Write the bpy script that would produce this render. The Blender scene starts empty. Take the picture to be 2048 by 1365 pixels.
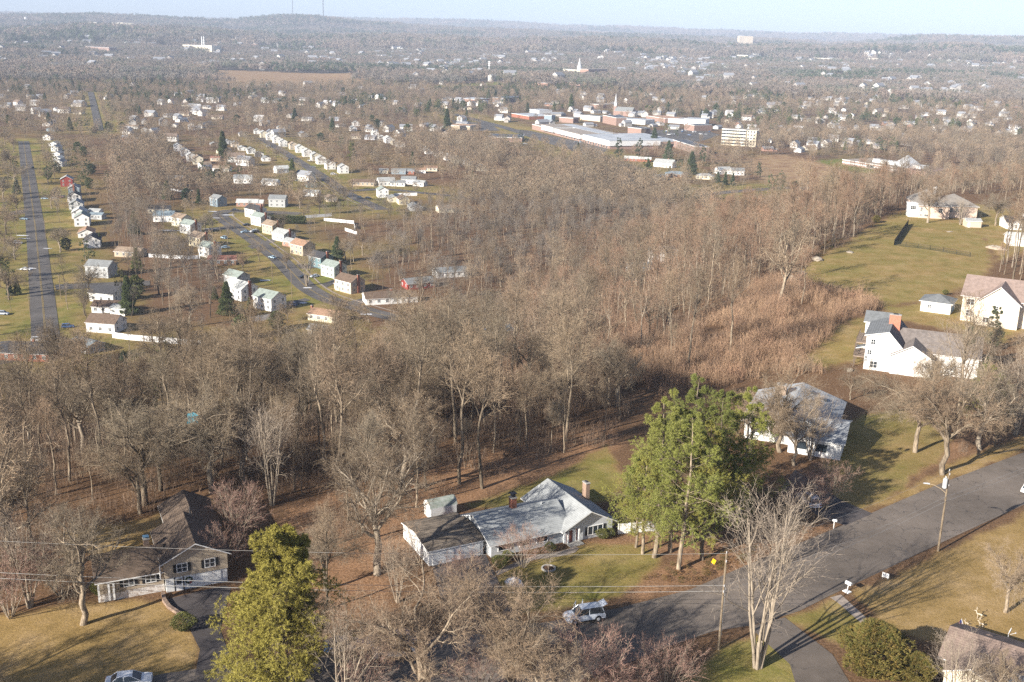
import bpy, math
import numpy as np
from mathutils import Matrix, Vector

# ------------------------------------------------------------------ camera, sky, sun, exposure
F = 2150.0; PITCH = math.radians(15.95); ROLL = math.radians(1.3); CZ = 125.0; PLAT = 50.0
SUN_AZ = math.radians(49.0); SUN_EL = math.radians(24.0)   # shadows run towards +47 deg from the view axis
scene = bpy.context.scene
cam = bpy.data.objects.new('camera', bpy.data.cameras.new('camera'))
scene.collection.objects.link(cam); scene.camera = cam
cam.data.sensor_width = 36; cam.data.lens = 36 * F / 2048; cam.data.clip_start = 1; cam.data.clip_end = 90000
_c, _s = math.cos(ROLL), math.sin(ROLL)
_f = Vector((0, math.cos(PITCH), -math.sin(PITCH))); _u = Vector((0, math.sin(PITCH), math.cos(PITCH))); _r = Vector((1, 0, 0))
_R = _c * _r + _s * _u; _U = -_s * _r + _c * _u
cam.matrix_world = Matrix(((_R.x, _U.x, -_f.x, 0), (_R.y, _U.y, -_f.y, 0), (_R.z, _U.z, -_f.z, CZ), (0, 0, 0, 1)))
world = bpy.data.worlds.new('World'); scene.world = world; world.use_nodes = True
wn = world.node_tree.nodes; wl = world.node_tree.links
bg = wn['Background']; sky = wn.new('ShaderNodeTexSky'); sky.sky_type = 'NISHITA'; sky.sun_disc = False
sky.sun_elevation = SUN_EL; sky.sun_rotation = SUN_AZ + math.pi
sky.air_density = 0.5; sky.dust_density = 0.8; sky.ozone_density = 1.0; sky.altitude = 100
wl.new(sky.outputs[0], bg.inputs[0]); bg.inputs[1].default_value = 0.082
sl = bpy.data.lights.new('sun', 'SUN'); sl.energy = 5.0; sl.angle = math.radians(0.5); sl.color = (1.0, 0.93, 0.83)
sun = bpy.data.objects.new('sun', sl); scene.collection.objects.link(sun)
_d = Vector((math.sin(SUN_AZ) * math.cos(SUN_EL), math.cos(SUN_AZ) * math.cos(SUN_EL), -math.sin(SUN_EL)))
sun.rotation_euler = _d.to_track_quat('-Z', 'Y').to_euler()
scene.view_settings.view_transform = 'Standard'; scene.view_settings.look = 'None'
scene.view_settings.exposure = 1.20; scene.view_settings.gamma = 1.0
scene.cycles.use_denoising = False
scene.cycles.max_bounces = 4; scene.cycles.diffuse_bounces = 2; scene.cycles.glossy_bounces = 2
scene.cycles.volume_bounces = 0; scene.cycles.transparent_max_bounces = 6
scene.cycles.volume_max_steps = 64
HAZE = 7.5e-5
rng = np.random.default_rng(7)
COL = scene.collection

# ------------------------------------------------------------------ where things stand: photograph position -> point on the terrain
def ray(px, py):
    px = np.asarray(px, float); py = np.asarray(py, float)
    a = (px - 1024.) / F; b = -(py - 682.5) / F
    x = _c * a - _s * b; y = _s * a + _c * b
    return x, math.cos(PITCH) + y * math.sin(PITCH), -math.sin(PITCH) + y * math.cos(PITCH)
def plane(px, py, z):
    dx, dy, dz = ray(px, py); t = (z - CZ) / dz
    return np.stack([dx * t, dy * t], -1)
def inpoly(x, y, poly):
    x = np.asarray(x, float); y = np.asarray(y, float)
    ins = np.zeros(np.broadcast(x, y).shape, bool); n = len(poly)
    for i in range(n):
        x1, y1 = poly[i]; x2, y2 = poly[(i + 1) % n]
        if y1 == y2: continue
        c = (y1 > y) != (y2 > y)
        ins ^= c & (x < (x2 - x1) * (y - y1) / (y2 - y1) + x1)
    return ins
def polydist(x, y, poly, closed=False):
    d = np.full(np.broadcast(x, y).shape, 1e9); n = len(poly)
    for i in range(n if closed else n - 1):
        x1, y1 = poly[i]; x2, y2 = poly[(i + 1) % n]
        dx, dy = x2 - x1, y2 - y1; L = dx * dx + dy * dy + 1e-9
        t = np.clip(((x - x1) * dx + (y - y1) * dy) / L, 0, 1)
        d = np.minimum(d, np.hypot(x - x1 - t * dx, y - y1 - t * dy))
    return d
def sdist(x, y, poly):      # > 0 inside
    d = polydist(x, y, poly, True)
    return np.where(inpoly(x, y, poly), d, -d)
def smooth(t):
    t = np.clip(t, 0, 1); return t * t * (3 - 2 * t)
_tab = np.random.default_rng(3).random((256, 256))
def vnoise(x, y):
    x = np.asarray(x, float); y = np.asarray(y, float)
    xi = np.floor(x).astype(int); yi = np.floor(y).astype(int); fx = smooth(x - xi); fy = smooth(y - yi)
    g = lambda i, j: _tab[i % 256, j % 256]
    return (g(xi, yi) * (1 - fx) + g(xi + 1, yi) * fx) * (1 - fy) + (g(xi, yi + 1) * (1 - fx) + g(xi + 1, yi + 1) * fx) * fy
def fbm(x, y, o=3):
    return sum(vnoise(x * 2 ** k + 17 * k, y * 2 ** k + 31 * k) / 2 ** (k + 1) for k in range(o)) / (1 - 2.0 ** -o)

_cr = plane(*zip(*[(-100, 960), (300, 930), (700, 900), (1000, 860), (1230, 800), (1400, 730), (1560, 640), (1640, 520), (1760, 440), (1840, 385)]), PLAT)
_ft = plane(*zip(*[(-60, 850), (400, 840), (650, 815), (800, 775), (910, 715), (1000, 640), (1100, 560), (1300, 480), (1500, 425), (1700, 385)]), 0)
CREST = [(-3000, 150), (-400, 160)] + [tuple(p) for p in _cr] + [(255, 560), (420, 700), (900, 950), (3000, 1100), (3000, -3000), (-3000, -3000)]
FOOT = [(-3000, 380), (-500, 385)] + [tuple(p) for p in _ft] + [(330, 900), (700, 1120), (3500, 1500), (3500, -3000), (-3000, -3000)]
HOR = lambda px: 67.4 + 0.02272 * (px - 1024)
_PB = np.array([(-600, 45), (0, 44), (150, 38), (330, 40), (500, 51), (540, 43), (590, 39), (650, 41), (720, 50), (850, 59), (1100, 70), (1500, 84), (1600, 91), (1700, 88), (1750, 81), (1790, 77), (1850, 80), (1950, 82), (2048, 83), (2600, 84)], float)
_PA = np.array([(-600, 30), (0, 36), (180, 43), (330, 46), (520, 51), (700, 48), (860, 50), (950, 52), (1100, 60), (1300, 67), (1500, 75), (1700, 80), (1900, 84), (2048, 86), (2600, 90)], float)
_PC = np.array([(-600, 92), (0, 72), (200, 60), (420, 66), (600, 82), (800, 78), (1000, 88), (1200, 84), (1400, 96), (1600, 100), (1800, 96), (2048, 104), (2600, 100)], float)
def height(x, y):
    x = np.asarray(x, float); y = np.asarray(y, float)
    r = np.hypot(x, y)
    dc = -sdist(x, y, CREST); df = sdist(x, y, FOOT)
    t = np.where(dc <= 0, 0, np.where(df <= 0, 1, dc / (dc + df + 1e-6)))
    h = PLAT * (1 - (0.35 * t + 0.65 * smooth(t)) * 1.0)
    h = np.where(t >= 1, 0, h)
    h = h + 0.9 * (fbm(x / 60, y / 60) - 0.5) * np.clip(t * (1 - t) * 4, 0, 1) * 4
    far = smooth((r - 1500) / 3000)
    h = h + far * (fbm(x / 900 + 9, y / 900) - 0.42) * 70
    px = 1024 + F * x / np.maximum(y, 1.0) * 0.965
    px = np.where(y <= 1, np.where(x > 0, 2600, -600), px)
    wob = (fbm(x / 1500, y / 1500) - 0.5) * 1800
    for P, D, w in ((_PC, 6500, 1500), (_PB, 9500, 1600), (_PA, 15500, 2600)):
        top = CZ + (HOR(P[:, 0]) - P[:, 1]) / F * D
        z = np.interp(px, P[:, 0], top) + (fbm(px / 60 + D, r * 0 + D / 1000.) - 0.5) * D * 0.0016
        g = np.exp(-((r + wob * (D == 9500) * 0.6 - D) / w) ** 2)
        h = np.maximum(h, z * g)
    return h
def at(px, py, z=None):
    """point of the terrain seen at photograph position (px, py)"""
    if z is not None:
        p = plane(px, py, z); return float(p[0]), float(p[1]), z
    dx, dy, dz = [float(v) for v in ray(px, py)]
    ts = np.geomspace(60, 40000, 900); zz = CZ + dz * ts; hh = height(dx * ts, dy * ts)
    k = int(np.argmax(zz < hh)) if (zz < hh).any() else len(ts) - 1
    lo, hi = ts[max(k - 1, 0)], ts[k]
    tt = np.linspace(lo, hi, 60); zz = CZ + dz * tt; hh = height(dx * tt, dy * tt)
    k = int(np.argmax(zz <= hh)) if (zz <= hh).any() else 59
    return dx * tt[k], dy * tt[k], float(hh[k])
def wpoly(pts):
    return [at(*p)[:2] for p in pts]
def H(x, y): return float(height(np.array([x]), np.array([y]))[0])

# ------------------------------------------------------------------ materials
def srgb(r, g, b): return tuple(((c / 255) / 12.92 if c <= 10 else ((c / 255 + 0.055) / 1.055) ** 2.4) for c in (r, g, b)) + (1,)
MATS = {}
def mat(name, col, rough=0.85, col2=None, scale=4.0, spec=0.3, metal=0.0, coord='obj', rnd=0.0, stretch=None, bump=0.0, detail=4, col3=None, rnd_col=None):
    if name in MATS: return MATS[name]
    m = bpy.data.materials.new(name); m.use_nodes = True; nt = m.node_tree; b = nt.nodes['Principled BSDF']
    b.inputs['Roughness'].default_value = rough; b.inputs['Metallic'].default_value = metal
    b.inputs['Specular IOR Level'].default_value = spec
    c = tuple(col) + (1,) if len(col) == 3 else col
    out = None
    if col2 is not None:
        tc = nt.nodes.new('ShaderNodeTexCoord'); no = nt.nodes.new('ShaderNodeTexNoise'); no.inputs['Scale'].default_value = scale; no.inputs['Detail'].default_value = detail
        src = tc.outputs['Object'] if coord == 'obj' else nt.nodes.new('ShaderNodeNewGeometry').outputs['Position']
        if stretch:
            mp = nt.nodes.new('ShaderNodeMapping'); mp.inputs['Scale'].default_value = stretch; nt.links.new(src, mp.inputs[0]); src = mp.outputs[0]
        nt.links.new(src, no.inputs['Vector'])
        cr = nt.nodes.new('ShaderNodeValToRGB'); cr.color_ramp.elements[0].position = 0.35; cr.color_ramp.elements[1].position = 0.65
        cr.color_ramp.elements[0].color = c; cr.color_ramp.elements[1].color = tuple(col2) + (1,) if len(col2) == 3 else col2
        if col3 is not None:
            e = cr.color_ramp.elements.new(0.5); e.color = tuple(col3) + (1,)
        nt.links.new(no.outputs['Fac'], cr.inputs[0]); out = cr.outputs[0]
        if bump:
            bp = nt.nodes.new('ShaderNodeBump'); bp.inputs['Strength'].default_value = bump; nt.links.new(no.outputs['Fac'], bp.inputs['Height']); nt.links.new(bp.outputs[0], b.inputs['Normal'])
    if rnd or rnd_col:
        oi = nt.nodes.new('ShaderNodeObjectInfo')
        if rnd_col:
            cr2 = nt.nodes.new('ShaderNodeValToRGB'); cr2.color_ramp.interpolation = 'LINEAR'
            els = cr2.color_ramp.elements
            els[0].color = tuple(rnd_col[0]) + (1,); els[1].color = tuple(rnd_col[-1]) + (1,)
            for k, cc in enumerate(rnd_col[1:-1]):
                e = els.new((k + 1) / (len(rnd_col) - 1)); e.color = tuple(cc) + (1,)
            nt.links.new(oi.outputs['Random'], cr2.inputs[0])
            if out is not None:
                mx = nt.nodes.new('ShaderNodeMix'); mx.data_type = 'RGBA'; mx.blend_type = 'MULTIPLY'; mx.inputs[0].default_value = 1
                nt.links.new(out, mx.inputs[6]); nt.links.new(cr2.outputs[0], mx.inputs[7]); out = mx.outputs[2]
            else: out = cr2.outputs[0]
        if rnd:
            hsv = nt.nodes.new('ShaderNodeHueSaturation'); mr = nt.nodes.new('ShaderNodeMapRange')
            mr.inputs['To Min'].default_value = 1 - rnd; mr.inputs['To Max'].default_value = 1 + rnd
            ml = nt.nodes.new('ShaderNodeMath'); ml.operation = 'MULTIPLY'; ml.inputs[1].default_value = 7.13
            fr = nt.nodes.new('ShaderNodeMath'); fr.operation = 'FRACT'
            nt.links.new(oi.outputs['Random'], ml.inputs[0]); nt.links.new(ml.outputs[0], fr.inputs[0])
            nt.links.new(fr.outputs[0], mr.inputs[0]); nt.links.new(mr.outputs[0], hsv.inputs['Value'])
            if out is not None: nt.links.new(out, hsv.inputs['Color'])
            else: hsv.inputs['Color'].default_value = c
            out = hsv.outputs[0]
    if out is not None: nt.links.new(out, b.inputs['Base Color'])
    else: b.inputs['Base Color'].default_value = c
    MATS[name] = m; return m

def stripes(name, col, dark, period, axis='Z', rough=0.7, noise=0.1, width=0.12):
    """siding or shingle courses: thin darker lines at a regular spacing, plus weathering"""
    if name in MATS: return MATS[name]
    m = bpy.data.materials.new(name); m.use_nodes = True; nt = m.node_tree; b = nt.nodes['Principled BSDF']; b.inputs['Roughness'].default_value = rough
    b.inputs['Specular IOR Level'].default_value = 0.25
    tc = nt.nodes.new('ShaderNodeTexCoord'); sp = nt.nodes.new('ShaderNodeSeparateXYZ'); nt.links.new(tc.outputs['Object'], sp.inputs[0])
    src = sp.outputs[axis]
    if axis == 'X':     # vertical boards: run along whichever horizontal direction the wall has
        ad = nt.nodes.new('ShaderNodeMath'); ad.operation = 'ADD'; nt.links.new(sp.outputs['X'], ad.inputs[0]); nt.links.new(sp.outputs['Y'], ad.inputs[1]); src = ad.outputs[0]
    mu = nt.nodes.new('ShaderNodeMath'); mu.operation = 'MULTIPLY'; mu.inputs[1].default_value = 1 / period; nt.links.new(src, mu.inputs[0])
    fr = nt.nodes.new('ShaderNodeMath'); fr.operation = 'FRACT'; nt.links.new(mu.outputs[0], fr.inputs[0])
    lt = nt.nodes.new('ShaderNodeMath'); lt.operation = 'LESS_THAN'; lt.inputs[1].default_value = width; nt.links.new(fr.outputs[0], lt.inputs[0])
    mx = nt.nodes.new('ShaderNodeMix'); mx.data_type = 'RGBA'; nt.links.new(lt.outputs[0], mx.inputs[0])
    mx.inputs[6].default_value = tuple(col) + (1,); mx.inputs[7].default_value = tuple(dark) + (1,)
    no = nt.nodes.new('ShaderNodeTexNoise'); no.inputs['Scale'].default_value = 0.9; no.inputs['Detail'].default_value = 6; no.inputs['Roughness'].default_value = 0.7; nt.links.new(tc.outputs['Object'], no.inputs['Vector'])
    mr = nt.nodes.new('ShaderNodeMapRange'); mr.inputs['From Min'].default_value = 0.3; mr.inputs['From Max'].default_value = 0.7; mr.inputs['To Min'].default_value = 1 - noise; mr.inputs['To Max'].default_value = 1 + noise
    nt.links.new(no.outputs['Fac'], mr.inputs[0])
    hs = nt.nodes.new('ShaderNodeHueSaturation'); nt.links.new(mx.outputs[2], hs.inputs['Color']); nt.links.new(mr.outputs[0], hs.inputs['Value'])
    nt.links.new(hs.outputs[0], b.inputs['Base Color']); MATS[name] = m; return m

WALLC = dict(white=(.78, .77, .74), cream=(.66, .60, .46), beige=(.55, .46, .36), tan=(.46, .38, .28), grey=(.42, .43, .43), bluegrey=(.24, .30, .34), teal=(.14, .22, .24), pale_yellow=(.62, .55, .38), red=(.26, .05, .04), brick=(.34, .14, .09), pinkbrick=(.42, .25, .19), pale_green=(.58, .63, .56), brown=(.18, .11, .07))
ROOFC = dict(grey=(.22, .23, .23), light_grey=(.36, .37, .36), pale=(.52, .53, .50), dark=(.055, .055, .06), brown=(.15, .105, .075), tan=(.29, .22, .16), green_grey=(.26, .30, .27), red=(.24, .11, .08), black=(.03, .03, .032), blue_grey=(.2, .25, .28), orange=(.32, .20, .13))
def wallm(k): c = WALLC[k]; return stripes('siding_' + k, c, tuple(v * .75 for v in c), 0.22, 'Z', .7, .08) if 'brick' not in k else mat('brickwork_' + k, c, .9, tuple(v * .7 for v in c), 6.0)
def roofm(k): c = ROOFC[k]; return stripes('shingle_' + k, c, tuple(v * .7 for v in c), 0.14, 'Z', .9, .3, .2)
GLASS = mat('window_glass', (.03, .04, .05), .08, spec=.6)
TRIM = mat('white_trim', (.78, .78, .76), .6)
SHUT = mat('black_shutter', (.02, .022, .025), .6)
CHIM = mat('chimney_brick', (.30, .12, .08), .9, (.2, .09, .06), 5.0)
CONC = mat('concrete', (.40, .38, .35), .9, (.30, .29, .27), 1.2)
DARKM = mat('dark_metal', (.04, .04, .045), .5)
WOODP = mat('pole_wood', (.24, .19, .13), .9, (.16, .12, .08), 3.0, stretch=(4, 4, .5))
STEEL = mat('galvanised_metal', (.55, .56, .57), .45, metal=.3)

# ------------------------------------------------------------------ mesh helpers
class MB:
    def __init__(s): s.v = []; s.f = []; s.m = []
    def poly(s, pts, mi=0):
        n = len(s.v); s.v += [tuple(p) for p in pts]; s.f.append(tuple(range(n, n + len(pts)))); s.m.append(mi)
    def box(s, x0, x1, y0, y1, z0, z1, mi=0):
        n = len(s.v); s.v += [(x, y, z) for z in (z0, z1) for x, y in ((x0, y0), (x1, y0), (x1, y1), (x0, y1))]
        s.f += [tuple(n + i for i in q) for q in ((3, 2, 1, 0), (4, 5, 6, 7), (0, 1, 5, 4), (1, 2, 6, 5), (2, 3, 7, 6), (3, 0, 4, 7))]; s.m += [mi] * 6
    def slab(s, q, th, mi=0, mside=None):
        """a quad or polygon given thickness downwards"""
        n = len(q); a = len(s.v); s.v += [tuple(p) for p in q] + [(p[0], p[1], p[2] - th) for p in q]
        s.f.append(tuple(range(a, a + n))); s.m.append(mi)
        s.f.append(tuple(range(a + 2 * n - 1, a + n - 1, -1))); s.m.append(mi if mside is None else mside)
        for i in range(n):
            j = (i + 1) % n; s.f.append((a + i, a + i + n, a + j + n, a + j)); s.m.append(mi if mside is None else mside)
    def tube(s, pts, r, n=6, mi=0, r2=None, cap=True):
        pts = [Vector(p) for p in pts]; rings = []
        for i, p in enumerate(pts):
            t = (pts[min(i + 1, len(pts) - 1)] - pts[max(i - 1, 0)]).normalized()
            a = t.cross(Vector((0, 0, 1))) if abs(t.z) < .95 else t.cross(Vector((1, 0, 0))); a.normalize(); b = t.cross(a)
            rr = r + ((r2 if r2 is not None else r) - r) * i / max(len(pts) - 1, 1)
            k = len(s.v); s.v += [tuple(p + (a * math.cos(2 * math.pi * j / n) + b * math.sin(2 * math.pi * j / n)) * rr) for j in range(n)]; rings.append(k)
        for i in range(len(rings) - 1):
            for j in range(n):
                s.f.append((rings[i] + j, rings[i] + (j + 1) % n, rings[i + 1] + (j + 1) % n, rings[i + 1] + j)); s.m.append(mi)
        if cap:
            s.f.append(tuple(rings[0] + j for j in range(n - 1, -1, -1))); s.m.append(mi)
            s.f.append(tuple(rings[-1] + j for j in range(n))); s.m.append(mi)
    def build(s, name, mats, parent=None):
        me = bpy.data.meshes.new(name); me.from_pydata(s.v, [], s.f); me.update()
        for m in (mats if isinstance(mats, (list, tuple)) else [mats]): me.materials.append(m)
        if any(s.m): me.polygons.foreach_set('material_index', s.m)
        o = bpy.data.objects.new(name, me); COL.objects.link(o)
        if parent is not None: o.parent = parent
        return o
def tag(o, label=None, cat=None, group=None, kind=None):
    if label: o['label'] = label
    if cat: o['category'] = cat
    if group: o['group'] = group
    if kind: o['kind'] = kind
    return o
def empty(name, loc, yaw=0, label=None, cat=None, group=None):
    o = bpy.data.objects.new(name, None); o.location = loc; o.rotation_euler = (0, 0, yaw); o.empty_display_size = .5
    COL.objects.link(o); return tag(o, label, cat, group)
def np_mesh(name, V, tris=None, quads=None, mats=(), mi=None):
    me = bpy.data.meshes.new(name); me.vertices.add(len(V)); me.vertices.foreach_set('co', np.asarray(V, np.float32).ravel())
    parts = []; starts = []; k = 0
    if tris is not None and len(tris): parts.append(np.asarray(tris, np.int32).ravel()); starts.append(np.arange(len(tris)) * 3); k = len(tris) * 3
    if quads is not None and len(quads): parts.append(np.asarray(quads, np.int32).ravel()); starts.append(k + np.arange(len(quads)) * 4)
    li = np.concatenate(parts); st = np.concatenate(starts).astype(np.int32)
    me.loops.add(len(li)); me.loops.foreach_set('vertex_index', li)
    me.polygons.add(len(st)); me.polygons.foreach_set('loop_start', st)
    for m in mats: me.materials.append(m)
    if mi is not None: me.polygons.foreach_set('material_index', np.asarray(mi, np.int32))
    me.update(calc_edges=True); return me
def add(name, me, parent=None, kind=None):
    o = bpy.data.objects.new(name, me); COL.objects.link(o)
    if parent is not None: o.parent = parent
    if kind: o['kind'] = kind
    return o
def dup(root, loc, yaw, scale=1.0, label=None, group=None):
    r = root.copy(); COL.objects.link(r); r.location = loc; r.rotation_euler = (0, 0, yaw); r.scale = (scale,) * 3 if not isinstance(scale, tuple) else scale
    if label: r['label'] = label
    if group: r['group'] = group
    for ch in root.children:
        c = ch.copy(); COL.objects.link(c); c.parent = r
        for g in ch.children:
            d = g.copy(); COL.objects.link(d); d.parent = c
    return r
# ------------------------------------------------------------------ the ground: one sheet to the horizon
def wp(pts, z): return [tuple(p) for p in plane(*zip(*pts), z)]
LAWNS = [wp(q, PLAT) for q in (
    [(-80, 1245), (190, 1205), (325, 1200), (345, 1232), (400, 1290), (385, 1345), (300, 1352), (150, 1420), (-80, 1450)],
    [(120, 1068), (300, 1036), (400, 990), (425, 1000), (400, 1060), (200, 1120)],
    [(1000, 1135), (1165, 1092), (1300, 1085), (1330, 1130), (1240, 1190), (1130, 1215), (990, 1225)],
    [(930, 1010), (1100, 955), (1215, 890), (1250, 960), (1230, 1000), (1000, 1020)],
    [(1640, 880), (1720, 830), (1800, 820), (1900, 850), (1900, 900), (1760, 1010), (1700, 1030), (1660, 980)],
    [(1720, 1030), (1900, 930), (2100, 850), (2100, 872), (1900, 962)],
    [(1705, 1190), (2150, 985), (2150, 1300), (1900, 1300), (1790, 1262)],
    [(1575, 1240), (1668, 1192), (1785, 1270), (1700, 1292), (1625, 1262)],
    [(1440, 1290), (1560, 1262), (1690, 1365), (1560, 1420), (1320, 1420)])]
LAWNS_FAR = [wp(q, PLAT) for q in (
    [(1592, 540), (1660, 500), (1720, 468), (1790, 425), (1840, 418), (1960, 462), (1990, 520), (1960, 565), (1890, 592), (1850, 606), (1770, 612), (1700, 585), (1620, 568)],
    [(1835, 415), (1850, 392), (1960, 410), (2120, 430), (2120, 480), (2000, 520), (1960, 470)],
    [(1765, 614), (1900, 600), (2000, 560), (2120, 640), (1990, 690), (1900, 660), (1790, 640)],
    [(1600, 722), (1640, 690), (1690, 643), (1760, 632), (1745, 690), (1725, 722), (1650, 735)])]
LITTER = [wp(q, PLAT) for q in (
    [(560, 1010), (900, 925), (1235, 845), (1240, 900), (930, 1010), (860, 1050), (820, 1120), (760, 1240), (640, 1260), (600, 1150)],
    [(1160, 1088), (1350, 1055), (1480, 1075), (1450, 1115), (1290, 1105), (1240, 1115)],
    [(1280, 1150), (1400, 1090), (1620, 1050), (1690, 1045), (1500, 1125), (1380, 1178), (1240, 1212)],
    [(1740, 900), (1880, 850), (2100, 800), (2100, 860), (1880, 925), (1720, 1025), (1650, 1040)])]
TANS = [wp(q, 0) for q in (
    [(1480, 320), (1560, 308), (1640, 325), (1700, 345), (1780, 350), (1800, 372), (1600, 378), (1540, 372)],
    [(375, 141), (520, 143), (745, 153), (740, 170), (560, 172), (440, 170)],
    [(700, 150), (750, 158), (700, 166)])]
GREENS = [wp(q, 0) for q in (
    [(1625, 323), (1690, 318), (1770, 340), (1750, 352), (1680, 340)],
    [(98, 150), (140, 152), (143, 166), (112, 166)], [(205, 155), (270, 158), (240, 166), (205, 163)], [(1235, 160), (1310, 166), (1290, 171), (1240, 167)],
    [(0, 132), (40, 134), (30, 140), (0, 140)], [(318, 143), (380, 150), (350, 158), (320, 152)], [(850, 176), (1000, 172), (1010, 178), (860, 180)])]
VWOODS = [wp(q, 0) for q in (
    [(700, 640), (745, 560), (830, 500), (800, 452), (870, 425), (960, 385), (1040, 350), (1180, 330), (1260, 350), (1330, 385), (1460, 430), (1540, 440), (1300, 560), (1000, 660), (880, 720)],
    [(215, 300), (330, 290), (340, 330), (400, 380), (480, 395), (400, 398), (300, 400), (230, 400)],
    [(235, 405), (330, 440), (320, 500), (420, 522), (480, 560), (440, 640), (330, 650), (262, 560), (225, 480)],
    [(770, 300), (960, 290), (1040, 320), (960, 370), (880, 330)],
    [(1500, 300), (1700, 290), (1850, 310), (1980, 330), (2080, 360), (2080, 300), (1900, 270), (1500, 275)])]
ROADS = [('left avenue', [(94, 720), (90, 660), (85, 600), (70, 450), (55, 340), (47, 283)], 11.0),
         ('centre street', [(880, 655), (760, 630), (700, 612), (650, 598), (612, 575), (562, 522), (505, 478), (455, 445), (436, 430), (450, 421), (520, 424), (600, 428)], 10.5),
         ('middle street', [(765, 420), (715, 398), (690, 385), (640, 350), (600, 325), (560, 300), (535, 285), (519, 276)], 10.5),
         ('far avenue', [(198, 262), (195, 245), (186, 205), (181, 185)], 10.0),
         ('mill road', [(905, 228), (1011, 256), (1111, 288), (1222, 322), (1300, 345)], 16.0),
         ('marsh road', [(1400, 392), (1450, 385), (1570, 376), (1660, 378), (1752, 377), (1830, 372)], 13.0),
         ('cross street', [(-60, 735), (40, 712), (94, 706), (170, 690)], 11.0),
         ('side street', [(690, 383), (770, 378), (840, 386), (900, 392)], 9.0)]
ROADW = [(n, wp(p, 0), w) for n, p, w in ROADS]
def near_street(x, y):
    d = np.full(np.shape(x), 1e9)
    for n, p, w in ROADW: d = np.minimum(d, polydist(x, y, p) - w / 2)
    return d

az = np.radians(np.concatenate([np.linspace(-180, -42, 46)[:-1], np.linspace(-42, -33, 40)[:-1], np.linspace(-33, 33, 620), np.linspace(33, 42, 40)[1:], np.linspace(42, 180, 46)[1:]]))
rr = np.concatenate([np.linspace(2, 78, 16), np.geomspace(80, 420, 260)[:-1], np.geomspace(420, 3000, 190)[:-1], np.geomspace(3000, 17500, 140)])
A_, R_ = np.meshgrid(az, rr)
X_ = R_ * np.sin(A_); Y_ = R_ * np.cos(A_); Z_ = height(X_, Y_)
curv = 0
nA, nR = len(az), len(rr)
V = np.stack([X_, Y_, Z_], -1).reshape(-1, 3)
idx = np.arange(nA * nR).reshape(nR, nA)
Q = np.stack([idx[:-1, :-1], idx[:-1, 1:], idx[1:, 1:], idx[1:, :-1]], -1).reshape(-1, 4)[:, ::-1]
gm = np_mesh('ground', V, quads=Q)
xs, ys = V[:, 0], V[:, 1]; rs = np.hypot(xs, ys)
def soft(polys, w):
    m = np.zeros(len(xs))
    for p in polys:
        pa = np.array(p); ok = (xs > pa[:, 0].min() - w) & (xs < pa[:, 0].max() + w) & (ys > pa[:, 1].min() - w) & (ys < pa[:, 1].max() + w)
        if ok.any():
            wob = (fbm(xs[ok] / 3.0, ys[ok] / 3.0) - .5) * w * 1.6
            m[ok] = np.maximum(m[ok], smooth((sdist(xs[ok], ys[ok], p) + wob) / w + .5))
    return m
dcv = sdist(xs, ys, FOOT)
valley = dcv < 0
wood = soft(VWOODS, 14)
ds = near_street(xs, ys)
lawn = np.maximum(soft(LAWNS, 1.6), soft(LAWNS_FAR, 4))
res = valley & (rs < 2600)
resl = np.clip(1.1 - ds / 48, 0, 1) * (.55 + .7 * fbm(xs / 15, ys / 15)) + 0.35 * smooth((fbm(xs / 35, ys / 35) - .45) / .2)
lawn = np.maximum(lawn, np.where(res, np.clip(resl, 0, 1) * (1 - wood), 0))
lawn = np.maximum(lawn, soft(GREENS, 8))
litter = soft(LITTER, 3) * (1 - soft(LAWNS, 2) * .75)
tan = soft(TANS, 15)
green = np.clip(np.where(res, .12 + .5 * fbm(xs / 20, ys / 20), 0) + soft(GREENS, 8) + soft([LAWNS[4], LAWNS[8]], 2) * .38 + soft([LAWNS[2], LAWNS[3], LAWNS[7]], 2) * .35 + soft(LAWNS_FAR, 4) * .27, 0, 1)
for nm, arr in (('lawn', lawn), ('litter', litter), ('tan', tan), ('green', green)):
    at_ = gm.attributes.new(nm, 'FLOAT', 'POINT'); at_.data.foreach_set('value', arr.astype(np.float32))
gm.polygons.foreach_set('use_smooth', np.ones(len(gm.polygons), bool))

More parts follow.
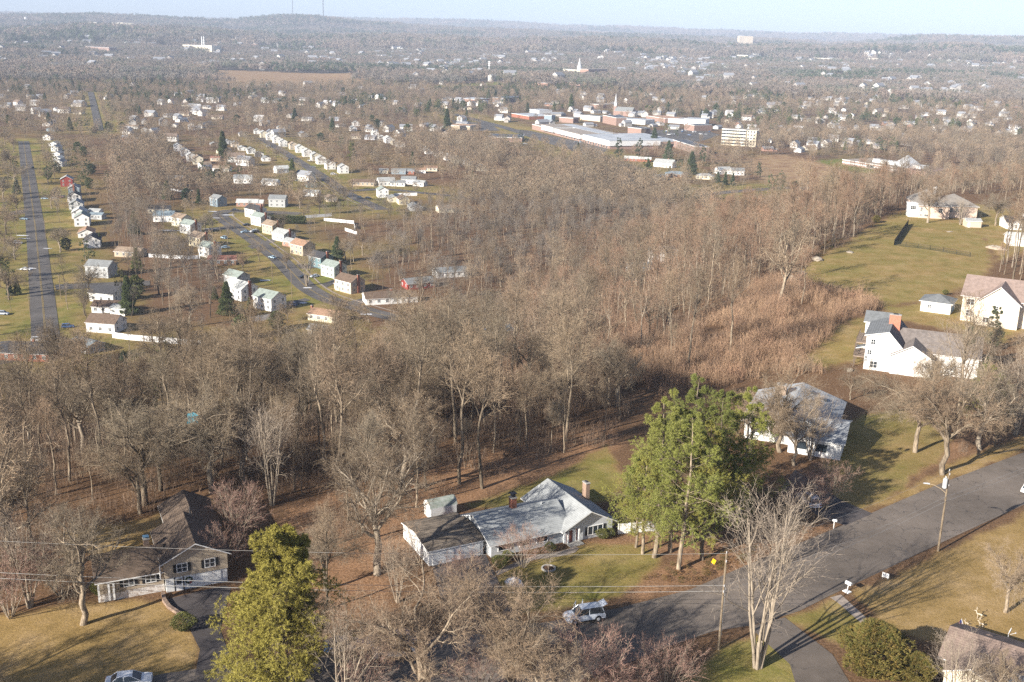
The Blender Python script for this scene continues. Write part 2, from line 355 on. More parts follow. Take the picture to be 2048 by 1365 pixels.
def ground_material():
    m = bpy.data.materials.new('ground_cover'); m.use_nodes = True; nt = m.node_tree; N = nt.nodes; L = nt.links
    b = N['Principled BSDF']; b.inputs['Roughness'].default_value = .95; b.inputs['Specular IOR Level'].default_value = .1
    geo = N.new('ShaderNodeNewGeometry')
    def noise(sc, det=5, ro=.6):
        n = N.new('ShaderNodeTexNoise'); n.inputs['Scale'].default_value = sc; n.inputs['Detail'].default_value = det; n.inputs['Roughness'].default_value = ro
        L.new(geo.outputs['Position'], n.inputs['Vector']); return n.outputs['Fac']
    def ramp(f, *st):
        r = N.new('ShaderNodeValToRGB'); e = r.color_ramp.elements
        e[0].position, e[0].color = st[0][0], tuple(st[0][1]) + (1,); e[1].position, e[1].color = st[-1][0], tuple(st[-1][1]) + (1,)
        for p, c in st[1:-1]: x = e.new(p); x.color = tuple(c) + (1,)
        L.new(f, r.inputs[0]); return r.outputs[0]
    def mix(f, a, bb):
        x = N.new('ShaderNodeMix'); x.data_type = 'RGBA'; L.new(f, x.inputs[0]); L.new(a, x.inputs[6]); L.new(bb, x.inputs[7]); return x.outputs[2]
    def attr(n):
        a = N.new('ShaderNodeAttribute'); a.attribute_name = n; return a.outputs['Fac']
    def mul(a, bb):
        x = N.new('ShaderNodeMath'); x.operation = 'MULTIPLY'; L.new(a, x.inputs[0]); L.new(bb, x.inputs[1]) if not isinstance(bb, float) else setattr(x.inputs[1], 'default_value', bb); return x.outputs[0]
    fine = noise(2.6, 8, .75); mid = noise(.16, 6, .7); big = noise(.022, 4, .6)
    floor = ramp(fine, (.3, (.055, .034, .02)), (.5, (.15, .088, .048)), (.7, (.30, .185, .105)))
    wood_far = ramp(noise(.012, 9, .8), (.32, (.05, .052, .042)), (.45, (.10, .078, .062)), (.6, (.155, .12, .098)), (.75, (.19, .15, .125)))
    dist = N.new('ShaderNodeVectorMath'); dist.operation = 'LENGTH'; L.new(geo.outputs['Position'], dist.inputs[0])
    mr = N.new('ShaderNodeMapRange'); mr.inputs['From Min'].default_value = 1200; mr.inputs['From Max'].default_value = 3200; L.new(dist.outputs['Value'], mr.inputs[0])
    base = mix(mr.outputs[0], floor, wood_far)
    grass_tan = ramp(mid, (.3, (.23, .155, .055)), (.5, (.31, .21, .085)), (.72, (.40, .28, .145)))
    grass_grn = ramp(mid, (.3, (.09, .115, .018)), (.5, (.14, .155, .03)), (.72, (.21, .195, .05)))
    gmix = N.new('ShaderNodeMapRange'); gmix.inputs['From Min'].default_value = -.38; gmix.inputs['From Max'].default_value = .14
    sb = N.new('ShaderNodeMath'); sb.operation = 'SUBTRACT'; L.new(attr('green'), sb.inputs[0]); L.new(noise(.07, 6, .72), sb.inputs[1]); L.new(sb.outputs[0], gmix.inputs[0])
    grass = mix(gmix.outputs[0], grass_tan, grass_grn)
    gv = N.new('ShaderNodeHueSaturation'); L.new(grass, gv.inputs['Color'])
    gr = N.new('ShaderNodeMapRange'); gr.inputs['From Min'].default_value = .25; gr.inputs['From Max'].default_value = .75; gr.inputs['To Min'].default_value = .6; gr.inputs['To Max'].default_value = 1.4; L.new(fine, gr.inputs[0]); L.new(gr.outputs[0], gv.inputs['Value'])
    c = mix(attr('lawn'), base, gv.outputs[0])
    lit = ramp(fine, (.32, (.10, .055, .03)), (.5, (.29, .165, .09)), (.68, (.46, .29, .17)))
    lf = N.new('ShaderNodeMapRange'); lf.inputs['From Min'].default_value = .25; lf.inputs['From Max'].default_value = .6; lf.inputs['To Min'].default_value = .35; L.new(noise(.35, 5, .7), lf.inputs[0])
    c = mix(mul(attr('litter'), lf.outputs[0]), c, lit)
    # fallen leaves blown over the lawns
    lf2 = N.new('ShaderNodeMapRange'); lf2.inputs['From Min'].default_value = .6; lf2.inputs['From Max'].default_value = .72; lf2.inputs['To Max'].default_value = .55; L.new(noise(1.9, 6, .8), lf2.inputs[0])
    c = mix(mul(lf2.outputs[0], attr('lawn')), c, lit)
    tanc = ramp(noise(.06, 6, .7), (.3, (.17, .09, .05)), (.55, (.33, .22, .12)), (.75, (.30, .24, .11)))
    c = mix(attr('tan'), c, tanc)
    L.new(c, b.inputs['Base Color'])
    bp = N.new('ShaderNodeBump'); bp.inputs['Strength'].default_value = .5; bp.inputs['Distance'].default_value = .25; L.new(fine, bp.inputs['Height'])
    L.new(bp.outputs[0], b.inputs['Normal']); return m
gm.materials.append(ground_material())
ground = add('ground', gm, kind='structure')

# ------------------------------------------------------------------ roads, drives and paths
def asphalt_mat(name, a, b_, crack=True):
    m = bpy.data.materials.new(name); m.use_nodes = True; nt = m.node_tree; N = nt.nodes; L = nt.links
    b = N['Principled BSDF']; b.inputs['Roughness'].default_value = .85; b.inputs['Specular IOR Level'].default_value = .25
    geo = N.new('ShaderNodeNewGeometry')
    n1 = N.new('ShaderNodeTexNoise'); n1.inputs['Scale'].default_value = .35; n1.inputs['Detail'].default_value = 9; n1.inputs['Roughness'].default_value = .75; L.new(geo.outputs['Position'], n1.inputs['Vector'])
    r = N.new('ShaderNodeValToRGB'); r.color_ramp.elements[0].position = .3; r.color_ramp.elements[1].position = .7
    r.color_ramp.elements[0].color = tuple(a) + (1,); r.color_ramp.elements[1].color = tuple(b_) + (1,); L.new(n1.outputs['Fac'], r.inputs[0])
    out = r.outputs[0]
    n3 = N.new('ShaderNodeTexNoise'); n3.inputs['Scale'].default_value = .055; n3.inputs['Detail'].default_value = 5; n3.inputs['Roughness'].default_value = .6; L.new(geo.outputs['Position'], n3.inputs['Vector'])
    mr3 = N.new('ShaderNodeMapRange'); mr3.inputs['From Min'].default_value = .35; mr3.inputs['From Max'].default_value = .65; mr3.inputs['To Min'].default_value = .72; mr3.inputs['To Max'].default_value = 1.18; L.new(n3.outputs['Fac'], mr3.inputs[0])
    hv3 = N.new('ShaderNodeHueSaturation'); L.new(out, hv3.inputs['Color']); L.new(mr3.outputs[0], hv3.inputs['Value']); out = hv3.outputs[0]
    if crack:
        ns = N.new('ShaderNodeTexNoise'); ns.inputs['Scale'].default_value = .5; ns.inputs['Detail'].default_value = 4; L.new(geo.outputs['Position'], ns.inputs['Vector'])
        mxv = N.new('ShaderNodeMix'); mxv.data_type = 'RGBA'; mxv.inputs[0].default_value = .12; L.new(geo.outputs['Position'], mxv.inputs[6]); L.new(ns.outputs['Color'], mxv.inputs[7])
        sc = N.new('ShaderNodeVectorMath'); sc.operation = 'MULTIPLY_ADD'; sc.inputs[1].default_value = (3.5, 3.5, 3.5); L.new(ns.outputs['Color'], sc.inputs[0]); L.new(geo.outputs['Position'], sc.inputs[2])
        vo = N.new('ShaderNodeTexVoronoi'); vo.feature = 'DISTANCE_TO_EDGE'; vo.inputs['Scale'].default_value = .17; L.new(sc.outputs[0], vo.inputs['Vector'])
        lt = N.new('ShaderNodeMapRange'); lt.inputs['From Min'].default_value = .001; lt.inputs['From Max'].default_value = .011; L.new(vo.outputs['Distance'], lt.inputs[0])
        mm = N.new('ShaderNodeMath'); mm.operation = 'GREATER_THAN'; mm.inputs[1].default_value = .6; L.new(n1.outputs['Fac'], mm.inputs[0])
        mx2 = N.new('ShaderNodeMath'); mx2.operation = 'MAXIMUM'; L.new(lt.outputs[0], mx2.inputs[0]); L.new(mm.outputs[0], mx2.inputs[1])
        mx = N.new('ShaderNodeMix'); mx.data_type = 'RGBA'; L.new(mx2.outputs[0], mx.inputs[0]); mx.inputs[6].default_value = (.06, .055, .052, 1); L.new(out, mx.inputs[7]); out = mx.outputs[2]
    L.new(out, b.inputs['Base Color']); return m
ASPH = asphalt_mat('worn_asphalt', (.135, .112, .092), (.19, .16, .135))
ASPH2 = asphalt_mat('valley_asphalt', (.095, .088, .082), (.135, .122, .112), False)
DRIVE = asphalt_mat('drive_asphalt', (.06, .052, .052), (.10, .088, .085), False)
PATHM = mat('path_paving', (.36, .30, .25), .9, (.24, .2, .17), 1.5, coord='geo')
YELL = mat('yellow_road_paint', (.42, .30, .10), .7, (.3, .22, .09), 1.0, coord='geo')
def resample(p, step):
    p = np.array(p, float); seg = np.hypot(*np.diff(p, axis=0).T); s = np.concatenate([[0], np.cumsum(seg)])
    n = max(2, int(s[-1] / step)); q = np.linspace(0, s[-1], n); r = np.stack([np.interp(q, s, p[:, 0]), np.interp(q, s, p[:, 1])], -1)
    for _ in range(6):
        r[1:-1] = .25 * r[:-2] + .5 * r[1:-1] + .25 * r[2:]
    return r
def strip(name, p, w, m, dz, step=4.0, off=0.0, kind='structure'):
    r = resample(p, step); t = np.gradient(r, axis=0); t /= np.linalg.norm(t, axis=1)[:, None] + 1e-9; nn = np.stack([-t[:, 1], t[:, 0]], -1)
    cols = [-.5, -.17, .17, .5] if w > 2 else [-.5, .5]
    V = np.concatenate([np.concatenate([r + nn * (off + c * w), height(*(r + nn * (off + c * w)).T)[:, None] + dz], 1)[:, None] for c in cols], 1)
    n, k = V.shape[:2]; ix = np.arange(n * k).reshape(n, k)
    Q = np.stack([ix[:-1, :-1], ix[1:, :-1], ix[1:, 1:], ix[:-1, 1:]], -1).reshape(-1, 4)[:, ::-1]
    return add(name, np_mesh(name, V.reshape(-1, 3), quads=Q, mats=[m]), kind=kind)
for n, p, w in ROADW:
    strip('road', p, w, ASPH2, .10 if n != 'far avenue' else .5)
    if n in ('left avenue', 'centre street'):
        for o_ in (-.22, .22): strip('road_markings', p, .18, YELL, .16, off=o_)
# pavements beside the streets of the valley
for k in (0, 1, 2):
    for sgn in (-1, 1):
        if (k, sgn) in ((1, 1), (0, 1), (0, -1), (2, -1)): continue
        strip('pavement', ROADW[k][1], 1.0, PATHM, .13, off=sgn * (ROADW[k][2] / 2 + 3.0))
def sheet(name, pts, m, z, dz, kind='structure'):
    mb = MB(); w = wp(pts, z) if z is not None else wpoly(pts)
    mb.poly([(x, y, (z if z is not None else H(x, y)) + dz) for x, y in w]); o = mb.build(name, m)
    if o.data.polygons[0].normal.z < 0: o.data.flip_normals()
    o['kind'] = kind; return o
sheet('road', [(2200, 840), (2048, 905), (1880, 968), (1700, 1045), (1500, 1128), (1380, 1180), (1240, 1216), (1100, 1244), (900, 1268), (700, 1295), (480, 1325), (330, 1348), (180, 1378), (60, 1405), (60, 1520), (700, 1480),
               (1000, 1400), (1130, 1372), (1230, 1338), (1330, 1296), (1430, 1262), (1500, 1252), (1545, 1240), (1600, 1222), (1660, 1192), (1770, 1140), (1900, 1078), (2048, 1010), (2200, 935)], ASPH, PLAT, .03)
sheet('driveway', [(330, 1200), (448, 1172), (462, 1176), (440, 1260), (470, 1340), (390, 1352), (400, 1300), (372, 1245)], DRIVE, PLAT, .045)
sheet('driveway', [(1500, 1256), (1548, 1240), (1570, 1236), (1665, 1310), (1720, 1400), (1600, 1400), (1580, 1330)], ASPH, PLAT, .045)
sheet('driveway', [(860, 1120), (968, 1104), (1010, 1190), (1040, 1256), (900, 1272), (880, 1190)], DRIVE, PLAT, .045)
sheet('driveway', [(1590, 940), (1680, 1000), (1745, 1028), (1690, 1052), (1640, 1035), (1560, 980)], DRIVE, PLAT, .045)
sheet('path', [(1660, 1196), (1682, 1190), (1760, 1262), (1770, 1300), (1748, 1270), (1675, 1206)], PATHM, PLAT, .05)
sheet('path', [(1150, 1092), (1158, 1098), (1150, 1106), (1118, 1114), (1070, 1120), (1030, 1136), (995, 1152), (990, 1144), (1030, 1126), (1072, 1111), (1122, 1103), (1138, 1098)], PATHM, PLAT, .05)
for q in ([(1030, 259), (1060, 262), (1218, 297), (1200, 312), (1130, 293)], [(1290, 262), (1400, 258), (1440, 270), (1400, 284), (1300, 282)], [(900, 240), (980, 248), (1000, 262), (930, 262)], [(1120, 335), (1180, 332), (1300, 352), (1260, 372), (1130, 352)]):
    sheet('car_park', q, ASPH2, 0, .12)
for q in ([(700, 603), (760, 590), (772, 594), (712, 611)], [(640, 570), (668, 560), (676, 564), (650, 577)], [(495, 493), (545, 478), (552, 483), (504, 499)], [(592, 529), (632, 531), (636, 537), (600, 538)], [(100, 395), (130, 390), (130, 394), (100, 400)], [(110, 570), (300, 562), (300, 572), (112, 580)], [(70, 415), (20, 425), (20, 432), (70, 424)], [(575, 606), (610, 597), (620, 601), (590, 612)], [(460, 452), (410, 458), (410, 463), (464, 459)]):
    sheet('driveway', q, ASPH2, 0, .12)
# ------------------------------------------------------------------ buildings
FOOTPRINTS = []     # (x, y, radius) kept clear of trees
def gable(parent, x0, x1, y0, y1, z0, ze, rise, axis, wm, rm, ov=.45, th=.16, wname='wall', rname='roof', left=True, right=True):
    w = MB()
    if axis == 'x':
        ym = (y0 + y1) / 2
        w.poly([(x0, y0, z0), (x1, y0, z0), (x1, y0, ze), (x0, y0, ze)]); w.poly([(x1, y1, z0), (x0, y1, z0), (x0, y1, ze), (x1, y1, ze)])
        w.poly([(x1, y0, z0), (x1, y1, z0), (x1, y1, ze), (x1, ym, ze + rise), (x1, y0, ze)]); w.poly([(x0, y1, z0), (x0, y0, z0), (x0, y0, ze), (x0, ym, ze + rise), (x0, y1, ze)])
    else:
        xm = (x0 + x1) / 2
        w.poly([(x0, y1, z0), (x0, y0, z0), (x0, y0, ze), (x0, y1, ze)]); w.poly([(x1, y0, z0), (x1, y1, z0), (x1, y1, ze), (x1, y0, ze)])
        w.poly([(x0, y0, z0), (x1, y0, z0), (x1, y0, ze), (xm, y0, ze + rise), (x0, y0, ze)]); w.poly([(x1, y1, z0), (x0, y1, z0), (x0, y1, ze), (xm, y1, ze + rise), (x1, y1, ze)])
    wo = w.build(wname, wm, parent)
    r = MB(); g = .03
    if axis == 'x':
        ym = (y0 + y1) / 2; s = rise / (ym - y0); zl = ze - ov * s; zr = ze + rise
        a, b = x0 - ov, x1 + ov
        r.slab([(a, y0 - ov, zl + th + g), (b, y0 - ov, zl + th + g), (b, ym, zr + th + g), (a, ym, zr + th + g)], th, 0, 1)
        r.slab([(b, y1 + ov, zl + th + g), (a, y1 + ov, zl + th + g), (a, ym, zr + th + g - .004), (b, ym, zr + th + g - .004)], th, 0, 1)
    else:
        xm = (x0 + x1) / 2; s = rise / (xm - x0); zl = ze - ov * s; zr = ze + rise
        a, b = y0 - ov, y1 + ov
        r.slab([(x0 - ov, b, zl + th + g), (x0 - ov, a, zl + th + g), (xm, a, zr + th + g), (xm, b, zr + th + g)], th, 0, 1)
        r.slab([(x1 + ov, a, zl + th + g), (x1 + ov, b, zl + th + g), (xm, b, zr + th + g - .004), (xm, a, zr + th + g - .004)], th, 0, 1)
    ro = r.build(rname, [rm, TRIM], parent)
    return wo, ro
def hip(parent, x0, x1, y0, y1, z0, ze, rise, wm, rm, ov=.45, wname='wall', rname='roof', th=.15):
    w = MB(); w.box(x0, x1, y0, y1, z0, ze); wo = w.build(wname, wm, parent)
    X0, X1, Y0, Y1 = x0 - ov, x1 + ov, y0 - ov, y1 + ov; r = MB(); z = ze + .02; zt = ze + rise
    if X1 - X0 >= Y1 - Y0: h = (Y1 - Y0) / 2; a, b = (X0 + h, (Y0 + Y1) / 2, zt), (X1 - h, (Y0 + Y1) / 2, zt)
    else: h = (X1 - X0) / 2; a, b = ((X0 + X1) / 2, Y0 + h, zt), ((X0 + X1) / 2, Y1 - h, zt)
    c = [(X0, Y0, z + th), (X1, Y0, z + th), (X1, Y1, z + th), (X0, Y1, z + th)]
    if X1 - X0 >= Y1 - Y0: r.poly([c[0], c[1], b, a]); r.poly([c[1], c[2], b]); r.poly([c[2], c[3], a, b]); r.poly([c[3], c[0], a])
    else: r.poly([c[0], c[1], a]); r.poly([c[1], c[2], b, a]); r.poly([c[2], c[3], b]); r.poly([c[3], c[0], a, b])
    lo = [(p[0], p[1], z) for p in c]
    for i in range(4): j = (i + 1) % 4; r.poly([lo[i], lo[j], c[j], c[i]], 1)
    r.poly(lo[::-1], 1)
    return wo, r.build(rname, [rm, TRIM], parent)
_wcache = {}
def window(parent, side, a, c, z, w=1.1, h=1.3, shutters=False, mull=1, d=None, cols=1):
    """side: which way it faces; (a, c): position along the wall and of the wall plane"""
    k = (w, h, mull, cols)
    if k not in _wcache:
        m = MB(); t = .09
        m.box(-w / 2, w / 2, -.04, .02, -h / 2, h / 2, 0)                       # glass
        for x0, x1, z0, z1 in ((-w / 2 - t, -w / 2, -h / 2 - t, h / 2 + t), (w / 2, w / 2 + t, -h / 2 - t, h / 2 + t), (-w / 2, w / 2, h / 2, h / 2 + t), (-w / 2, w / 2, -h / 2 - t, -h / 2)): m.box(x0, x1, -.09, .02, z0, z1, 1)
        for i in range(1, cols + 1):
            if cols > 1 or mull: xx = -w / 2 + w * i / (cols + 1); m.box(xx - .04, xx + .04, -.07, -.035, -h / 2, h / 2, 1)
        if mull: m.box(-w / 2, w / 2, -.065, -.035, -.03, .03, 1)
        o = m.build('window', [GLASS, TRIM]); _wcache[k] = o.data; bpy.data.objects.remove(o)
    o = bpy.data.objects.new('window', _wcache[k]); COL.objects.link(o); o.parent = parent
    o.location, o.rotation_euler = {'-y': ((a, c, z), (0, 0, 0)), '+y': ((a, c, z), (0, 0, math.pi)), '-x': ((c, a, z), (0, 0, -math.pi / 2)), '+x': ((c, a, z), (0, 0, math.pi / 2))}[side]
    if shutters:
        for s in (-1, 1):
            q = MB(); x = s * (w / 2 + .09 + .22); q.box(x - .2, x + .2, -.075, .02, -h / 2 - .05, h / 2 + .05)
            q.build('shutter', SHUT, o)
    return o
def chimney(parent, x, y, z0, z1, w=.9, d=.7, m=None, cap=True):
    c = MB(); c.box(x - w / 2, x + w / 2, y - d / 2, y + d / 2, z0, z1, 0); c.box(x - w / 2 - .07, x + w / 2 + .07, y - d / 2 - .07, y + d / 2 + .07, z1, z1 + .14, 1)
    c.box(x - w * .2, x + w * .2, y - d * .25, y + d * .25, z1 + .14, z1 + .34, 2)
    return c.build('chimney', [m or CHIM, CONC, DARKM], parent)
def ang(k, i=0):
    p = dict((n, q) for n, q, w in ROADW)[k]; a, b = p[i], p[i + 1]; return math.degrees(math.atan2(b[1] - a[1], b[0] - a[0]))
STW = {1: 'low', 2: 'two storey', 1.5: 'tall roofed'}
RN = dict(grey='grey', light_grey='light grey', pale='pale', dark='dark', brown='brown', tan='tan', green_grey='green grey', red='rusty red', black='black', blue_grey='blue grey', orange='orange brown')
WN = dict(white='white', cream='cream', beige='beige', tan='tan', grey='grey', bluegrey='blue grey', teal='dark teal', pale_yellow='pale yellow', red='dark red', brick='red brick', pinkbrick='pink brick', pale_green='pale green', brown='brown')
def house(px, py, yaw, L, W, st, wall, roof, where, chim=0, wing=None, group=None, detail=True, hipr=False, z=None):
    x, y, zz = at(px, py, z) if z is not None else at(px, py)
    zz = min(zz, H(x, y)) - .3
    rng_ = np.random.default_rng(int(px * 7 + py))
    lab = '%s %s house, %s roof, %s' % (WN[wall], STW[st], RN[roof], where)
    e = empty('house', (x, y, zz), math.radians(yaw), lab, 'house', group)
    wh = {1: 3.0, 1.5: 4.2, 2: 5.8}[st] + .3; rise = W / 2 * (.55 if st != 1 else .42); wm, rm = wallm(wall), roofm(roof)
    FOOTPRINTS.append((x, y, math.hypot(L, W) / 2 + 1.0)); HOUSES.append((x, y))
    if hipr: hip(e, -L / 2, L / 2, -W / 2, W / 2, 0, wh, rise, wm, rm)
    else: gable(e, -L / 2, L / 2, -W / 2, W / 2, 0, wh, rise, 'x', wm, rm)
    if chim:
        s = -1 if chim < 0 else 1
        if abs(chim) == 1: chimney(e, s * (L / 2 + .38), 0, 0, wh + rise + 1.0, .75, 1.3)
        else: chimney(e, L * .15 * s, .3, wh, wh + rise + 1.0, .9, .9)
    if wing:     # (side along x, length, depth, height share, gable?)
        s, l, dd, hh = wing
        xa, xb = (L / 2, L / 2 + l) if s > 0 else (-L / 2 - l, -L / 2)
        gable(e, xa, xb, -dd / 2 - .4, dd / 2 - .4, 0, wh * hh, dd / 2 * .45, 'x', wm, rm, rname='roof', ov=.3)
    if detail:
        cx, cy = -x, -y; ca, sa = math.cos(math.radians(yaw)), math.sin(math.radians(yaw))
        lx, ly = cx * ca + cy * sa, -cx * sa + cy * ca
        levels = [1.75] if st == 1 else [1.75, 4.45] if st == 2 else [1.75, 4.3]
        for lv in levels:
            if not (st == 1.5 and lv > 3):
                sy = '-y' if ly < 0 else '+y'; n = max(2, int(L / 3.4))
                for i in range(n): window(e, sy, -L / 2 + L * (i + .5) / n, (-W / 2 if ly < 0 else W / 2), lv + .3, 1.2, 1.3)
            sx = '-x' if lx < 0 else '+x'
            for i in (-1, 1): window(e, sx, i * W * .27, (-L / 2 if lx < 0 else L / 2), lv + .3, 1.0, 1.3)
    return e
HOUSES = []

# --- hero: split-level house bottom left
RD = math.radians
x, y, _ = at(331.7, 1187, PLAT)
h1 = empty('split_level_house', (x, y, PLAT), RD(25), 'tan split level house with dark brown roofs, white brick base and wreath by its door', 'house')
W_TAN = wallm('tan'); W_TAN1 = stripes('siding_warm_taupe', (.44, .365, .27), (.31, .255, .19), .24, 'Z', .7, .08)
R_BR = stripes('shingle_dark_brown', (.13, .095, .07), (.08, .06, .045), .13, 'Z', .9, .35, .25)
BOARDS = stripes('white_boards', (.74, .74, .72), (.5, .5, .5), .28, 'X', .6, .06)
WBRICK = mat('white_washed_brick', (.78, .75, .70), .9, (.45, .38, .32), 3.5)
def block(parent, x0, x1, y0, y1, z0, z1, m, name='wall'):
    b = MB(); b.box(x0, x1, y0, y1, z0, z1); return b.build(name, m, parent)
block(h1, .12, 8.4, .14, 10.2, 0, 2.15, BOARDS, 'garage_wall')
gable(h1, 0, 8.5, 0, 10.3, 2.16, 4.6, 2.15, 'y', W_TAN1, R_BR, ov=.5)
for a in (2.35, 6.1): window(h1, '-y', a, 0, 3.45, 1.3, 1.15, True, 1, cols=1)
d = MB(); d.box(1.35, 2.35, .06, .14, 0, 1.95, 0); d.box(1.5, 2.2, .02, .06, 1.05, 1.8, 1); d.box(1.2, 1.33, .03, .15, 0, 2.05, 2); d.box(2.37, 2.5, .03, .15, 0, 2.05, 2)
dd_ = d.build('door', [TRIM, GLASS, SHUT], h1)
q = MB(); q.box(4.35, 7.6, .09, .13, .05, 1.95, 0); [q.box(4.4, 7.55, .06, .09, .08 + .48 * k, .48 * k + .5, 0) for k in range(4)]; q.build('garage_door', BOARDS, h1)
w_ = MB(); w_.tube([(3.15 + .42 * math.cos(t), .02, 1.35 + .42 * math.sin(t)) for t in np.linspace(0, 2 * math.pi, 15)], .11, 6, 0, cap=False); w_.box(3.25, 3.5, -.12, -.02, .95, 1.15, 1)
wr = w_.build('wreath', [mat('wreath_green', (.03, .05, .025), .9), mat('red_ribbon', (.4, .04, .03), .7)]); wr.parent = None
wr.location = (x, y, PLAT); wr.rotation_euler = (0, 0, RD(25)); tag(wr, 'dark round wreath with red bow on the white garage boards', 'wreath')
wing_z = .55
block(h1, -8.3, -.03, .75, 7.6, 0, 1.15, WBRICK, 'brick_base')
gable(h1, -8.4, -.06, .7, 7.7, 1.16, 3.3, 2.05, 'x', W_TAN1, R_BR, ov=.55)
for a in (-4.6, -1.75): window(h1, '-y', a, .7, 2.25, 1.25, .95, True)
pl = MB(); [pl.box(a - .12, a + .12, .25, .5, .3, 2.75) for a in (-8.5, -7.2, -6.6)]; pl.build('porch_column', TRIM, h1)
gb = MB(); gb.tube([(-.55, .05, 2.3), (-.55, .05, 4.3)], .09, 6); gb.build('downpipe', TRIM, h1)
c1 = chimney(h1, -1.6, 5.3, 3.5, 6.1, .75, .75, mat('chimney_tan_brick', (.35, .25, .19), .9, (.25, .17, .12), 6))
cc = MB(); cc.box(-2.0, -1.2, 4.9, 5.7, 6.45, 6.53); cc.build('chimney_cap', mat('blue_metal', (.10, .2, .3), .4), h1)
gable(h1, 2.2, 9.0, 10.6, 20.0, 0, 4.2, 1.75, 'y', W_TAN1, R_BR, ov=.5)
gp = MB(); gp.tube([(5.2, 10.35, 4.5), (5.2, 10.35, 7.6)], .13, 8); gp.build('vent_pipe', DARKM, h1)
rw = MB(); P0 = [(-.4, -.3, .35), (-.5, -2.2, .4), (-.1, -4.4, .4), (.9, -6.6, .35)]
for a, b in zip(P0[:-1], P0[1:]): rw.slab([(a[0] - .25, a[1], .45), (b[0] - .25, b[1], .45), (b[0] + .25, b[1], .45), (a[0] + .25, a[1], .45)], .55)
rwo = rw.build('garden_wall', mat('rough_stone', (.33, .24, .18), .95, (.14, .1, .08), 2.2)); rwo.location = (x, y, PLAT); rwo.rotation_euler = (0, 0, RD(25)); tag(rwo, 'low rough stone garden wall curving beside the dark drive', 'garden wall')
FOOTPRINTS += [(x + 3, y + 6, 10), (x - 5, y + 1, 9), (x + 0, y + 15, 9), (x, y, 5)]
bench = MB(); bench.box(3.9, 4.4, -1.1, -.7, 0, .35); 
# --- hero: long grey ranch house
x, y, _ = at(982, 1116, PLAT)
Y2 = 27.2
h2 = empty('ranch_house', (x, y, PLAT), RD(Y2), 'long white and grey ranch house with pale grey shingle roof and attached double garage', 'house')
W_GR = stripes('siding_cool_grey', (.50, .52, .53), (.38, .4, .42), .24, 'Z', .7, .06); R_LG = stripes('shingle_pale_grey', (.33, .345, .345), (.26, .27, .27), .14, 'Z', .9, .22, .25)
BB = stripes('grey_blue_boards', (.55, .57, .58), (.4, .42, .44), .3, 'X', .7, .06)
gable(h2, 0, 13.4, 0, 10.6, 0, 2.3, 2.3, 'x', W_GR, R_LG, ov=.6)
gable(h2, 12.2, 20.8, -.5, 12.2, 0, 2.4, 2.25, 'y', BB, R_LG, ov=.7)
for a, w in ((2.2, 2.0), (5.6, 1.6), (8.6, 1.8)): window(h2, '-y', a, 0, 1.35, w, 1.0, False, 0)
window(h2, '-y', 17.7, -.5, 1.3, 2.6, 1.35, True, 0, cols=2)
window(h2, '-x', 3.0, 0, 1.4, 1.0, .9)
rec = MB(); rec.box(12.6, 14.4, -.56, -.45, 0, 2.15, 0); rec.box(13.6, 14.2, -.62, -.56, .05, 2.05, 1); rec.box(12.55, 12.75, -.95, -.75, 0, 2.2, 2); rec.box(14.5, 14.7, -.95, -.75, 0, 2.2, 2)
rec.build('front_door', [mat('red_brown_door', (.2, .07, .05), .6), TRIM, TRIM], h2)
st_ = MB(); st_.box(12.4, 14.9, -2.0, -.6, 0, .16); st_.build('step', CONC, h2)
chimney(h2, 6.3, 5.5, 2.5, 6.3, .9, .9); cp = MB(); [cp.box(5.95 + .45 * i, 6.2 + .45 * i, 5.3, 5.7, 6.65, 7.0) for i in range(2)]; cp.box(5.8, 6.8, 5.0, 6.0, 7.0, 7.08); cp.build('chimney_cap', DARKM, h2)
chimney(h2, 20.7, 7.6, 0, 5.4, .7, 1.2, mat('chimney_tan_brick', (.35, .25, .19)))
vp = MB(); vp.tube([(11, 4.9, 4.3), (11, 4.9, 5.0)], .1, 6); vp.build('vent_pipe', STEEL, h2)
ga = MB(); gw = stripes('garage_white_boards', (.76, .77, .76), (.6, .6, .6), .3, 'X', .7, .06)
RB = stripes('shingle_worn_brown', (.19, .155, .12), (.12, .10, .08), .14, 'Z', .9, .5, .2)
gable(h2, -9.4, -.65, 1.4, 11.6, 0, 2.3, .75, 'x', gw, RB, ov=.25, wname='garage_wall', rname='garage_roof')
for a in (-7.2, -2.9):
    g = MB(); g.box(a - 1.7, a + 1.7, 1.3, 1.37, 0, 1.95, 0); [g.box(a - 1.66, a + 1.66, 1.25, 1.3, .05 + k * .48, .47 + k * .48, 0) for k in range(4)]; g.build('garage_door', TRIM, h2)
FOOTPRINTS += [(x + 2, y + 6, 9), (x + 9, y + 9, 9), (x + 15, y + 12, 9), (x - 6, y + 5, 9), (x + 1, y - 1, 4)]
# shed behind the garage, fence beside the house
x, y, _ = at(862, 1040, PLAT)
sh = empty('garden_shed', (x, y, PLAT), RD(30), 'small white gambrel garden shed with mossy roof behind the garage', 'shed')
w = MB(); prof = [(0, 0), (0, 1.7), (.45, 2.5), (1.3, 2.85), (2.15, 2.5), (2.6, 1.7), (2.6, 0)]
w.poly([(0, a, b) for a, b in prof]); w.poly([(4.6, a, b) for a, b in prof][::-1]); w.poly([(0, 0, 0), (4.6, 0, 0), (4.6, 0, 1.7), (0, 0, 1.7)]); w.poly([(4.6, 2.6, 0), (0, 2.6, 0), (0, 2.6, 1.7), (4.6, 2.6, 1.7)])
w.build('wall', BOARDS, sh); r = MB()
for (a, b), (c, d_) in zip(prof[1:-2], prof[2:-1]): r.slab([(-.15, a, b + .09), (4.75, a, b + .09), (4.75, c, d_ + .09), (-.15, c, d_ + .09)], .08, 0, 1)
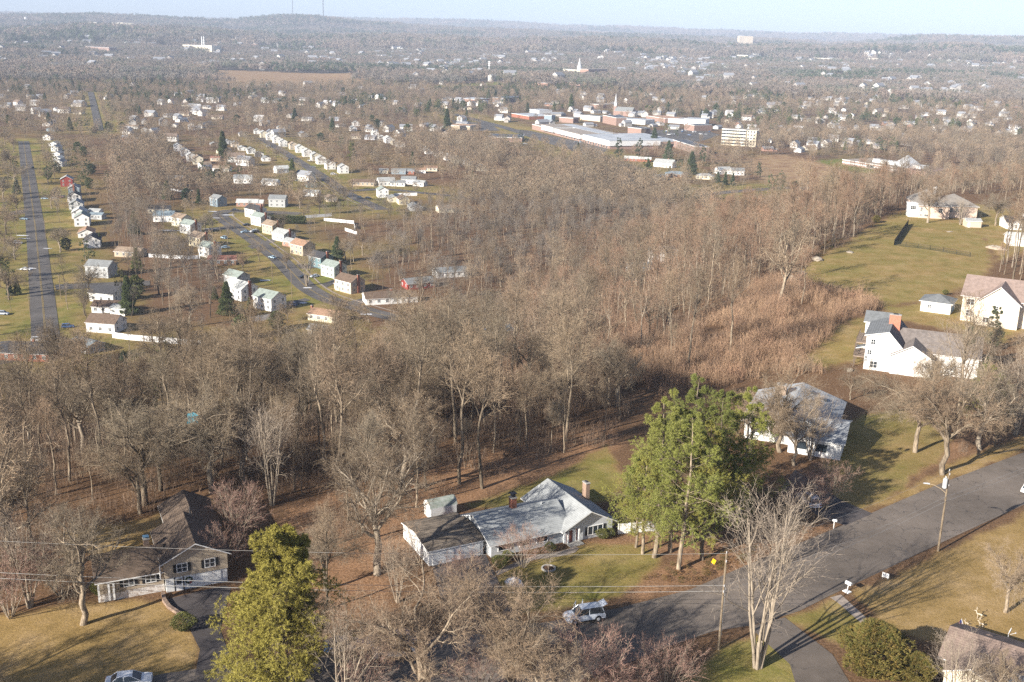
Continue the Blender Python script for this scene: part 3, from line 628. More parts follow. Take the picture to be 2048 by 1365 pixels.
r.build('roof', [mat('mossy_shingle', (.22, .26, .22), .9, (.34, .36, .33), 1.5), TRIM], sh)
dd = MB(); dd.box(-.05, -.01, .7, 1.9, 0, 1.7); dd.build('door', TRIM, sh); FOOTPRINTS.append((x + 2, y + 2, 3.5))
a = at(1236, 1069, PLAT); b = at(1352, 1059, PLAT)
fe = empty('board_fence', a, math.atan2(b[1] - a[1], b[0] - a[0]), 'tall solid white board fence between the grey ranch house and the pines', 'fence')
L_ = math.hypot(b[0] - a[0], b[1] - a[1]); m = MB(); m.box(0, L_, 0, .06, .05, 1.75); m.build('board_panel', BOARDS, fe)
for k in range(6):
    m = MB(); t = L_ * k / 5; m.box(t - .07, t + .07, -.08, .0, 0, 1.9); m.build('post', TRIM, fe)
# --- grey-roofed white house behind the pines
x, y, _ = at(1512, 880, PLAT)
h3 = empty('bungalow', (x, y, PLAT), RD(-22), 'white house with wide silver roof, half hidden behind bare branches and pines', 'house')
gable(h3, -2, 11.5, 0, 15.0, 0, 3.6, 2.4, 'y', wallm('white'), stripes('shingle_silver', (.36, .375, .385), (.29, .30, .31), .14, 'Z', .9, .2, .2), ov=.8)
gable(h3, 5.5, 13.5, -3.2, 7, 0, 3.2, 1.7, 'x', wallm('white'), MATS['shingle_silver'], ov=.6)
for a in (0, 3): window(h3, '-y', a, 0, 2.2, 1.7, 1.5, False, 0)
for a in (7.5, 10.5): window(h3, '-y', a, -3.2, 1.7, 1.8, 1.4, False, 0)
chimney(h3, 2.0, 10, 4.5, 7.2, 1.6, 1.2, mat('tan_stone', (.42, .33, .25), .9, (.3, .22, .17), 3))
for a, b in ((6.5, 12.5), (7.5, 9.0), (8.8, 11.8)):
    s = MB(); zz = 3.6 + (11.5 - a) * .356 + .16; s.box(a - .6, a + .6, b - .4, b + .4, zz - .5, zz + .28, 0); s.build('skylight', GLASS, h3)
h3.scale = (1.2, 1.25, 1.1)
FOOTPRINTS += [(x + 8, y + 4, 13), (x + 14, y + 4, 12), (x + 12, y + 12, 11)]
# --- tall white house with balconies
x, y, _ = at(1726, 738, PLAT)
h4 = empty('hillside_house', (x, y, PLAT), RD(-23), 'tall white house with stacked balconies, slate roof and wide brick chimney', 'house')
R4 = stripes('shingle_slate', (.17, .18, .185), (.12, .125, .13), .14, 'Z', .9, .25, .2); R4b = stripes('shingle_taupe', (.19, .165, .15), (.14, .12, .11), .14, 'Z', .9, .3, .2)
WW = wallm('white')
# main gable seen end on: ridge off-centre, long slope to the right
w = MB(); pr = [(0, 0), (10.8, 0), (10.8, 3.4), (5.0, 9.6), (0, 8.4)]
w.poly([(a, 0, b) for a, b in pr]); w.poly([(a, 19, b) for a, b in pr][::-1]); w.poly([(0, 19, 0), (0, 0, 0), (0, 0, 8.4), (0, 19, 8.4)]); w.poly([(10.8, 0, 0), (10.8, 19, 0), (10.8, 19, 3.4), (10.8, 0, 3.4)])
w.build('wall', WW, h4); r = MB()
r.slab([(-.5, 19.4, 8.45), (-.5, -.5, 8.45), (5.0, -.5, 9.8), (5.0, 19.4, 9.8)], .18, 0, 1); r.build('roof', [R4, TRIM], h4)
r = MB(); r.slab([(11.3, -.5, 3.1), (11.3, 19.4, 3.1), (5.0, 19.4, 9.79), (5.0, -.5, 9.79)], .18, 0, 1); r.build('roof', [R4b, TRIM], h4)
gable(h4, 7, 25, 3.5, 16, 0, 5.0, 3.6, 'x', WW, R4b, ov=.5)
gable(h4, 6, 15, -.9, 9, 0, 4.6, 2.6, 'y', WW, R4b, ov=.5)
gable(h4, -1.6, 5.5, 14, 21, 0, 8.3, 1.8, 'x', WW, R4, ov=.5)
for a, b, ww, hh in ((1.6, 6.9, .9, 1.2), (1.0, 4.3, .9, 1.0), (2.2, 1.4, 1.6, 1.5), (.35, 2.6, .5, 1.4), (8, 1.2, 1.4, 1.2)): window(h4, '-y', a, 0, b, ww, hh)
for a in (2.5, 6.5, 10): window(h4, '-x', a, 0, 6.5, 1.4, 1.6); window(h4, '-x', a, 0, 3.6, 1.4, 1.6)
chimney(h4, 5.4, 9.0, 6, 11.9, 2.6, 1.1, mat('salmon_brick', (.50, .21, .14), .9, (.38, .15, .1), 4))
for zf, y0, y1, dx in ((2.9, .3, 8, 2.6), (6.0, 1.5, 11, 2.4)):
    bd = MB(); bd.box(-dx, -.02, y0, y1, zf - .2, zf); bd.build('balcony_deck', mat('deck_boards', (.33, .26, .2), .9, (.24, .18, .14), 4), h4)
    rl = MB(); rl.box(-dx, -dx + .08, y0, y1, zf + .95, zf + 1.03); rl.box(-dx, 0, y0, y0 + .08, zf + .95, zf + 1.03)
    for t in np.arange(y0, y1, .35): rl.box(-dx + .02, -dx + .05, t, t + .05, zf, zf + .95)
    for t in np.arange(-dx, 0, .35): rl.box(t, t + .05, y0 + .02, y0 + .06, zf, zf + .95)
    rl.build('railing', mat('dark_rail', (.12, .09, .07), .6), h4)
for t in (.5, 4, 7.8):
    p = MB(); p.box(-2.5, -2.3, t, t + .2, 0, 6.0); p.build('balcony_post', MATS['dark_rail'], h4)
pr_ = MB(); pr_.slab([(-2.2, .1, 4.9), (-2.2, 2.8, 4.9), (.0, 2.8, 5.6), (.0, .1, 5.6)][::-1], .15, 0, 1); pr_.build('porch_roof', [R4, TRIM], h4)
FOOTPRINTS += [(x + 6, y + 4, 11), (x + 14, y + 8, 11), (x + 10, y + 16, 12), (x + 22, y + 4, 9)]
# --- white pavilion garage, beige gabled house, far plateau house, shed, cottage
x, y, _ = at(1840, 622, PLAT)
h5 = empty('hip_roofed_garage', (x, y, PLAT), RD(-30), 'small white hip roofed garage between the tall white house and the lawn', 'garage')
hip(h5, 0, 8.2, 0, 8, 0, 3.0, 1.9, WW, R4, ov=.6); window(h5, '-y', 2.4, 0, 1.7, .9, .9); window(h5, '-x', 3.0, 0, 1.7, .9, 1.3)
g = MB(); g.box(8.21, 8.28, 1.2, 6.5, 0, 2.2); g.build('garage_door', mat('blue_door', (.16, .25, .4), .5), h5); FOOTPRINTS.append((x + 4, y + 2, 8))
x, y, _ = at(1916, 645, PLAT)
h6 = empty('beige_house', (x, y, PLAT), RD(-30), 'big cream gabled house with taupe roof cut by the right edge of the picture', 'house')
CRM = stripes('siding_warm_cream', (.72, .64, .52), (.58, .52, .42), .24, 'Z', .7, .05); RT = stripes('shingle_rosy_taupe', (.27, .205, .175), (.2, .15, .13), .14, 'Z', .9, .25, .2)
gable(h6, 0, 17, 3, 17, 0, 7.4, 4.4, 'x', CRM, RT, ov=.6); gable(h6, 4.5, 15, 0, 10, 0, 7.0, 4.3, 'y', CRM, RT, ov=.6)
for a, b, ww, hh, c in ((2.2, 5.6, 1.8, 1.6, 3), (2.2, 2.4, 1.6, 1.6, 3), (9.2, 5.4, .9, 1.1, 0), (7.0, 1.8, 1.5, 1.3, 0)): window(h6, '-y', a, c, b, ww, hh)
chimney(h6, 16.2, 8.5, 7, 13.5, 1.1, 1.1, TRIM); FOOTPRINTS += [(x + 6, y + 4, 10), (x + 14, y + 2, 10), (x + 12, y + 10, 10)]
x, y, _ = at(1836, 436, PLAT)
h7 = empty('hilltop_house', (x, y, PLAT), RD(-8), 'cream house with broad hip roof and white bay beyond the upper lawn', 'house')
PK = stripes('siding_blush', (.66, .52, .42), (.54, .42, .34), .24, 'Z', .7, .05); RG = stripes('shingle_warm_grey', (.25, .225, .195), (.19, .17, .15), .14, 'Z', .9, .2, .2)
hip(h7, 0, 13, 0, 26, 0, 5.4, 5.0, PK, RG, ov=.7); hip(h7, 10, 26, 4.5, 24, 0, 5.2, 4.2, PK, RG, ov=.7, th=.17)
b_ = MB(); b_.box(-4, 0, 1.5, 7, .0, 5.8); b_.box(-4.3, .2, 1.2, 7.3, 5.8, 6.0); b_.build('bay', TRIM, h7)
window(h7, '-y', -2.2, 1.5, 4.2, 2.2, 1.5, False, 1, cols=2)
for a, b, ww, hh in ((1.0, 3.9, .8, 1.7), (1.0, 1.3, .7, .9), (3.3, 1.2, 1.6, .9), (9.3, 3.6, 1.4, 1.8)): window(h7, '-y', a, 0, b, ww, hh)
for a in (15, 17, 19): window(h7, '-y', a, 4.5, 3.4, 1.0, 1.6)
chimney(h7, 8.5, 12, 8, 12.6, 1.2, 1.2, TRIM); FOOTPRINTS += [(x + 8, y + 8, 15), (x + 18, y + 12, 14)]
x, y, _ = at(1932, 455, PLAT)
h8 = empty('tool_shed', (x, y, PLAT), RD(-5), 'pale wooden tool shed with worn grey roof beside the fenced lawn', 'shed')
gable(h8, 0, 6.2, 0, 5, 0, 2.6, .9, 'x', wallm('beige'), roofm('light_grey'), ov=.3); d_ = MB(); d_.box(.6, 1.5, -.06, 0, 0, 2); d_.build('door', TRIM, h8); FOOTPRINTS.append((x + 3, y + 2, 5))
x, y, _ = at(2012, 458, PLAT)
h9 = empty('cottage', (x, y, PLAT), RD(-5), 'low white cottage with dark roof and porch cut by the right edge of the picture', 'cottage')
gable(h9, 0, 16, 0, 9, 0, 2.8, 2.0, 'x', wallm('white'), roofm('dark'), ov=.4); gable(h9, .5, 5.5, -2.5, 4, 0, 2.6, 1.6, 'y', wallm('white'), roofm('dark'), ov=.3)
for a in (1.4, 3.0, 4.6): window(h9, '-y', a, -2.5, 1.5, .8, 1.3)
for a in (7, 9, 11, 13): window(h9, '-y', a, 0, 1.6, 1.0, 1.3)
chimney(h9, 8, 4.5, 3, 6.2, 1.5, 1.2, TRIM); FOOTPRINTS.append((x + 8, y + 3, 10))
house(2045, 490, -10, 12, 8, 1, 'white', 'pale', 'below the white cottage at the right edge', detail=False, z=PLAT)
# --- brown-roofed house bottom right
x, y, _ = at(1945, 1362, PLAT)
h10 = empty('brown_roofed_house', (x, y, PLAT), RD(-35), 'low house with worn brown roof and satellite dish at the bottom right corner', 'house')
RBR = stripes('shingle_faded_brown', (.23, .17, .14), (.17, .125, .1), .14, 'Z', .9, .3, .25); RGY = stripes('shingle_soft_grey', (.25, .26, .27), (.19, .2, .21), .14, 'Z', .9, .25, .2)
gable(h10, -3.5, 14, -1, 8, 0, 2.6, 1.7, 'x', wallm('cream'), RBR, ov=.6); gable(h10, -2.6, 3.2, -4.0, 5, 0, 2.5, 1.3, 'y', wallm('cream'), RBR, ov=.4)
p = MB(); p.slab([(4.2, -4.4, 2.6), (10.6, -4.4, 2.6), (10.6, 2.2, 3.35), (4.2, 2.2, 3.35)], .25, 0, 1); p.build('porch_roof', [RGY, TRIM], h10)
for a in (4.4, 7.4, 10.4): q = MB(); q.box(a - .08, a + .08, -4.2, -4.05, 0, 2.35); q.build('porch_post', TRIM, h10)
for a, b in ((5.2, -1.5), (9, -2.6)): q = MB(); q.tube([(a, b, 2.8), (a, b, 3.6)], .09, 6); q.build('vent_pipe', TRIM, h10)
FOOTPRINTS += [(x + 3, y, 6), (x + 8, y - 2, 7)]
sd = empty('satellite_dish', at(2017, 1270, PLAT + 3.6), RD(60), 'white satellite dish on the ridge of the brown roof', 'satellite dish')
m = MB(); N_ = 16
for rr_, rn, dz0, dz1 in ((0, .25, 0, .03), (.25, .48, .03, .12)):
    for k in range(N_):
        t0, t1 = 2 * math.pi * k / N_, 2 * math.pi * (k + 1) / N_
        P = lambda r, t, d: (r * math.cos(t), -d - .2 - .3 * r * math.sin(t), r * math.sin(t) + .55)
        m.poly([P(rr_, t0, -dz0), P(rn, t0, -dz1), P(rn, t1, -dz1), P(rr_, t1, -dz0)] if rr_ else [P(0, 0, 0), P(rn, t0, -dz1), P(rn, t1, -dz1)])
m.build('dish', TRIM, sd); m = MB(); m.tube([(0, 0, -.3), (0, 0, .3), (0, -.15, .55)], .04, 6); m.tube([(0, -.2, .1), (0, -.75, .5)], .025, 5); m.box(-.06, .06, -.83, -.7, .43, .57); m.build('bracket', STEEL, sd)
fl = empty('flag_on_pole', at(1932, 1266, PLAT + 1.2), RD(25), 'small striped red and white flag on a slanting pole above the brown roof', 'flag')
m = MB(); m.tube([(0, 0, -.3), (-1.2, 0, 2.3)], .035, 6); m.build('flagpole', TRIM, fl)
RED = mat('flag_red', (.45, .03, .04), .8); FW = mat('flag_white', (.7, .66, .62), .8); FB = mat('flag_blue', (.03, .05, .2), .8); m = MB()
for k in range(13):
    for j in range(8):
        f = lambda u, v: (-1.2 + .42 * u * 1.0 - (1 - u) * 0 + v * -.62 + .42 * (1 - u) * 0, .06 * math.sin(5 * v + 2 * u), 2.25 - u * 1.0 - v * .55)
        u0, u1, v0, v1 = k / 13, (k + 1) / 13, j / 8, (j + 1) / 8
        m.poly([f(u0, v0), f(u0, v1), f(u1, v1), f(u1, v0)], 2 if (k < 7 and j < 3) else k % 2)
m.build('cloth', [RED, FW, FB], fl)

# --- houses along the valley streets
CS = ang('centre street', 2); CS2 = ang('centre street', 4); LA = ang('left avenue', 3); MS = ang('middle street', 2)
def row(group, where, items, yaw):
    ordn = ['nearest', 'second', 'third', 'fourth', 'fifth', 'sixth', 'seventh', 'eighth', 'ninth', 'tenth', 'eleventh', 'twelfth', 'thirteenth', 'fourteenth']
    for k, it in enumerate(items):
        px, py, L, W, st, wl_, rf = it[:7]; opt = it[7] if len(it) > 7 else {}
        house(px, py, opt.pop('yaw', yaw), L, W, st, wl_, rf, '%s %s' % (ordn[k], where), group=group, **opt)
row('houses right of the centre street', 'right of the centre street', [
    (700, 582, 12.5, 9, 2, 'beige', 'brown', dict(chim=-1, wing=(1, 3, 6, .5))), (668, 552, 11, 8.5, 2, 'pale_green', 'green_grey', dict(chim=-1)), (642, 533, 11, 8.5, 2, 'teal', 'dark', dict(chim=-1)),
    (606, 508, 12, 9, 2, 'tan', 'orange'), (584, 492, 9, 7.5, 1, 'pinkbrick', 'light_grey', dict(chim=-1)), (568, 480, 12, 9, 1.5, 'white', 'light_grey', dict(chim=-1)),
    (546, 467, 11, 8.5, 2, 'tan', 'tan', dict(chim=-1)), (522, 450, 11, 8, 2, 'white', 'green_grey', dict(chim=-1)), (512, 434, 13, 9, 2, 'white', 'dark', dict(chim=-1))], CS)
row('houses left of the centre street', 'left of the centre street', [
    (540, 616, 12, 9.5, 2, 'white', 'green_grey', dict(yaw=CS + 8)), (484, 596, 12, 10, 2, 'white', 'pale', dict(chim=-1, wing=(1, 4, 6, .5))), (474, 566, 11, 8, 1.5, 'grey', 'green_grey'),
    (446, 528, 15, 8, 1, 'brown', 'red', dict(yaw=8)), (420, 512, 10, 8.5, 2, 'white', 'green_grey', dict(chim=-1)), (402, 492, 11, 9, 2, 'pale_yellow', 'tan', dict(chim=-1)),
    (382, 466, 11, 8.5, 2, 'white', 'green_grey', dict(chim=-1)), (364, 452, 11, 8, 2, 'cream', 'tan')], CS + 4)
row('houses across the top of the centre street', 'across the top of the centre street', [
    (437, 412, 10, 8, 2, 'bluegrey', 'grey', dict(yaw=CS)), (496, 412, 15, 9, 1, 'pinkbrick', 'pale', dict(yaw=4, wing=(1, 4, 8, .9))), (557, 413, 12, 9, 2, 'grey', 'grey', dict(yaw=-2)), (622, 374, 12, 8, 1, 'teal', 'dark', dict(yaw=MS)),
    (624, 392, 12, 8, 1, 'white', 'light_grey', dict(yaw=-10)), (662, 402, 11, 8, 1, 'beige', 'tan', dict(yaw=MS))], CS)
row('houses at the foot of the wooded slope', 'at the foot of the wooded slope', [
    (655, 640, 15, 8.5, 1, 'cream', 'orange', dict(yaw=-22, chim=-1)), (770, 604, 20, 10, 1, 'white', 'brown', dict(yaw=18, chim=2, wing=(1, 5, 8, .9))), (836, 574, 15, 9, 1, 'red', 'grey', dict(yaw=28)),
    (900, 552, 17, 9, 1, 'white', 'grey', dict(yaw=22)), (805, 745, 15, 10, 1.5, 'white', 'pale', dict(yaw=15)), (713, 790, 9, 8, 1.5, 'cream', 'grey', dict(yaw=25)), (1003, 672, 8, 7, 1, 'grey', 'blue_grey', dict(yaw=20)),
    (488, 735, 12, 9, 1, 'cream', 'grey', dict(yaw=10)), (640, 670, 8, 7, 1, 'beige', 'grey', dict(yaw=-20)), (1325, 525, 13, 9, 2, 'white', 'grey', dict(yaw=10)), (1280, 545, 12, 9, 1, 'grey', 'blue_grey', dict(yaw=10))], 0)
row('houses right of the left avenue', 'right of the left avenue', [
    (214, 660, 13, 10, 1.5, 'white', 'brown', dict(yaw=-10)), (222, 622, 14, 9, 1, 'white', 'brown', dict(yaw=0)), (216, 600, 13, 10, 1.5, 'white', 'dark', dict(yaw=-15)), (204, 552, 13, 9, 2, 'grey', 'grey', dict(yaw=-12)),
    (186, 492, 13, 9, 1.5, 'white', 'dark'), (174, 472, 13, 9, 1, 'white', 'orange'), (166, 450, 13, 9, 2, 'white', 'green_grey'), (160, 435, 12, 9, 1.5, 'white', 'pale'), (154, 418, 12, 9, 1.5, 'white', 'light_grey'), (150, 402, 13, 9, 1.5, 'white', 'dark'),
    (150, 390, 12, 8, 2, 'bluegrey', 'light_grey', dict(chim=-1)), (135, 372, 10, 9, 2, 'red', 'light_grey')], LA - 8)
row('houses further up the left avenue', 'further up the left avenue', [
    (122, 332, 14, 7, 1.5, 'white', 'light_grey'), (118, 322, 14, 7, 1, 'white', 'pale'), (117, 312, 14, 7, 1, 'white', 'light_grey'), (114, 302, 14, 7, 1.5, 'white', 'pale'), (110, 292, 14, 8, 1, 'white', 'pale'), (97, 280, 12, 8, 1.5, 'white', 'grey'), (105, 262, 16, 9, 1, 'bluegrey', 'grey'), (96, 252, 14, 9, 1, 'white', 'grey')], LA - 20)
row('houses behind the left avenue', 'behind the left avenue', [
    (192, 430, 8, 6, 1, 'white', 'light_grey', dict(yaw=-10)), (196, 438, 9, 6, 1, 'grey', 'blue_grey', dict(yaw=-10)), (262, 512, 15, 9, 1, 'tan', 'tan', dict(yaw=-10)), (244, 628, 8, 6, 1, 'white', 'light_grey', dict(yaw=-20)), (122, 700, 15, 10, 1, 'white', 'dark', dict(yaw=-35)), (50, 712, 26, 14, 1, 'brick', 'dark', dict(yaw=-3, hipr=True, chim=2)),
    (175, 700, 12, 8, 1, 'grey', 'blue_grey', dict(yaw=-35)), (350, 372, 13, 9, 2, 'bluegrey', 'grey', dict(yaw=10)), (320, 425, 14, 9, 1, 'cream', 'dark', dict(yaw=5)), (330, 442, 13, 9, 1.5, 'white', 'blue_grey', dict(yaw=2))], 0)
row('houses along the bend beyond the woods', 'along the bend beyond the small wood', [
    (445, 343, 15, 9, 1, 'white', 'tan', dict(yaw=-4)), (410, 338, 10, 8, 1.5, 'white', 'tan', dict(yaw=40)), (487, 366, 15, 9, 1.5, 'white', 'light_grey', dict(yaw=6)), (396, 328, 11, 9, 2, 'cream', 'tan'), (382, 322, 11, 8, 2, 'white', 'light_grey'), (370, 312, 11, 8, 2, 'white', 'blue_grey'), (356, 302, 11, 8, 2, 'white', 'light_grey'), (432, 322, 9, 7, 1, 'beige', 'red', dict(yaw=0)),
    (312, 282, 11, 8, 1, 'white', 'pale'), (302, 276, 11, 8, 1.5, 'white', 'grey'), (290, 264, 11, 8, 1, 'white', 'light_grey'), (268, 258, 12, 8, 1, 'white', 'tan', dict(yaw=0)), (250, 256, 11, 8, 1, 'beige', 'tan', dict(yaw=0))], MS)
row('houses right of the middle street', 'right of the middle street', [
    (686, 346, 11, 8.5, 2, 'white', 'light_grey'), (660, 338, 11, 8.5, 2, 'white', 'pale'), (642, 328, 11, 8.5, 2, 'white', 'light_grey'), (630, 321, 11, 8, 2, 'cream', 'light_grey'), (614, 313, 11, 8.5, 2, 'white', 'pale'), (600, 305, 11, 8.5, 2, 'white', 'light_grey'), (586, 299, 10, 8, 2, 'beige', 'tan'),
    (566, 293, 11, 8, 2, 'white', 'light_grey'), (553, 286, 11, 8, 2, 'white', 'pale'), (540, 280, 11, 8, 2, 'white', 'pale_grey' if 'pale_grey' in ROOFC else 'light_grey'), (527, 275, 10, 8, 2, 'cream', 'light_grey'), (515, 268, 10, 8, 1.5, 'white', 'grey')], MS)
row('houses left of the middle street', 'left of the middle street', [
    (542, 370, 13, 9, 1, 'white', 'light_grey', dict(yaw=-8)), (563, 346, 12, 8, 1.5, 'white', 'pale', dict(yaw=35)), (532, 322, 11, 8, 1, 'white', 'grey'), (518, 313, 11, 8, 1, 'white', 'grey'), (502, 307, 11, 8, 1.5, 'white', 'light_grey'), (484, 301, 12, 8, 1, 'white', 'light_grey'), (470, 294, 12, 8, 1.5, 'beige', 'grey'), (455, 288, 11, 8, 1, 'white', 'grey'), (428, 293, 11, 8, 1, 'brown', 'grey')], MS)
row('houses on the side street', 'on the side street by the long lawn', [
    (728, 371, 19, 10, 1, 'tan', 'brown', dict(yaw=-3)), (772, 371, 14, 9, 1.5, 'white', 'light_grey', dict(yaw=20)), (796, 372, 12, 8, 1, 'white', 'grey', dict(yaw=0)), (818, 368, 12, 8, 1.5, 'white', 'grey', dict(yaw=-5)), (840, 372, 10, 8, 1, 'white', 'light_grey', dict(yaw=-20)), (765, 394, 10, 8, 2, 'white', 'green_grey'), (787, 403, 11, 8, 1, 'cream', 'grey'), (806, 408, 11, 8, 1.5, 'pale_yellow', 'brown'), (830, 420, 12, 9, 1, 'grey', 'grey'),
    (892, 424, 13, 9, 1, 'cream', 'tan', dict(yaw=20))], MS - 4)
row('houses along the far woodland edge', 'along the far woodland edge', [
    (862, 342, 12, 8, 1, 'cream', 'orange', dict(yaw=0)), (842, 346, 9, 7, 1, 'white', 'orange', dict(yaw=0)), (816, 348, 12, 8, 1, 'brick', 'grey', dict(yaw=0)), (798, 348, 13, 8, 1, 'bluegrey', 'grey', dict(yaw=0)), (768, 347, 8, 6, 1, 'cream', 'grey', dict(yaw=0)), (912, 326, 10, 8, 1.5, 'cream', 'light_grey'), (896, 320, 12, 8, 1.5, 'white', 'light_grey'), (876, 312, 10, 8, 1.5, 'white', 'tan'), (858, 308, 10, 8, 1, 'white', 'grey'), (846, 302, 10, 8, 1.5, 'white', 'grey'),
    (962, 342, 9, 8, 1.5, 'cream', 'light_grey'), (936, 330, 12, 8, 1.5, 'white', 'light_grey')], MS)
row('houses on the ridge of the far street', 'on the ridge line of the far street', [
    (800, 294, 12, 8, 1.5, 'white', 'pale'), (790, 290, 12, 8, 1.5, 'cream', 'pale'), (776, 286, 12, 8, 2, 'white', 'pale'), (764, 282, 11, 8, 1.5, 'white', 'light_grey'), (750, 276, 10, 8, 2, 'white', 'pale'), (706, 262, 12, 8, 1.5, 'white', 'grey'), (712, 252, 12, 9, 1.5, 'white', 'grey'), (560, 264, 9, 7, 2, 'beige', 'grey')], MS)
row('houses below the white office block', 'below the white office block', [
    (1262, 322, 14, 9, 1, 'brick', 'pale', dict(yaw=-10, wing=(1, 14, 8, .9))), (1330, 334, 20, 12, 1.5, 'white', 'light_grey', dict(yaw=-30, chim=2)), (1352, 354, 20, 11, 1, 'brown', 'blue_grey', dict(yaw=-6, hipr=True)), (1410, 358, 16, 10, 1, 'cream', 'light_grey', dict(yaw=-15, hipr=True)), (1315, 360, 14, 9, 1, 'beige', 'blue_grey', dict(yaw=-10)), (1445, 348, 14, 9, 1.5, 'white', 'light_grey', dict(yaw=20)), (1474, 350, 12, 9, 1.5, 'white', 'grey')], 0)
#house(192, 320 - 26, 20, 9, 7, 1, 'white', 'light_grey', 'alone beyond the bare wood', detail=False)
# ------------------------------------------------------------------ large buildings of the town
def flat(name, A, B, depth, h, wm, rm, label, cat, rows=0, cols=0, band=None, z=None, parapet=.5, ww=1.6, wh=1.3):
    a = at(*A) if z is None else at(*A, z); b = at(*B, a[2]); L = math.hypot(b[0] - a[0], b[1] - a[1])
    e = empty(name, (a[0], a[1], a[2] - .5), math.atan2(b[1] - a[1], b[0] - a[0]), label, cat)
    w = MB(); w.box(0, L, 0, depth, 0, h + .5)
    if band: w.box(-.04, L + .04, -.04, depth, h * band[0], h * band[1], 1)
    w.build('wall', [wm, band[2] if band else wm], e); r = MB(); r.box(-.2, L + .2, -.2, depth + .2, h + .5, h + .5 + parapet, 0); r.box(.3, L - .3, .3, depth - .3, h + .5 + parapet, h + .53 + parapet, 1); r.build('roof', [TRIM, rm], e)
    for i in range(rows):
        for j in range(cols): window(e, '-y', L * (j + .5) / cols, -.02, .5 + h * (i + .62) / rows, ww, wh, False, 0)
    FOOTPRINTS.append((a[0] + (b[0] - a[0]) / 2, a[1] + (b[1] - a[1]) / 2, L / 2 * .8)); ca, sa = (b[0] - a[0]) / L, (b[1] - a[1]) / L
    for t in (.15, .5, .85):
        for dd in (.3, .8): FOOTPRINTS.append((a[0] + ca * L * t - sa * depth * dd, a[1] + sa * L * t + ca * depth * dd, max(depth * .5, L * .2)))
    return e, L
BRK = mat('town_brick', (.33, .225, .185), .9, (.25, .165, .135), 1.0); WPNT = mat('white_panel', (.66, .66, .64), .6, (.66, .68, .68), .1); GRAV = mat('gravel_roof', (.33, .28, .23), .95, (.26, .23, .2), .2); MEMB = mat('membrane_roof', (.46, .48, .50), .7, (.33, .36, .39), .06); DKR = mat('tar_roof', (.07, .08, .1), .8, (.11, .12, .14), .15)
CREAM = wallm('cream')
e, L = flat('factory', (1064, 259), (1219, 299), 62, 6.5, BRK, GRAV, 'very long low factory of brick and white panels with brown and grey flat roofs', 'factory')
for (x0, x1, y0, y1, h, m_, r_) in ((L * .70, L + 1, -1, 64, 10, WPNT, MEMB), (L * .36, L * .68, -3, 26, 9.5, WPNT, GRAV), (L * .18, L * .34, -4, 24, 10.5, WPNT, GRAV), (L * .1, L * .62, 30, 48, 9, WPNT, MEMB), (L * .55, L * .95, 64, 100, 7, BRK, MEMB)):
    b = MB(); b.box(x0, x1, y0, y1, 4.2, h); b.build('upper_wall', m_, e); b = MB(); b.box(x0 - .2, x1 + .2, y0 - .2, y1 + .2, h, h + .4); b.build('upper_roof', r_, e)
for t in np.linspace(L * .42, L * .66, 8): window(e, '-y', t, -.02, 2.6, 3.2, 2.6, False, 0)
for t in np.linspace(L * .73, L * .97, 9): window(e, '-y', t, -.02, 2.4, 3.2, 2.6, False, 0)
e, L = flat('office_block', (1442, 290), (1490, 293), 16, 19, wallm('cream'), GRAV, 'pale five storey office block with rows of square dark windows', 'office block', 5, 11, ww=2.6, wh=1.7)
b = MB(); b.box(L + 1.5, L + 13, -1.5, 14, 0, 19.5); b.build('wing_wall', wallm('cream'), e)
for i in range(5):
    for j in range(3): window(e, '-y', L + 3.2 + j * 3.6, -1.5, 2.9 + i * 3.8, 2.0, 1.7, False, 0)
e, L = flat('school', (1684, 329), (1786, 345), 46, 4.6, BRK, GRAV, 'long low brick school with white roof blocks and pyramid skylight beside the green', 'school', band=(.45, .75, WPNT))
b = MB(); b.box(L * .4, L * .95, 14, 22, 5.4, 9); b.box(L * .98, L * 1.25, 18, 30, 4, 8); b.build('roof_block', WPNT, e)
b = MB(); c = (L * .98, 20); q = 9
for i in range(4): u = [(-q, -q), (q, -q), (q, q), (-q, q)]; b.poly([(c[0] + u[i][0], c[1] + u[i][1], 8.5), (c[0] + u[(i + 1) % 4][0], c[1] + u[(i + 1) % 4][1], 8.5), (c[0], c[1], 17)])
b.box(c[0] - q, c[0] + q, c[1] - q, c[1] + q, 5, 8.5); b.build('pyramid_roof', MEMB, e); b = MB(); b.box(L, L * 1.5, 6, 50, 0, 5); b.build('rear_wall', BRK, e)
window(e, '-y', L * .56, -.05, 2.6, 10, 3, False, 0, cols=4)
flat('mill_building', (1345, 294), (1391, 309), 16, 8, BRK, DKR, 'three storey red brick mill building in front of the office block', 'building', 3, 9, ww=1.8)
flat('low_brick_building', (975, 283), (1044, 285), 42, 5, BRK, DKR, 'low brick building with tar roof left of the long factory', 'building')
flat('low_hall', (898, 259), (940, 261), 30, 5, wallm('tan'), mat('tan_roof', (.42, .28, .18), .9), 'low tan roofed hall at the left edge of the town', 'building')
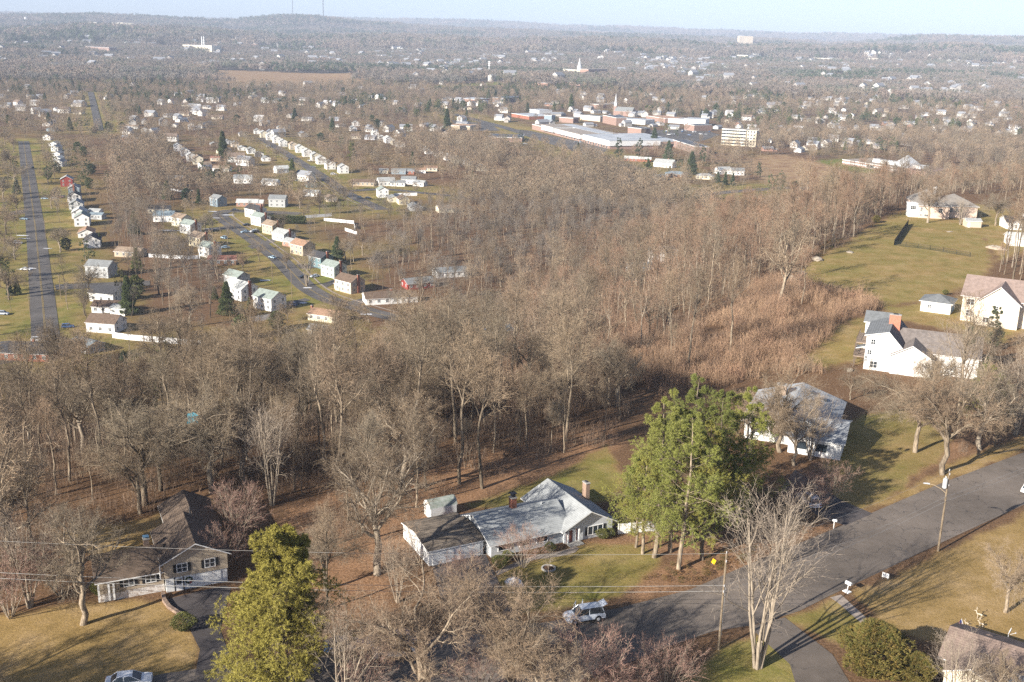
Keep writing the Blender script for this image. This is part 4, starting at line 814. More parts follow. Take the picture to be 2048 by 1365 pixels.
for k, (A, B, d_, h, wm_, rm_, lb) in enumerate((
    ((1023, 234), (1058, 240), 40, 5, wallm('brick'), MEMB, 'brick shop building with white roof at the left end of the factory'), ((1057, 225), (1078, 228), 25, 5, WPNT, MEMB, 'low white shop near the top left of the factory'),
    ((1235, 246), (1290, 250), 30, 6, WPNT, MEMB, 'white flat roofed warehouse behind the brick church'), ((1292, 240), (1330, 246), 34, 6, BRK, mat('orange_roof', (.4, .25, .17), .9), 'shop with orange roof right of the church'),
    ((1336, 246), (1367, 248), 34, 6, WPNT, MEMB, 'white gabled store in the middle of the town'), ((1368, 251), (1410, 253), 36, 9, wallm('white'), MEMB, 'largest white block right of the orange roofed shop'),
    ((1388, 263), (1423, 262), 22, 8, BRK, DKR, 'brick and white annex standing above the white office block'), ((1255, 269), (1282, 272), 18, 9, BRK, DKR, 'dark red brick hall right behind the long factory'),
    ((1205, 246), (1232, 252), 16, 11, BRK, DKR, 'tall brick building left of the church spire'), ((1118, 245), (1146, 247), 16, 7, BRK, roofm('grey'), 'brick school house with grey roof behind the factory'),
    ((1088, 243), (1103, 244), 12, 9, wallm('bluegrey'), DKR, 'dark narrow block behind the factory roof'), ((1160, 240), (1200, 244), 20, 7, wallm('beige'), roofm('grey'), 'beige meeting hall left of the brick block'),
    ((1197, 218), (1230, 217), 22, 7, BRK, GRAV, 'brick block standing among trees above the church'), ((1010, 206), (1038, 202), 25, 8, BRK, DKR, 'brick block with blue dark roof far above the factory'), ((950, 205), (980, 203), 40, 5, wallm('pinkbrick'), MEMB, 'pink brick low block above the town houses'),
    ((1095, 172), (1130, 168), 40, 6, wallm('pinkbrick'), GRAV, 'pale brick hall below the domed seminary'), ((1160, 172), (1210, 169), 50, 7, BRK, GRAV, 'wide brick hall below the seminary wing'))):
    flat('town_building', A, B, d_, h, wm_, rm_, lb, 'building')
# church
x, y, z = at(1246, 232); ch = empty('church', (x, y, z), RD(-25), 'brick church with slender white spire rising above the town', 'church')
gable(ch, -12, 18, -8, 8, 0, 8, 6, 'x', BRK, roofm('grey')); b = MB(); b.box(-16, -11, -2.5, 2.5, 0, 15, 0); b.box(-15.5, -11.5, -2, 2, 15, 20, 1); b.build('tower', [BRK, WPNT], ch)
b = MB(); n = 8; [b.poly([(-13.5 + 2 * math.cos(2 * math.pi * k / n), 2 * math.sin(2 * math.pi * k / n), 20), (-13.5 + 2 * math.cos(2 * math.pi * (k + 1) / n), 2 * math.sin(2 * math.pi * (k + 1) / n), 20), (-13.5, 0, 36)]) for k in range(n)]; b.build('spire', WPNT, ch)
# seminary with cupola
e, L = flat('seminary', (1126, 153), (1166, 156), 24, 22, CREAM, DKR, 'large pale seminary with white domed cupola far beyond the town', 'building', 4, 10, ww=3, wh=3)
b = MB(); b.tube([(L * .68, 10, 22), (L * .68, 10, 34)], 7, 10); b.tube([(L * .68, 10, 34), (L * .68, 10, 44), (L * .68, 10, 58)], 5.5, 10, r2=.4); b.build('cupola', WPNT, e)
flat('seminary_wing', (1176, 157), (1214, 156), 30, 26, wallm('pinkbrick'), GRAV, 'tall red and cream brick wing right of the domed seminary', 'building', 4, 9, ww=3, wh=3)
flat('warehouse', (1372, 171), (1590, 178), 90, 9, WPNT, MEMB, 'very long white warehouse with blue grey roof beyond the right part of the town', 'warehouse')
flat('brick_slab', (172, 105), (219, 108), 30, 22, BRK, DKR, 'long red brick slab building far off on the left', 'building', 3, 12, ww=5, wh=3)
e, L = flat('power_plant', (366, 103), (424, 105), 60, 26, CREAM, GRAV, 'cream power plant with two thin chimneys far off on the left', 'power plant')
for t in (.62, .69): b = MB(); b.tube([(L * t, 10, 20), (L * t, 10, 62)], 2.6, 10, r2=2.0); b.build('smokestack', WPNT, e)
flat('campus_block', (436, 101), (482, 101), 40, 22, wallm('pinkbrick'), DKR, 'pinkish campus block right of the power plant', 'building'); flat('campus_block', (515, 98), (540, 98), 40, 22, BRK, DKR, 'brown campus block above the blue stadium seats', 'building')
e, L = flat('hospital_tower', (1477, 92), (1488, 93), 60, 70, wallm('tan'), GRAV, 'pale hospital tower on the far right horizon, the narrower of the pair', 'hospital'); flat('hospital_tower', (1489, 93), (1503, 93), 60, 75, wallm('tan'), GRAV, 'pale hospital tower on the far right horizon, the wider of the pair', 'hospital')
for A, B, h, lb in (((1508, 92), (1526, 92), 25, 'low pale hospital annex right of the twin towers'), ((1573, 94), (1598, 94), 22, 'wide pale building alone on the far ridge right of the hospital'), ((1495, 121), (1516, 121), 22, 'tan warehouse below the hospital towers'), ((1600, 122), (1662, 125), 16, 'long pale strip of sheds below the far right ridge'), ((1729, 124), (1760, 125), 16, 'thin white shed far off below the right hill'), ((160, 50), (175, 50), 22, 'small white block on the left ridge'), ((194, 51), (206, 51), 20, 'second small white block on the left ridge'), ((222, 52), (246, 53), 20, 'row of pale blocks on the left ridge'), ((1735, 104), (1760, 105), 25, 'cream apartment cluster below the right hill')):
    flat('distant_block', A, B, 60, h, CREAM, MEMB, lb, 'building')
def mast(px, py, h, r, label, name='radio_mast', guyed=True, m=DARKM):
    x, y, z = at(px, py); e = empty(name, (x, y, z), 0, label, 'mast'); b = MB(); b.tube([(0, 0, 0), (0, 0, h)], r, 6); b.build('shaft', m, e); return e
mast(586, 42, 330, 2.2, 'thinner left radio mast on the wooded hill'); mast(647, 46, 360, 3.2, 'thicker right radio mast on the wooded hill')
e = mast(978, 156, 47, 1.1, 'white cell tower standing above the distant trees', 'cell_tower', m=TRIM)
for zz in (46, 41, 36): b = MB(); b.box(-3, 3, -1.2, 1.2, zz - 2, zz); b.build('antenna', TRIM, e)
x, y, z = at(53, 48); e = empty('water_tower', (x, y, z), 0, 'white water tower on the far left ridge', 'water tower'); b = MB(); b.tube([(0, 0, 0), (0, 0, 22)], 3, 8); b.build('stem', TRIM, e)
b = MB(); b.tube([(0, 0, 20), (0, 0, 24), (0, 0, 30), (0, 0, 42), (0, 0, 46)], 3, 12, r2=13); b.build('tank', TRIM, e)

# --- small houses seen far off
FW_ = [mat('far_wall_white', (.74, .73, .70), .8), mat('far_wall_cream', (.60, .54, .43), .8), mat('far_wall_grey', (.42, .43, .45), .8), wallm('pinkbrick')]
FR_ = [mat('far_roof_grey', (.24, .25, .27), .9), mat('far_roof_pale', (.42, .42, .42), .9), mat('far_roof_brown', (.2, .15, .12), .9)]
def small_house(L, W, h, rise, wm, rm, wing):
    b = MB()
    def g(x0, x1, y0, y1, ze, rs):
        ym = (y0 + y1) / 2
        b.poly([(x0, y0, -1), (x1, y0, -1), (x1, y0, ze), (x0, y0, ze)]); b.poly([(x1, y1, -1), (x0, y1, -1), (x0, y1, ze), (x1, y1, ze)])
        b.poly([(x1, y0, -1), (x1, y1, -1), (x1, y1, ze), (x1, ym, ze + rs), (x1, y0, ze)]); b.poly([(x0, y1, -1), (x0, y0, -1), (x0, y0, ze), (x0, ym, ze + rs), (x0, y1, ze)])
        o = .5; s = rs / (ym - y0)
        b.slab([(x0 - o, y0 - o, ze - o * s + .2), (x1 + o, y0 - o, ze - o * s + .2), (x1 + o, ym, ze + rs + .2), (x0 - o, ym, ze + rs + .2)], .15, 1); b.slab([(x1 + o, y1 + o, ze - o * s + .2), (x0 - o, y1 + o, ze - o * s + .2), (x0 - o, ym, ze + rs + .196), (x1 + o, ym, ze + rs + .196)], .15, 1)
    g(-L / 2, L / 2, -W / 2, W / 2, h, rise)
    if wing: g(L / 2 + .01, L / 2 + 5, -W / 2 + 1, W / 2 - 2, h * .55, 1.3)
    for t in np.arange(-L / 2 + 1.5, L / 2 - 1, 3.0): b.box(t - .5, t + .5, -W / 2 - .03, -W / 2 + .02, h * .62 - .6, h * .62 + .6, 2)
    o = b.build('house', [wm, rm, GLASS]); me = o.data; bpy.data.objects.remove(o); return me
SH = [small_house(12 + 2 * (k % 3), 8.5, 5.8 if k % 2 else 3.4, 3.0 if k % 2 else 2.0, FW_[(0, 0, 1, 0, 2, 0, 3, 0)[k % 8]], FR_[(0, 1, 2, 0, 0, 2, 0, 0)[k % 8]], k % 3 == 0) for k in range(12)]
SWL = ['white', 'white', 'cream', 'white', 'grey', 'white', 'pink brick', 'white'] * 2; SRL = ['grey', 'pale', 'brown', 'grey', 'grey', 'brown', 'grey', 'grey'] * 2
rg = np.random.default_rng(21)
areas = [(0, 205, 165, 240, 9, 'left of the far avenue'), (322, 200, 445, 250, 24, 'beyond the middle street'), (470, 190, 700, 245, 17, 'in the far trees'), (885, 196, 1010, 256, 24, 'at the town edge'), (1010, 195, 1290, 215, 8, 'above the town'),
         (1500, 262, 1625, 305, 17, 'right of the offices'), (1625, 200, 2048, 300, 44, 'in the wide suburb'), (1430, 230, 1560, 262, 10, 'above the offices'), (700, 262, 830, 300, 9, 'in the far wood'), (225, 268, 345, 292, 7, 'above the small wood'), (600, 345, 700, 372, 6, 'by the side street'), (440, 302, 540, 345, 8, 'near the tall spruce')]
for x0, y0, x1, y1, n, wh in areas:
    for k in range(n):
        px, py = rg.uniform(x0, x1), rg.uniform(y0, y1); x, y, z = at(px, py)
        if near_street(np.array([x]), np.array([y]))[0] < 12 or any((x - a) ** 2 + (y - b) ** 2 < (r + 9) ** 2 for a, b, r in FOOTPRINTS): continue
        v = int(rg.integers(0, 12)); o = add('house', SH[v]); o.location = (x, y, z); o.rotation_euler = (0, 0, RD(rg.choice([-25, -20, 55, 60, 5, -40]) + rg.uniform(-6, 6)))
        tag(o, 'small %s house with %s roof %s' % (SWL[v], SRL[v], wh), 'house', 'small houses ' + wh); FOOTPRINTS.append((x, y, 8)); HOUSES.append((x, y))
far_pts = []
for x0, y0, x1, y1, n in [(1010, 222, 1440, 262, 45), (1500, 180, 2048, 262, 80), (1630, 262, 2048, 300, 26), (560, 150, 930, 240, 34), (0, 195, 470, 250, 16), (930, 150, 1500, 215, 40), (470, 250, 900, 275, 14), (250, 230, 420, 262, 12)]:
    for _ in range(n): far_pts.append((rg.uniform(x0, x1), rg.uniform(y0, y1)))
for x0, y0, x1, y1, n in [(740, 90, 1300, 140, 110), (0, 80, 700, 140, 130), (1300, 90, 2048, 150, 130), (0, 165, 560, 200, 24), (740, 133, 930, 150, 26), (1280, 122, 1430, 152, 90), (1340, 112, 1700, 160, 60), (880, 74, 1240, 106, 90), (590, 78, 680, 92, 40), (1540, 92, 1900, 118, 40), (0, 52, 560, 96, 90), (1780, 112, 2048, 200, 60), (1500, 165, 1780, 215, 30), (600, 100, 900, 135, 16), (1040, 100, 1250, 130, 22), (400, 135, 560, 160, 8)]:
    for _ in range(n): far_pts.append((rg.uniform(x0, x1), rg.uniform(y0, y1)))
fv, ff, fm = [], [], []; k0 = 0
far_pts = [q for q in far_pts if not any(inpoly(*[np.array([v]) for v in plane(q[0], q[1], 0)], p_)[0] for p_ in TANS + GREENS)]
for px, py in far_pts:
    x, y, z = at(px, py); D = math.hypot(x, y); me = SH[int(rg.integers(0, 12))]; s = (.95 if D < 2500 else 1.15 if D < 2700 else 1.75) * rg.uniform(.8, 1.2); a = rg.uniform(0, 6.28); ca, sa = math.cos(a), math.sin(a)
    if D < 2500 and (near_street(np.array([x]), np.array([y]))[0] < 10 or any((x - a) ** 2 + (y - b) ** 2 < (r + 7) ** 2 for a, b, r in FOOTPRINTS)): continue
    if D < 5500: FOOTPRINTS.append((x, y, 6 * s))
    up = 0 if D < 2700 else 9
    for v in me.vertices: c = v.co; fv.append((x + s * (c.x * ca - c.y * sa), y + s * (c.x * sa + c.y * ca), (z - 3) if c.z < -.5 else z + up + s * c.z))
    for p in me.polygons:
        if p.material_index < 2: ff.append(tuple(k0 + i for i in p.vertices)); fm.append(p.material_index)
    k0 += len(me.vertices)
me = bpy.data.meshes.new('distant_houses'); me.from_pydata(fv, [], ff); me.materials.append(mat('distant_wall', (.56, .55, .52), .8, (.36, .33, .30), .02)); me.materials.append(FR_[0]); me.polygons.foreach_set('material_index', fm); me.update()
tag(add('distant_houses', me), 'scattered pale houses of the distant suburbs below the hills', 'houses', kind='stuff')
# ------------------------------------------------------------------ trees
def nrm(v): return v / (np.linalg.norm(v, axis=-1, keepdims=True) + 1e-9)
def spawn(P, R, m, t0, t1, ang0, ang1, lr, K, curl, up, rg, rr=.55, shape=None, tip=.3, tiers=0):
    N, K0, _ = P.shape; seg = np.linalg.norm(np.diff(P, axis=1), axis=2).sum(1)
    t = (np.arange(m)[None] + rg.random((N, m))) / m * (t1 - t0) + t0
    if tiers: t = t0 + (t1 - t0) * np.clip(np.round((t - t0) / (t1 - t0) * tiers) / tiers + rg.normal(0, .008, t.shape), 0, 1)
    f = t * (K0 - 1); i = np.clip(f.astype(int), 0, K0 - 2); fr = f - i; n = np.arange(N)[:, None]
    st = P[n, i] * (1 - fr[..., None]) + P[n, i + 1] * fr[..., None]; tg = nrm(P[n, i + 1] - P[n, i]); r0 = (R[n, i] * (1 - fr) + R[n, i + 1] * fr) * rr
    ph = (np.arange(m)[None] * 2.4 + rg.random((N, 1)) * 6.28 + rg.normal(0, .5, (N, m)))
    ref = np.where(np.abs(tg[..., 2:3]) > .9, np.array([1., 0, 0]), np.array([0, 0, 1.])); a = nrm(np.cross(tg, ref)); b = np.cross(tg, a)
    per = a * np.cos(ph)[..., None] + b * np.sin(ph)[..., None]
    an = np.radians(rg.uniform(ang0, ang1, (N, m)))[..., None]
    d = nrm(tg * np.cos(an) + per * np.sin(an)); L = seg[:, None] * lr * rg.uniform(.7, 1.2, (N, m))
    if shape is not None: L = L * shape((t - t0) / (t1 - t0 + 1e-9))
    pts = [st]; step = L[..., None] / (K - 1); p = st
    for k in range(K - 1):
        p = p + d * step; pts.append(p); d = nrm(d + rg.normal(0, curl, d.shape) + np.array([0, 0, up]))
    Q = np.stack(pts, 2).reshape(N * m, K, 3); rad = (r0[..., None] * np.linspace(1, tip, K)).reshape(N * m, K)
    return Q, rad
def tubes(P, R, s):
    N, K, _ = P.shape; T = np.gradient(P, axis=1); T = nrm(T); ref = np.where(np.abs(T[..., 2:3]) > .9, np.array([1., 0, 0]), np.array([0, 0, 1.]))
    a = nrm(np.cross(T, ref)); b = np.cross(T, a); th = np.arange(s) * 2 * np.pi / s
    V = P[:, :, None] + (a[:, :, None] * np.cos(th)[:, None] + b[:, :, None] * np.sin(th)[:, None]) * R[:, :, None, None]
    ix = np.arange(N * K * s).reshape(N, K, s); nx = np.roll(ix, -1, 2)
    return V.reshape(-1, 3), np.stack([ix[:, :-1], nx[:, :-1], nx[:, 1:], ix[:, 1:]], -1).reshape(-1, 4)
def slivers(P, w, rg):
    """thin tapering twigs: one triangle for each"""
    A, B = P[:, 0], P[:, -1]; d = nrm(B - A); pr = nrm(np.cross(d, rg.normal(0, 1, d.shape))) * (np.asarray(w)[:, None] if np.ndim(w) else w) * .5
    V = np.stack([A - pr, A + pr, B], 1).reshape(-1, 3); return V, np.arange(len(V)).reshape(-1, 3)
def join(parts):
    Vs, T, Q, k = [], [], [], 0
    for V, F_ in parts:
        Vs.append(V); (T if F_.shape[1] == 3 else Q).append(F_ + k); k += len(V)
    return np.concatenate(Vs), (np.concatenate(T) if T else None), (np.concatenate(Q) if Q else None)
BARK = mat('grey_bark', (.10, .078, .055), .95, (.30, .24, .17), 1.2, stretch=(3, 3, .6), rnd=.45)
BARKP = mat('pale_bark', (.36, .30, .225), .9, (.22, .18, .135), 1.0, stretch=(3, 3, .8))
BIRCH = mat('birch_bark', (.62, .57, .50), .9, (.36, .31, .26), 1.4)
TWIG = mat('bare_twigs', (.5, .5, .5), .95, rnd_col=[(.19, .142, .095), (.26, .195, .128), (.20, .165, .115), (.30, .215, .14), (.18, .152, .11), (.25, .17, .11)], rnd=.28)
TWIGR = mat('reddish_twigs', (.30, .185, .145), .95, rnd=.12)
TWIGP = mat('pale_twigs', (.33, .27, .21), .95, rnd=.1)
TWIGT = mat('tan_saplings', (.5, .5, .5), .95, rnd_col=[(.33, .215, .135), (.27, .175, .11), (.37, .25, .16), (.31, .185, .12)], rnd=.15)
LOD = {0: dict(b=1.0, w=.036, s=(7, 5, 3)), 1: dict(b=.55, w=.062, s=(5, 3, 3)), 2: dict(b=.3, w=.2, s=(4, 3, 3))}
def bare(kind, H, seed, lod=0):
    """a leafless tree: returns (wood mesh parts, twig mesh parts)"""
    g = np.random.default_rng(seed); o = LOD[lod]; q = o['b']; n = lambda v: max(2, int(v * q)); s0, s1, s2 = o['s']
    def trunk(P, r0, r1): return P, np.linspace(r0, r1, P.shape[1])[None].repeat(len(P), 0)
    K = 9; zs = np.linspace(-.4, 1, K)
    wood, twigs = [], []
    if kind == 'forest':
        P = np.zeros((1, K, 3)); P[0, :, 2] = np.linspace(-.5, H * .96, K); P[0, 1:, :2] = np.cumsum(g.normal(0, H * .012, (K - 1, 2)), 0)
        P, R = trunk(P, H * .0125, H * .003); wood.append(tubes(P, R, s0))
        A, RA = spawn(P, R, n(15), .5, .98, 22, 48, .27, 5, .13, .12, g, .6, lambda t: 1.15 - .75 * t); wood.append(tubes(A, RA, s1))
        B, RB = spawn(A, RA, n(9), .2, .98, 25, 55, .5, 4, .15, .10, g, .6); wood.append(tubes(B, np.maximum(RB, .012), s2))
        C, RC = spawn(B, RB, n(9), .1, 1, 20, 55, .55, 2, 0, 0, g); twigs.append(slivers(C, o['w'] * 1.2, g))
        if lod < 2: D, _ = spawn(C, RC, 4, .2, 1, 20, 50, .55, 2, 0, 0, g); twigs.append(slivers(D, o['w'] * .8, g))
    elif kind == 'oak':
        P = np.zeros((1, 6, 3)); P[0, :, 2] = np.linspace(-.5, H * .5, 6); P[0, 1:, :2] = np.cumsum(g.normal(0, H * .015, (5, 2)), 0)
        P, R = trunk(P, H * .026, H * .016); wood.append(tubes(P, R, s0 + 1))
        A, RA = spawn(P, R, 8, .5, 1, 25, 62, .98, 8, .17, .05, g, .62, lambda t: .8 + .35 * t, tip=.22); wood.append(tubes(A, RA, s0))
        A2, RA2 = spawn(A, RA, n(8), .2, .95, 30, 65, .5, 6, .2, .06, g, .6, lambda t: 1.1 - .6 * t); wood.append(tubes(A2, RA2, s1))
        B, RB = spawn(A2, RA2, n(10), .15, 1, 25, 60, .42, 4, .2, .06, g, .6); wood.append(tubes(B, np.maximum(RB, .014), s2))
        C, RC = spawn(B, RB, n(9), .1, 1, 20, 60, .5, 2, 0, 0, g); twigs.append(slivers(C, o['w'], g))
        D, _ = spawn(C, RC, n(5), .2, 1, 20, 55, .6, 2, 0, 0, g); twigs.append(slivers(D, o['w'] * .8, g))
    elif kind in ('vase', 'clump'):
        m = 6 if kind == 'vase' else 11; ph = np.arange(m) * 2.4 + g.random(); tilt = np.radians(g.uniform(4, 15 if kind == 'vase' else 36, m)); P = np.zeros((m, 8, 3)); d = np.stack([np.cos(ph) * np.sin(tilt), np.sin(ph) * np.sin(tilt), np.cos(tilt)], -1)
        base = np.stack([np.cos(ph), np.sin(ph), 0 * ph], -1) * H * .016; base[:, 2] = -.5; p = base.copy(); P[:, 0] = p
        for k in range(1, 8): p = p + d * H * g.uniform(.85, 1.05, (m, 1)) / 7; P[:, k] = p; d = nrm(d + g.normal(0, .045, d.shape) + np.array([0, 0, .03]))
        P, R = trunk(P, H * (.0105 if kind == 'vase' else .008), H * .0025); wood.append(tubes(P, R, s0))
        if kind == 'vase': tr = np.zeros((1, 4, 3)); tr[0, :, 2] = np.linspace(-.5, H * .16, 4); wood.append(tubes(tr, np.array([[H * .027, H * .023, H * .021, H * .016]]), 8))
        A, RA = spawn(P, R, n(7 if kind == 'vase' else 6), .3, .97, 18, 48, .38, 5, .1, .10, g, .6, lambda t: 1.2 - .7 * t); wood.append(tubes(A, RA, s1))
        B, RB = spawn(A, RA, n(5), .15, .98, 20, 45, .5, 4, .1, .08, g, .6); wood.append(tubes(B, np.maximum(RB, .012), s2))
        C, RC = spawn(B, RB, n(5), .1, 1, 20, 45, .55, 2, 0, 0, g); twigs.append(slivers(C, o['w'], g))
        D, _ = spawn(C, RC, n(3), .2, 1, 20, 50, .6, 2, 0, 0, g); twigs.append(slivers(D, o['w'] * .8, g))
    return wood, twigs
def white_pine(H, seed, q=1.0, w=.045, spread=.3, base=.22, dens=1.0):
    g = np.random.default_rng(seed); P = np.zeros((1, 10, 3)); P[0, :, 2] = np.linspace(-.5, H, 10); P[0, 1:, :2] = np.cumsum(g.normal(0, H * .006, (9, 2)), 0)
    R = np.linspace(H * .016, H * .002, 10)[None]; wood = [tubes(P, R, 7)]
    A, RA = spawn(P, R, int(54 * q * dens), base, .985, 55, 92, spread, 6, .10, .06, g, .32, lambda t: (1.0 - .75 * t ** 1.5) * g.uniform(.45, 1.35, t.shape), tiers=int(13 * max(q, .6))); wood.append(tubes(A, RA, 3))
    B, RB = spawn(A, RA, int(10 * q ** .5), .42, 1, 30, 65, .36, 3, .1, .08, g, .5, lambda t: 1.15 - .6 * t); wood.append(tubes(B, np.maximum(RB, .012), 3))
    C, RC = spawn(B, RB, int(6 * q ** .5), .2, 1, 25, 60, .42, 2, 0, .1, g)
    D, _ = spawn(C, RC, int(20 * min(q, 1)) + 3, .3, 1.0, 25, 80, .85, 2, 0, 0, g)
    D[:, 1] = D[:, 0] + nrm(D[:, 1] - D[:, 0]) * g.uniform(.2, .42, (len(D), 1)) * (1 if q > .6 else 1.8)
    return wood, [slivers(D, w, g)]
def cone_tree(H, seed, q=1.0, w=.16, rad=.2, round_=False):
    g = np.random.default_rng(seed); n = int(2600 * q); t = g.random(n) ** .8; z = H * (.05 + .95 * t)
    prof = (1 - t) ** .85 if not round_ else np.sqrt(np.clip(1 - (2 * t - 1) ** 2, .02, 1)) * .95
    lob = 1 + .22 * np.sin(g.integers(3, 7) * np.arctan2(1, 1) + z * 2.2); th = g.random(n) * 6.283; r = H * rad * prof * (g.uniform(.35, 1.0, n) ** .5) * lob * (1 + .15 * np.sin(3 * th + z))
    A = np.stack([r * np.cos(th), r * np.sin(th), z], -1); parts = []
    for k in range(7):
        out = np.stack([np.cos(th + g.normal(0, .6, n)), np.sin(th + g.normal(0, .6, n)), g.normal(-.1 if not round_ else .5, .5, n)], -1); B = A + nrm(out) * H * .055 * g.uniform(.6, 1.3, (n, 1))
        parts.append(slivers(np.stack([A + g.normal(0, H * .012, A.shape), B], 1), w, g))
    P = np.zeros((1, 4, 3)); P[0, :, 2] = np.linspace(-.5, H * .92, 4); return [tubes(P, np.linspace(H * .02, .02, 4)[None], 6)], parts
NEED_W = mat('pine_needles', (.5, .5, .5), .8, rnd_col=[(.31, .28, .055), (.25, .24, .055), (.34, .29, .065)], rnd=.12, spec=.2)
NEED_D = mat('pine_needles_deep', (.5, .5, .5), .8, rnd_col=[(.24, .245, .055), (.18, .20, .055), (.28, .26, .06)], rnd=.12, spec=.2)
NEED_G = mat('deep_green_needles', (.5, .5, .5), .8, rnd_col=[(.085, .115, .05), (.115, .135, .05), (.07, .095, .055), (.15, .155, .05)], rnd=.15, spec=.2)
NEED_Y = mat('olive_leaves', (.10, .10, .026), .8, (.19, .135, .04), 1.5, spec=.2)
SHRUB = mat('shrub_leaves', (.10, .12, .035), .7, (.17, .16, .05), 1.2, rnd=.2)
def mesh_of(name, parts, m):
    V, T, Q = join(parts); return np_mesh(name, V, T, Q, [m])
TREE = {}
def tmpl(key, wt, bm, tm): TREE[key] = (mesh_of('trunk', wt[0], bm), mesh_of('crown', wt[1], tm), 'tree')
for k in range(7): tmpl(('forest', k), bare('forest', 25, 100 + k), BARK, TWIG)
for k in range(3): tmpl(('oak', k), bare('oak', 22, 200 + k), BARKP if k == 2 else BARK, TWIG)
for k in range(2): tmpl(('vase', k), bare('vase', 22, 300 + k), BARKP, TWIGP)
for k in range(2): tmpl(('clump', k), bare('clump', 9, 320 + k), BARKP, TWIGR)
for k in range(3): tmpl(('pine', k), white_pine(26, 400 + k, spread=(.25, .3, .27)[k]), BARK, NEED_D)
tmpl(('bigpine', 0), white_pine(20, 420, 1.6, .05, .34, .08, 1.75), BARK, NEED_W)
tmpl(('fir', 0), cone_tree(14, 430), BARK, NEED_G); tmpl(('fir', 1), cone_tree(16, 431, rad=.27), BARK, NEED_G)
tmpl(('fir', 2), white_pine(20, 432, .5, .22, .3, .1), BARK, NEED_G)
tmpl(('olive', 0), cone_tree(7, 440, 1.6, .10, .55, True), BARK, NEED_Y); tmpl(('shrub', 0), cone_tree(2, 441, .5, .06, .6, True), BARK, SHRUB)
def plant(key, x, y, z, s=1.0, yaw=None, label=None, cat='bare tree', name='bare_tree', group=None, split=True, sz=None):
    w, c, _ = TREE[key]; e = empty(name, (x, y, z), float(rng.random() * 6.28) if yaw is None else yaw, label, cat, group); e.scale = (s, s, s * (sz or 1))
    add('trunk', w, e); add('crown', c, e); return e
# --- trees one can name
def hero(key, px, py, s, label, z=PLAT, yaw=None, **k):
    x, y, zz = at(px, py, z) if z is not None else at(px, py); HEROES.append((x, y)); return plant(key, x, y, zz, s, yaw, label, **k)
HEROES = []
hero(('oak', 1), 165, 1250, .78, 'bare tree with leaning trunk on the lawn in front of the tan split level house', yaw=1.0)
hero(('oak', 2), 755, 1150, 1.05, 'great spreading bare oak between the two front houses, taller than the ranch house', yaw=2.2)
hero(('vase', 0), 1515, 1335, 1.02, 'tall pale many stemmed bare tree beside the drive at the road edge', yaw=.4)
hero(('vase', 1), 1568, 1068 + 60, .35, 'small pale bare tree at the bend of the ground cover bank')
hero(('clump', 0), 1165, 1420, 1.15, 'bushy reddish bare tree below the silver car')
hero(('clump', 1), 1330, 1385, .78, 'smaller reddish bare bush tree left of the plain pole')
hero(('oak', 0), 845, 1440, .92, 'bare tree with crossing limbs at the bottom centre', yaw=4.0)
hero(('oak', 1), 1015, 1440, .85, 'bare tree with crooked limbs at the bottom just right of centre')
hero(('vase', 0), 690, 1420, .6, 'slim bare tree beside the big yellow green pine')
hero(('clump', 0), 1245, 1425, .8, 'reddish bare bush tree between the two bushy ones'); hero(('clump', 1), 955, 1400, .8, 'twiggy bush tree at the bottom left of the silver car'); hero(('oak', 2), 1080, 1450, .7, 'bare tree cut by the bottom edge below the silver car'); hero(('clump', 0), 730, 1390, .9, 'twiggy bush tree right of the big yellow green pine')
hero(('clump', 0), 930, 1180, .62, 'small bare ornamental tree in front of the double garage'); hero(('clump', 1), 1045, 1135, .7, 'small bare tree before the ranch house windows')
hero(('vase', 1), 795, 1205, .4, 'thin bare sapling left of the double garage')
hero(('oak', 0), 2010, 1225, .52, 'bare tree on the right lawn below the street lamp pole', yaw=.7); hero(('vase', 1), 1905, 1420, .42, 'bare crooked tree in front of the brown roofed house'); hero(('oak', 2), 1985, 1430, .4, 'pale bare tree at the bottom right corner')
hero(('oak', 1), 1885, 1010 - 60, .95, 'large bare tree on the grass above the road near the lamp pole', yaw=2.0); hero(('oak', 0), 1830, 905, .85, 'dark spreading bare tree behind the shaded lawn', yaw=5); hero(('oak', 2), 1960, 900, .9, 'large bare tree right of the shaded lawn'); hero(('vase', 1), 2030, 870, .8, 'tall bare tree at the right edge above the road')
hero(('oak', 2), 1862, 815, .7, 'pale barked birch like tree before the tall white house'); hero(('oak', 1), 1700, 800, .32, 'low spreading bare tree below the white balconies'); hero(('vase', 1), 1920, 790, .8, 'birch like bare tree in front of the big dark roof')
hero(('oak', 2), 1855, 446, .95, 'massive pale trunked tree standing before the cream hilltop house', yaw=1.5)
hero(('oak', 0), 1990, 452, .75, 'dark bare tree beside the white cottage'); hero(('vase', 0), 1920, 450, .5, 'slim bare tree left of the tool shed')
hero(('oak', 1), 1560, 905, .8, 'bare tree with dark branches across the white walls of the hidden house', yaw=3); hero(('vase', 1), 1620, 920, .55, 'pinkish bare tree right of the hidden house'); hero(('clump', 0), 1650, 1015, .9, 'dark red twiggy bush tree beside the shaded drive'); hero(('clump', 1), 1600, 1040, .9, 'second dark twiggy bush tree nearer the road'); hero(('oak', 0), 1500, 905, .62, 'bare tree between the pines and the hidden house')
hero(('oak', 2), 425, 985, .95, 'tall bare tree rising behind the rear roof of the tan house', yaw=5.1); hero(('oak', 0), 290, 1010, .95, 'tall leaning bare oak at the wood edge behind the tan house', yaw=2.6); hero(('forest', 3), 965, 978, .98, 'straight tall bare tree at the edge of the back lawn')
hero(('clump', 1), 440, 1150, .8, 'dark twiggy bush tree against the right side of the tan house'); hero(('clump', 0), 470, 1080, 1.0, 'purplish twiggy tree behind the big yellow green pine')
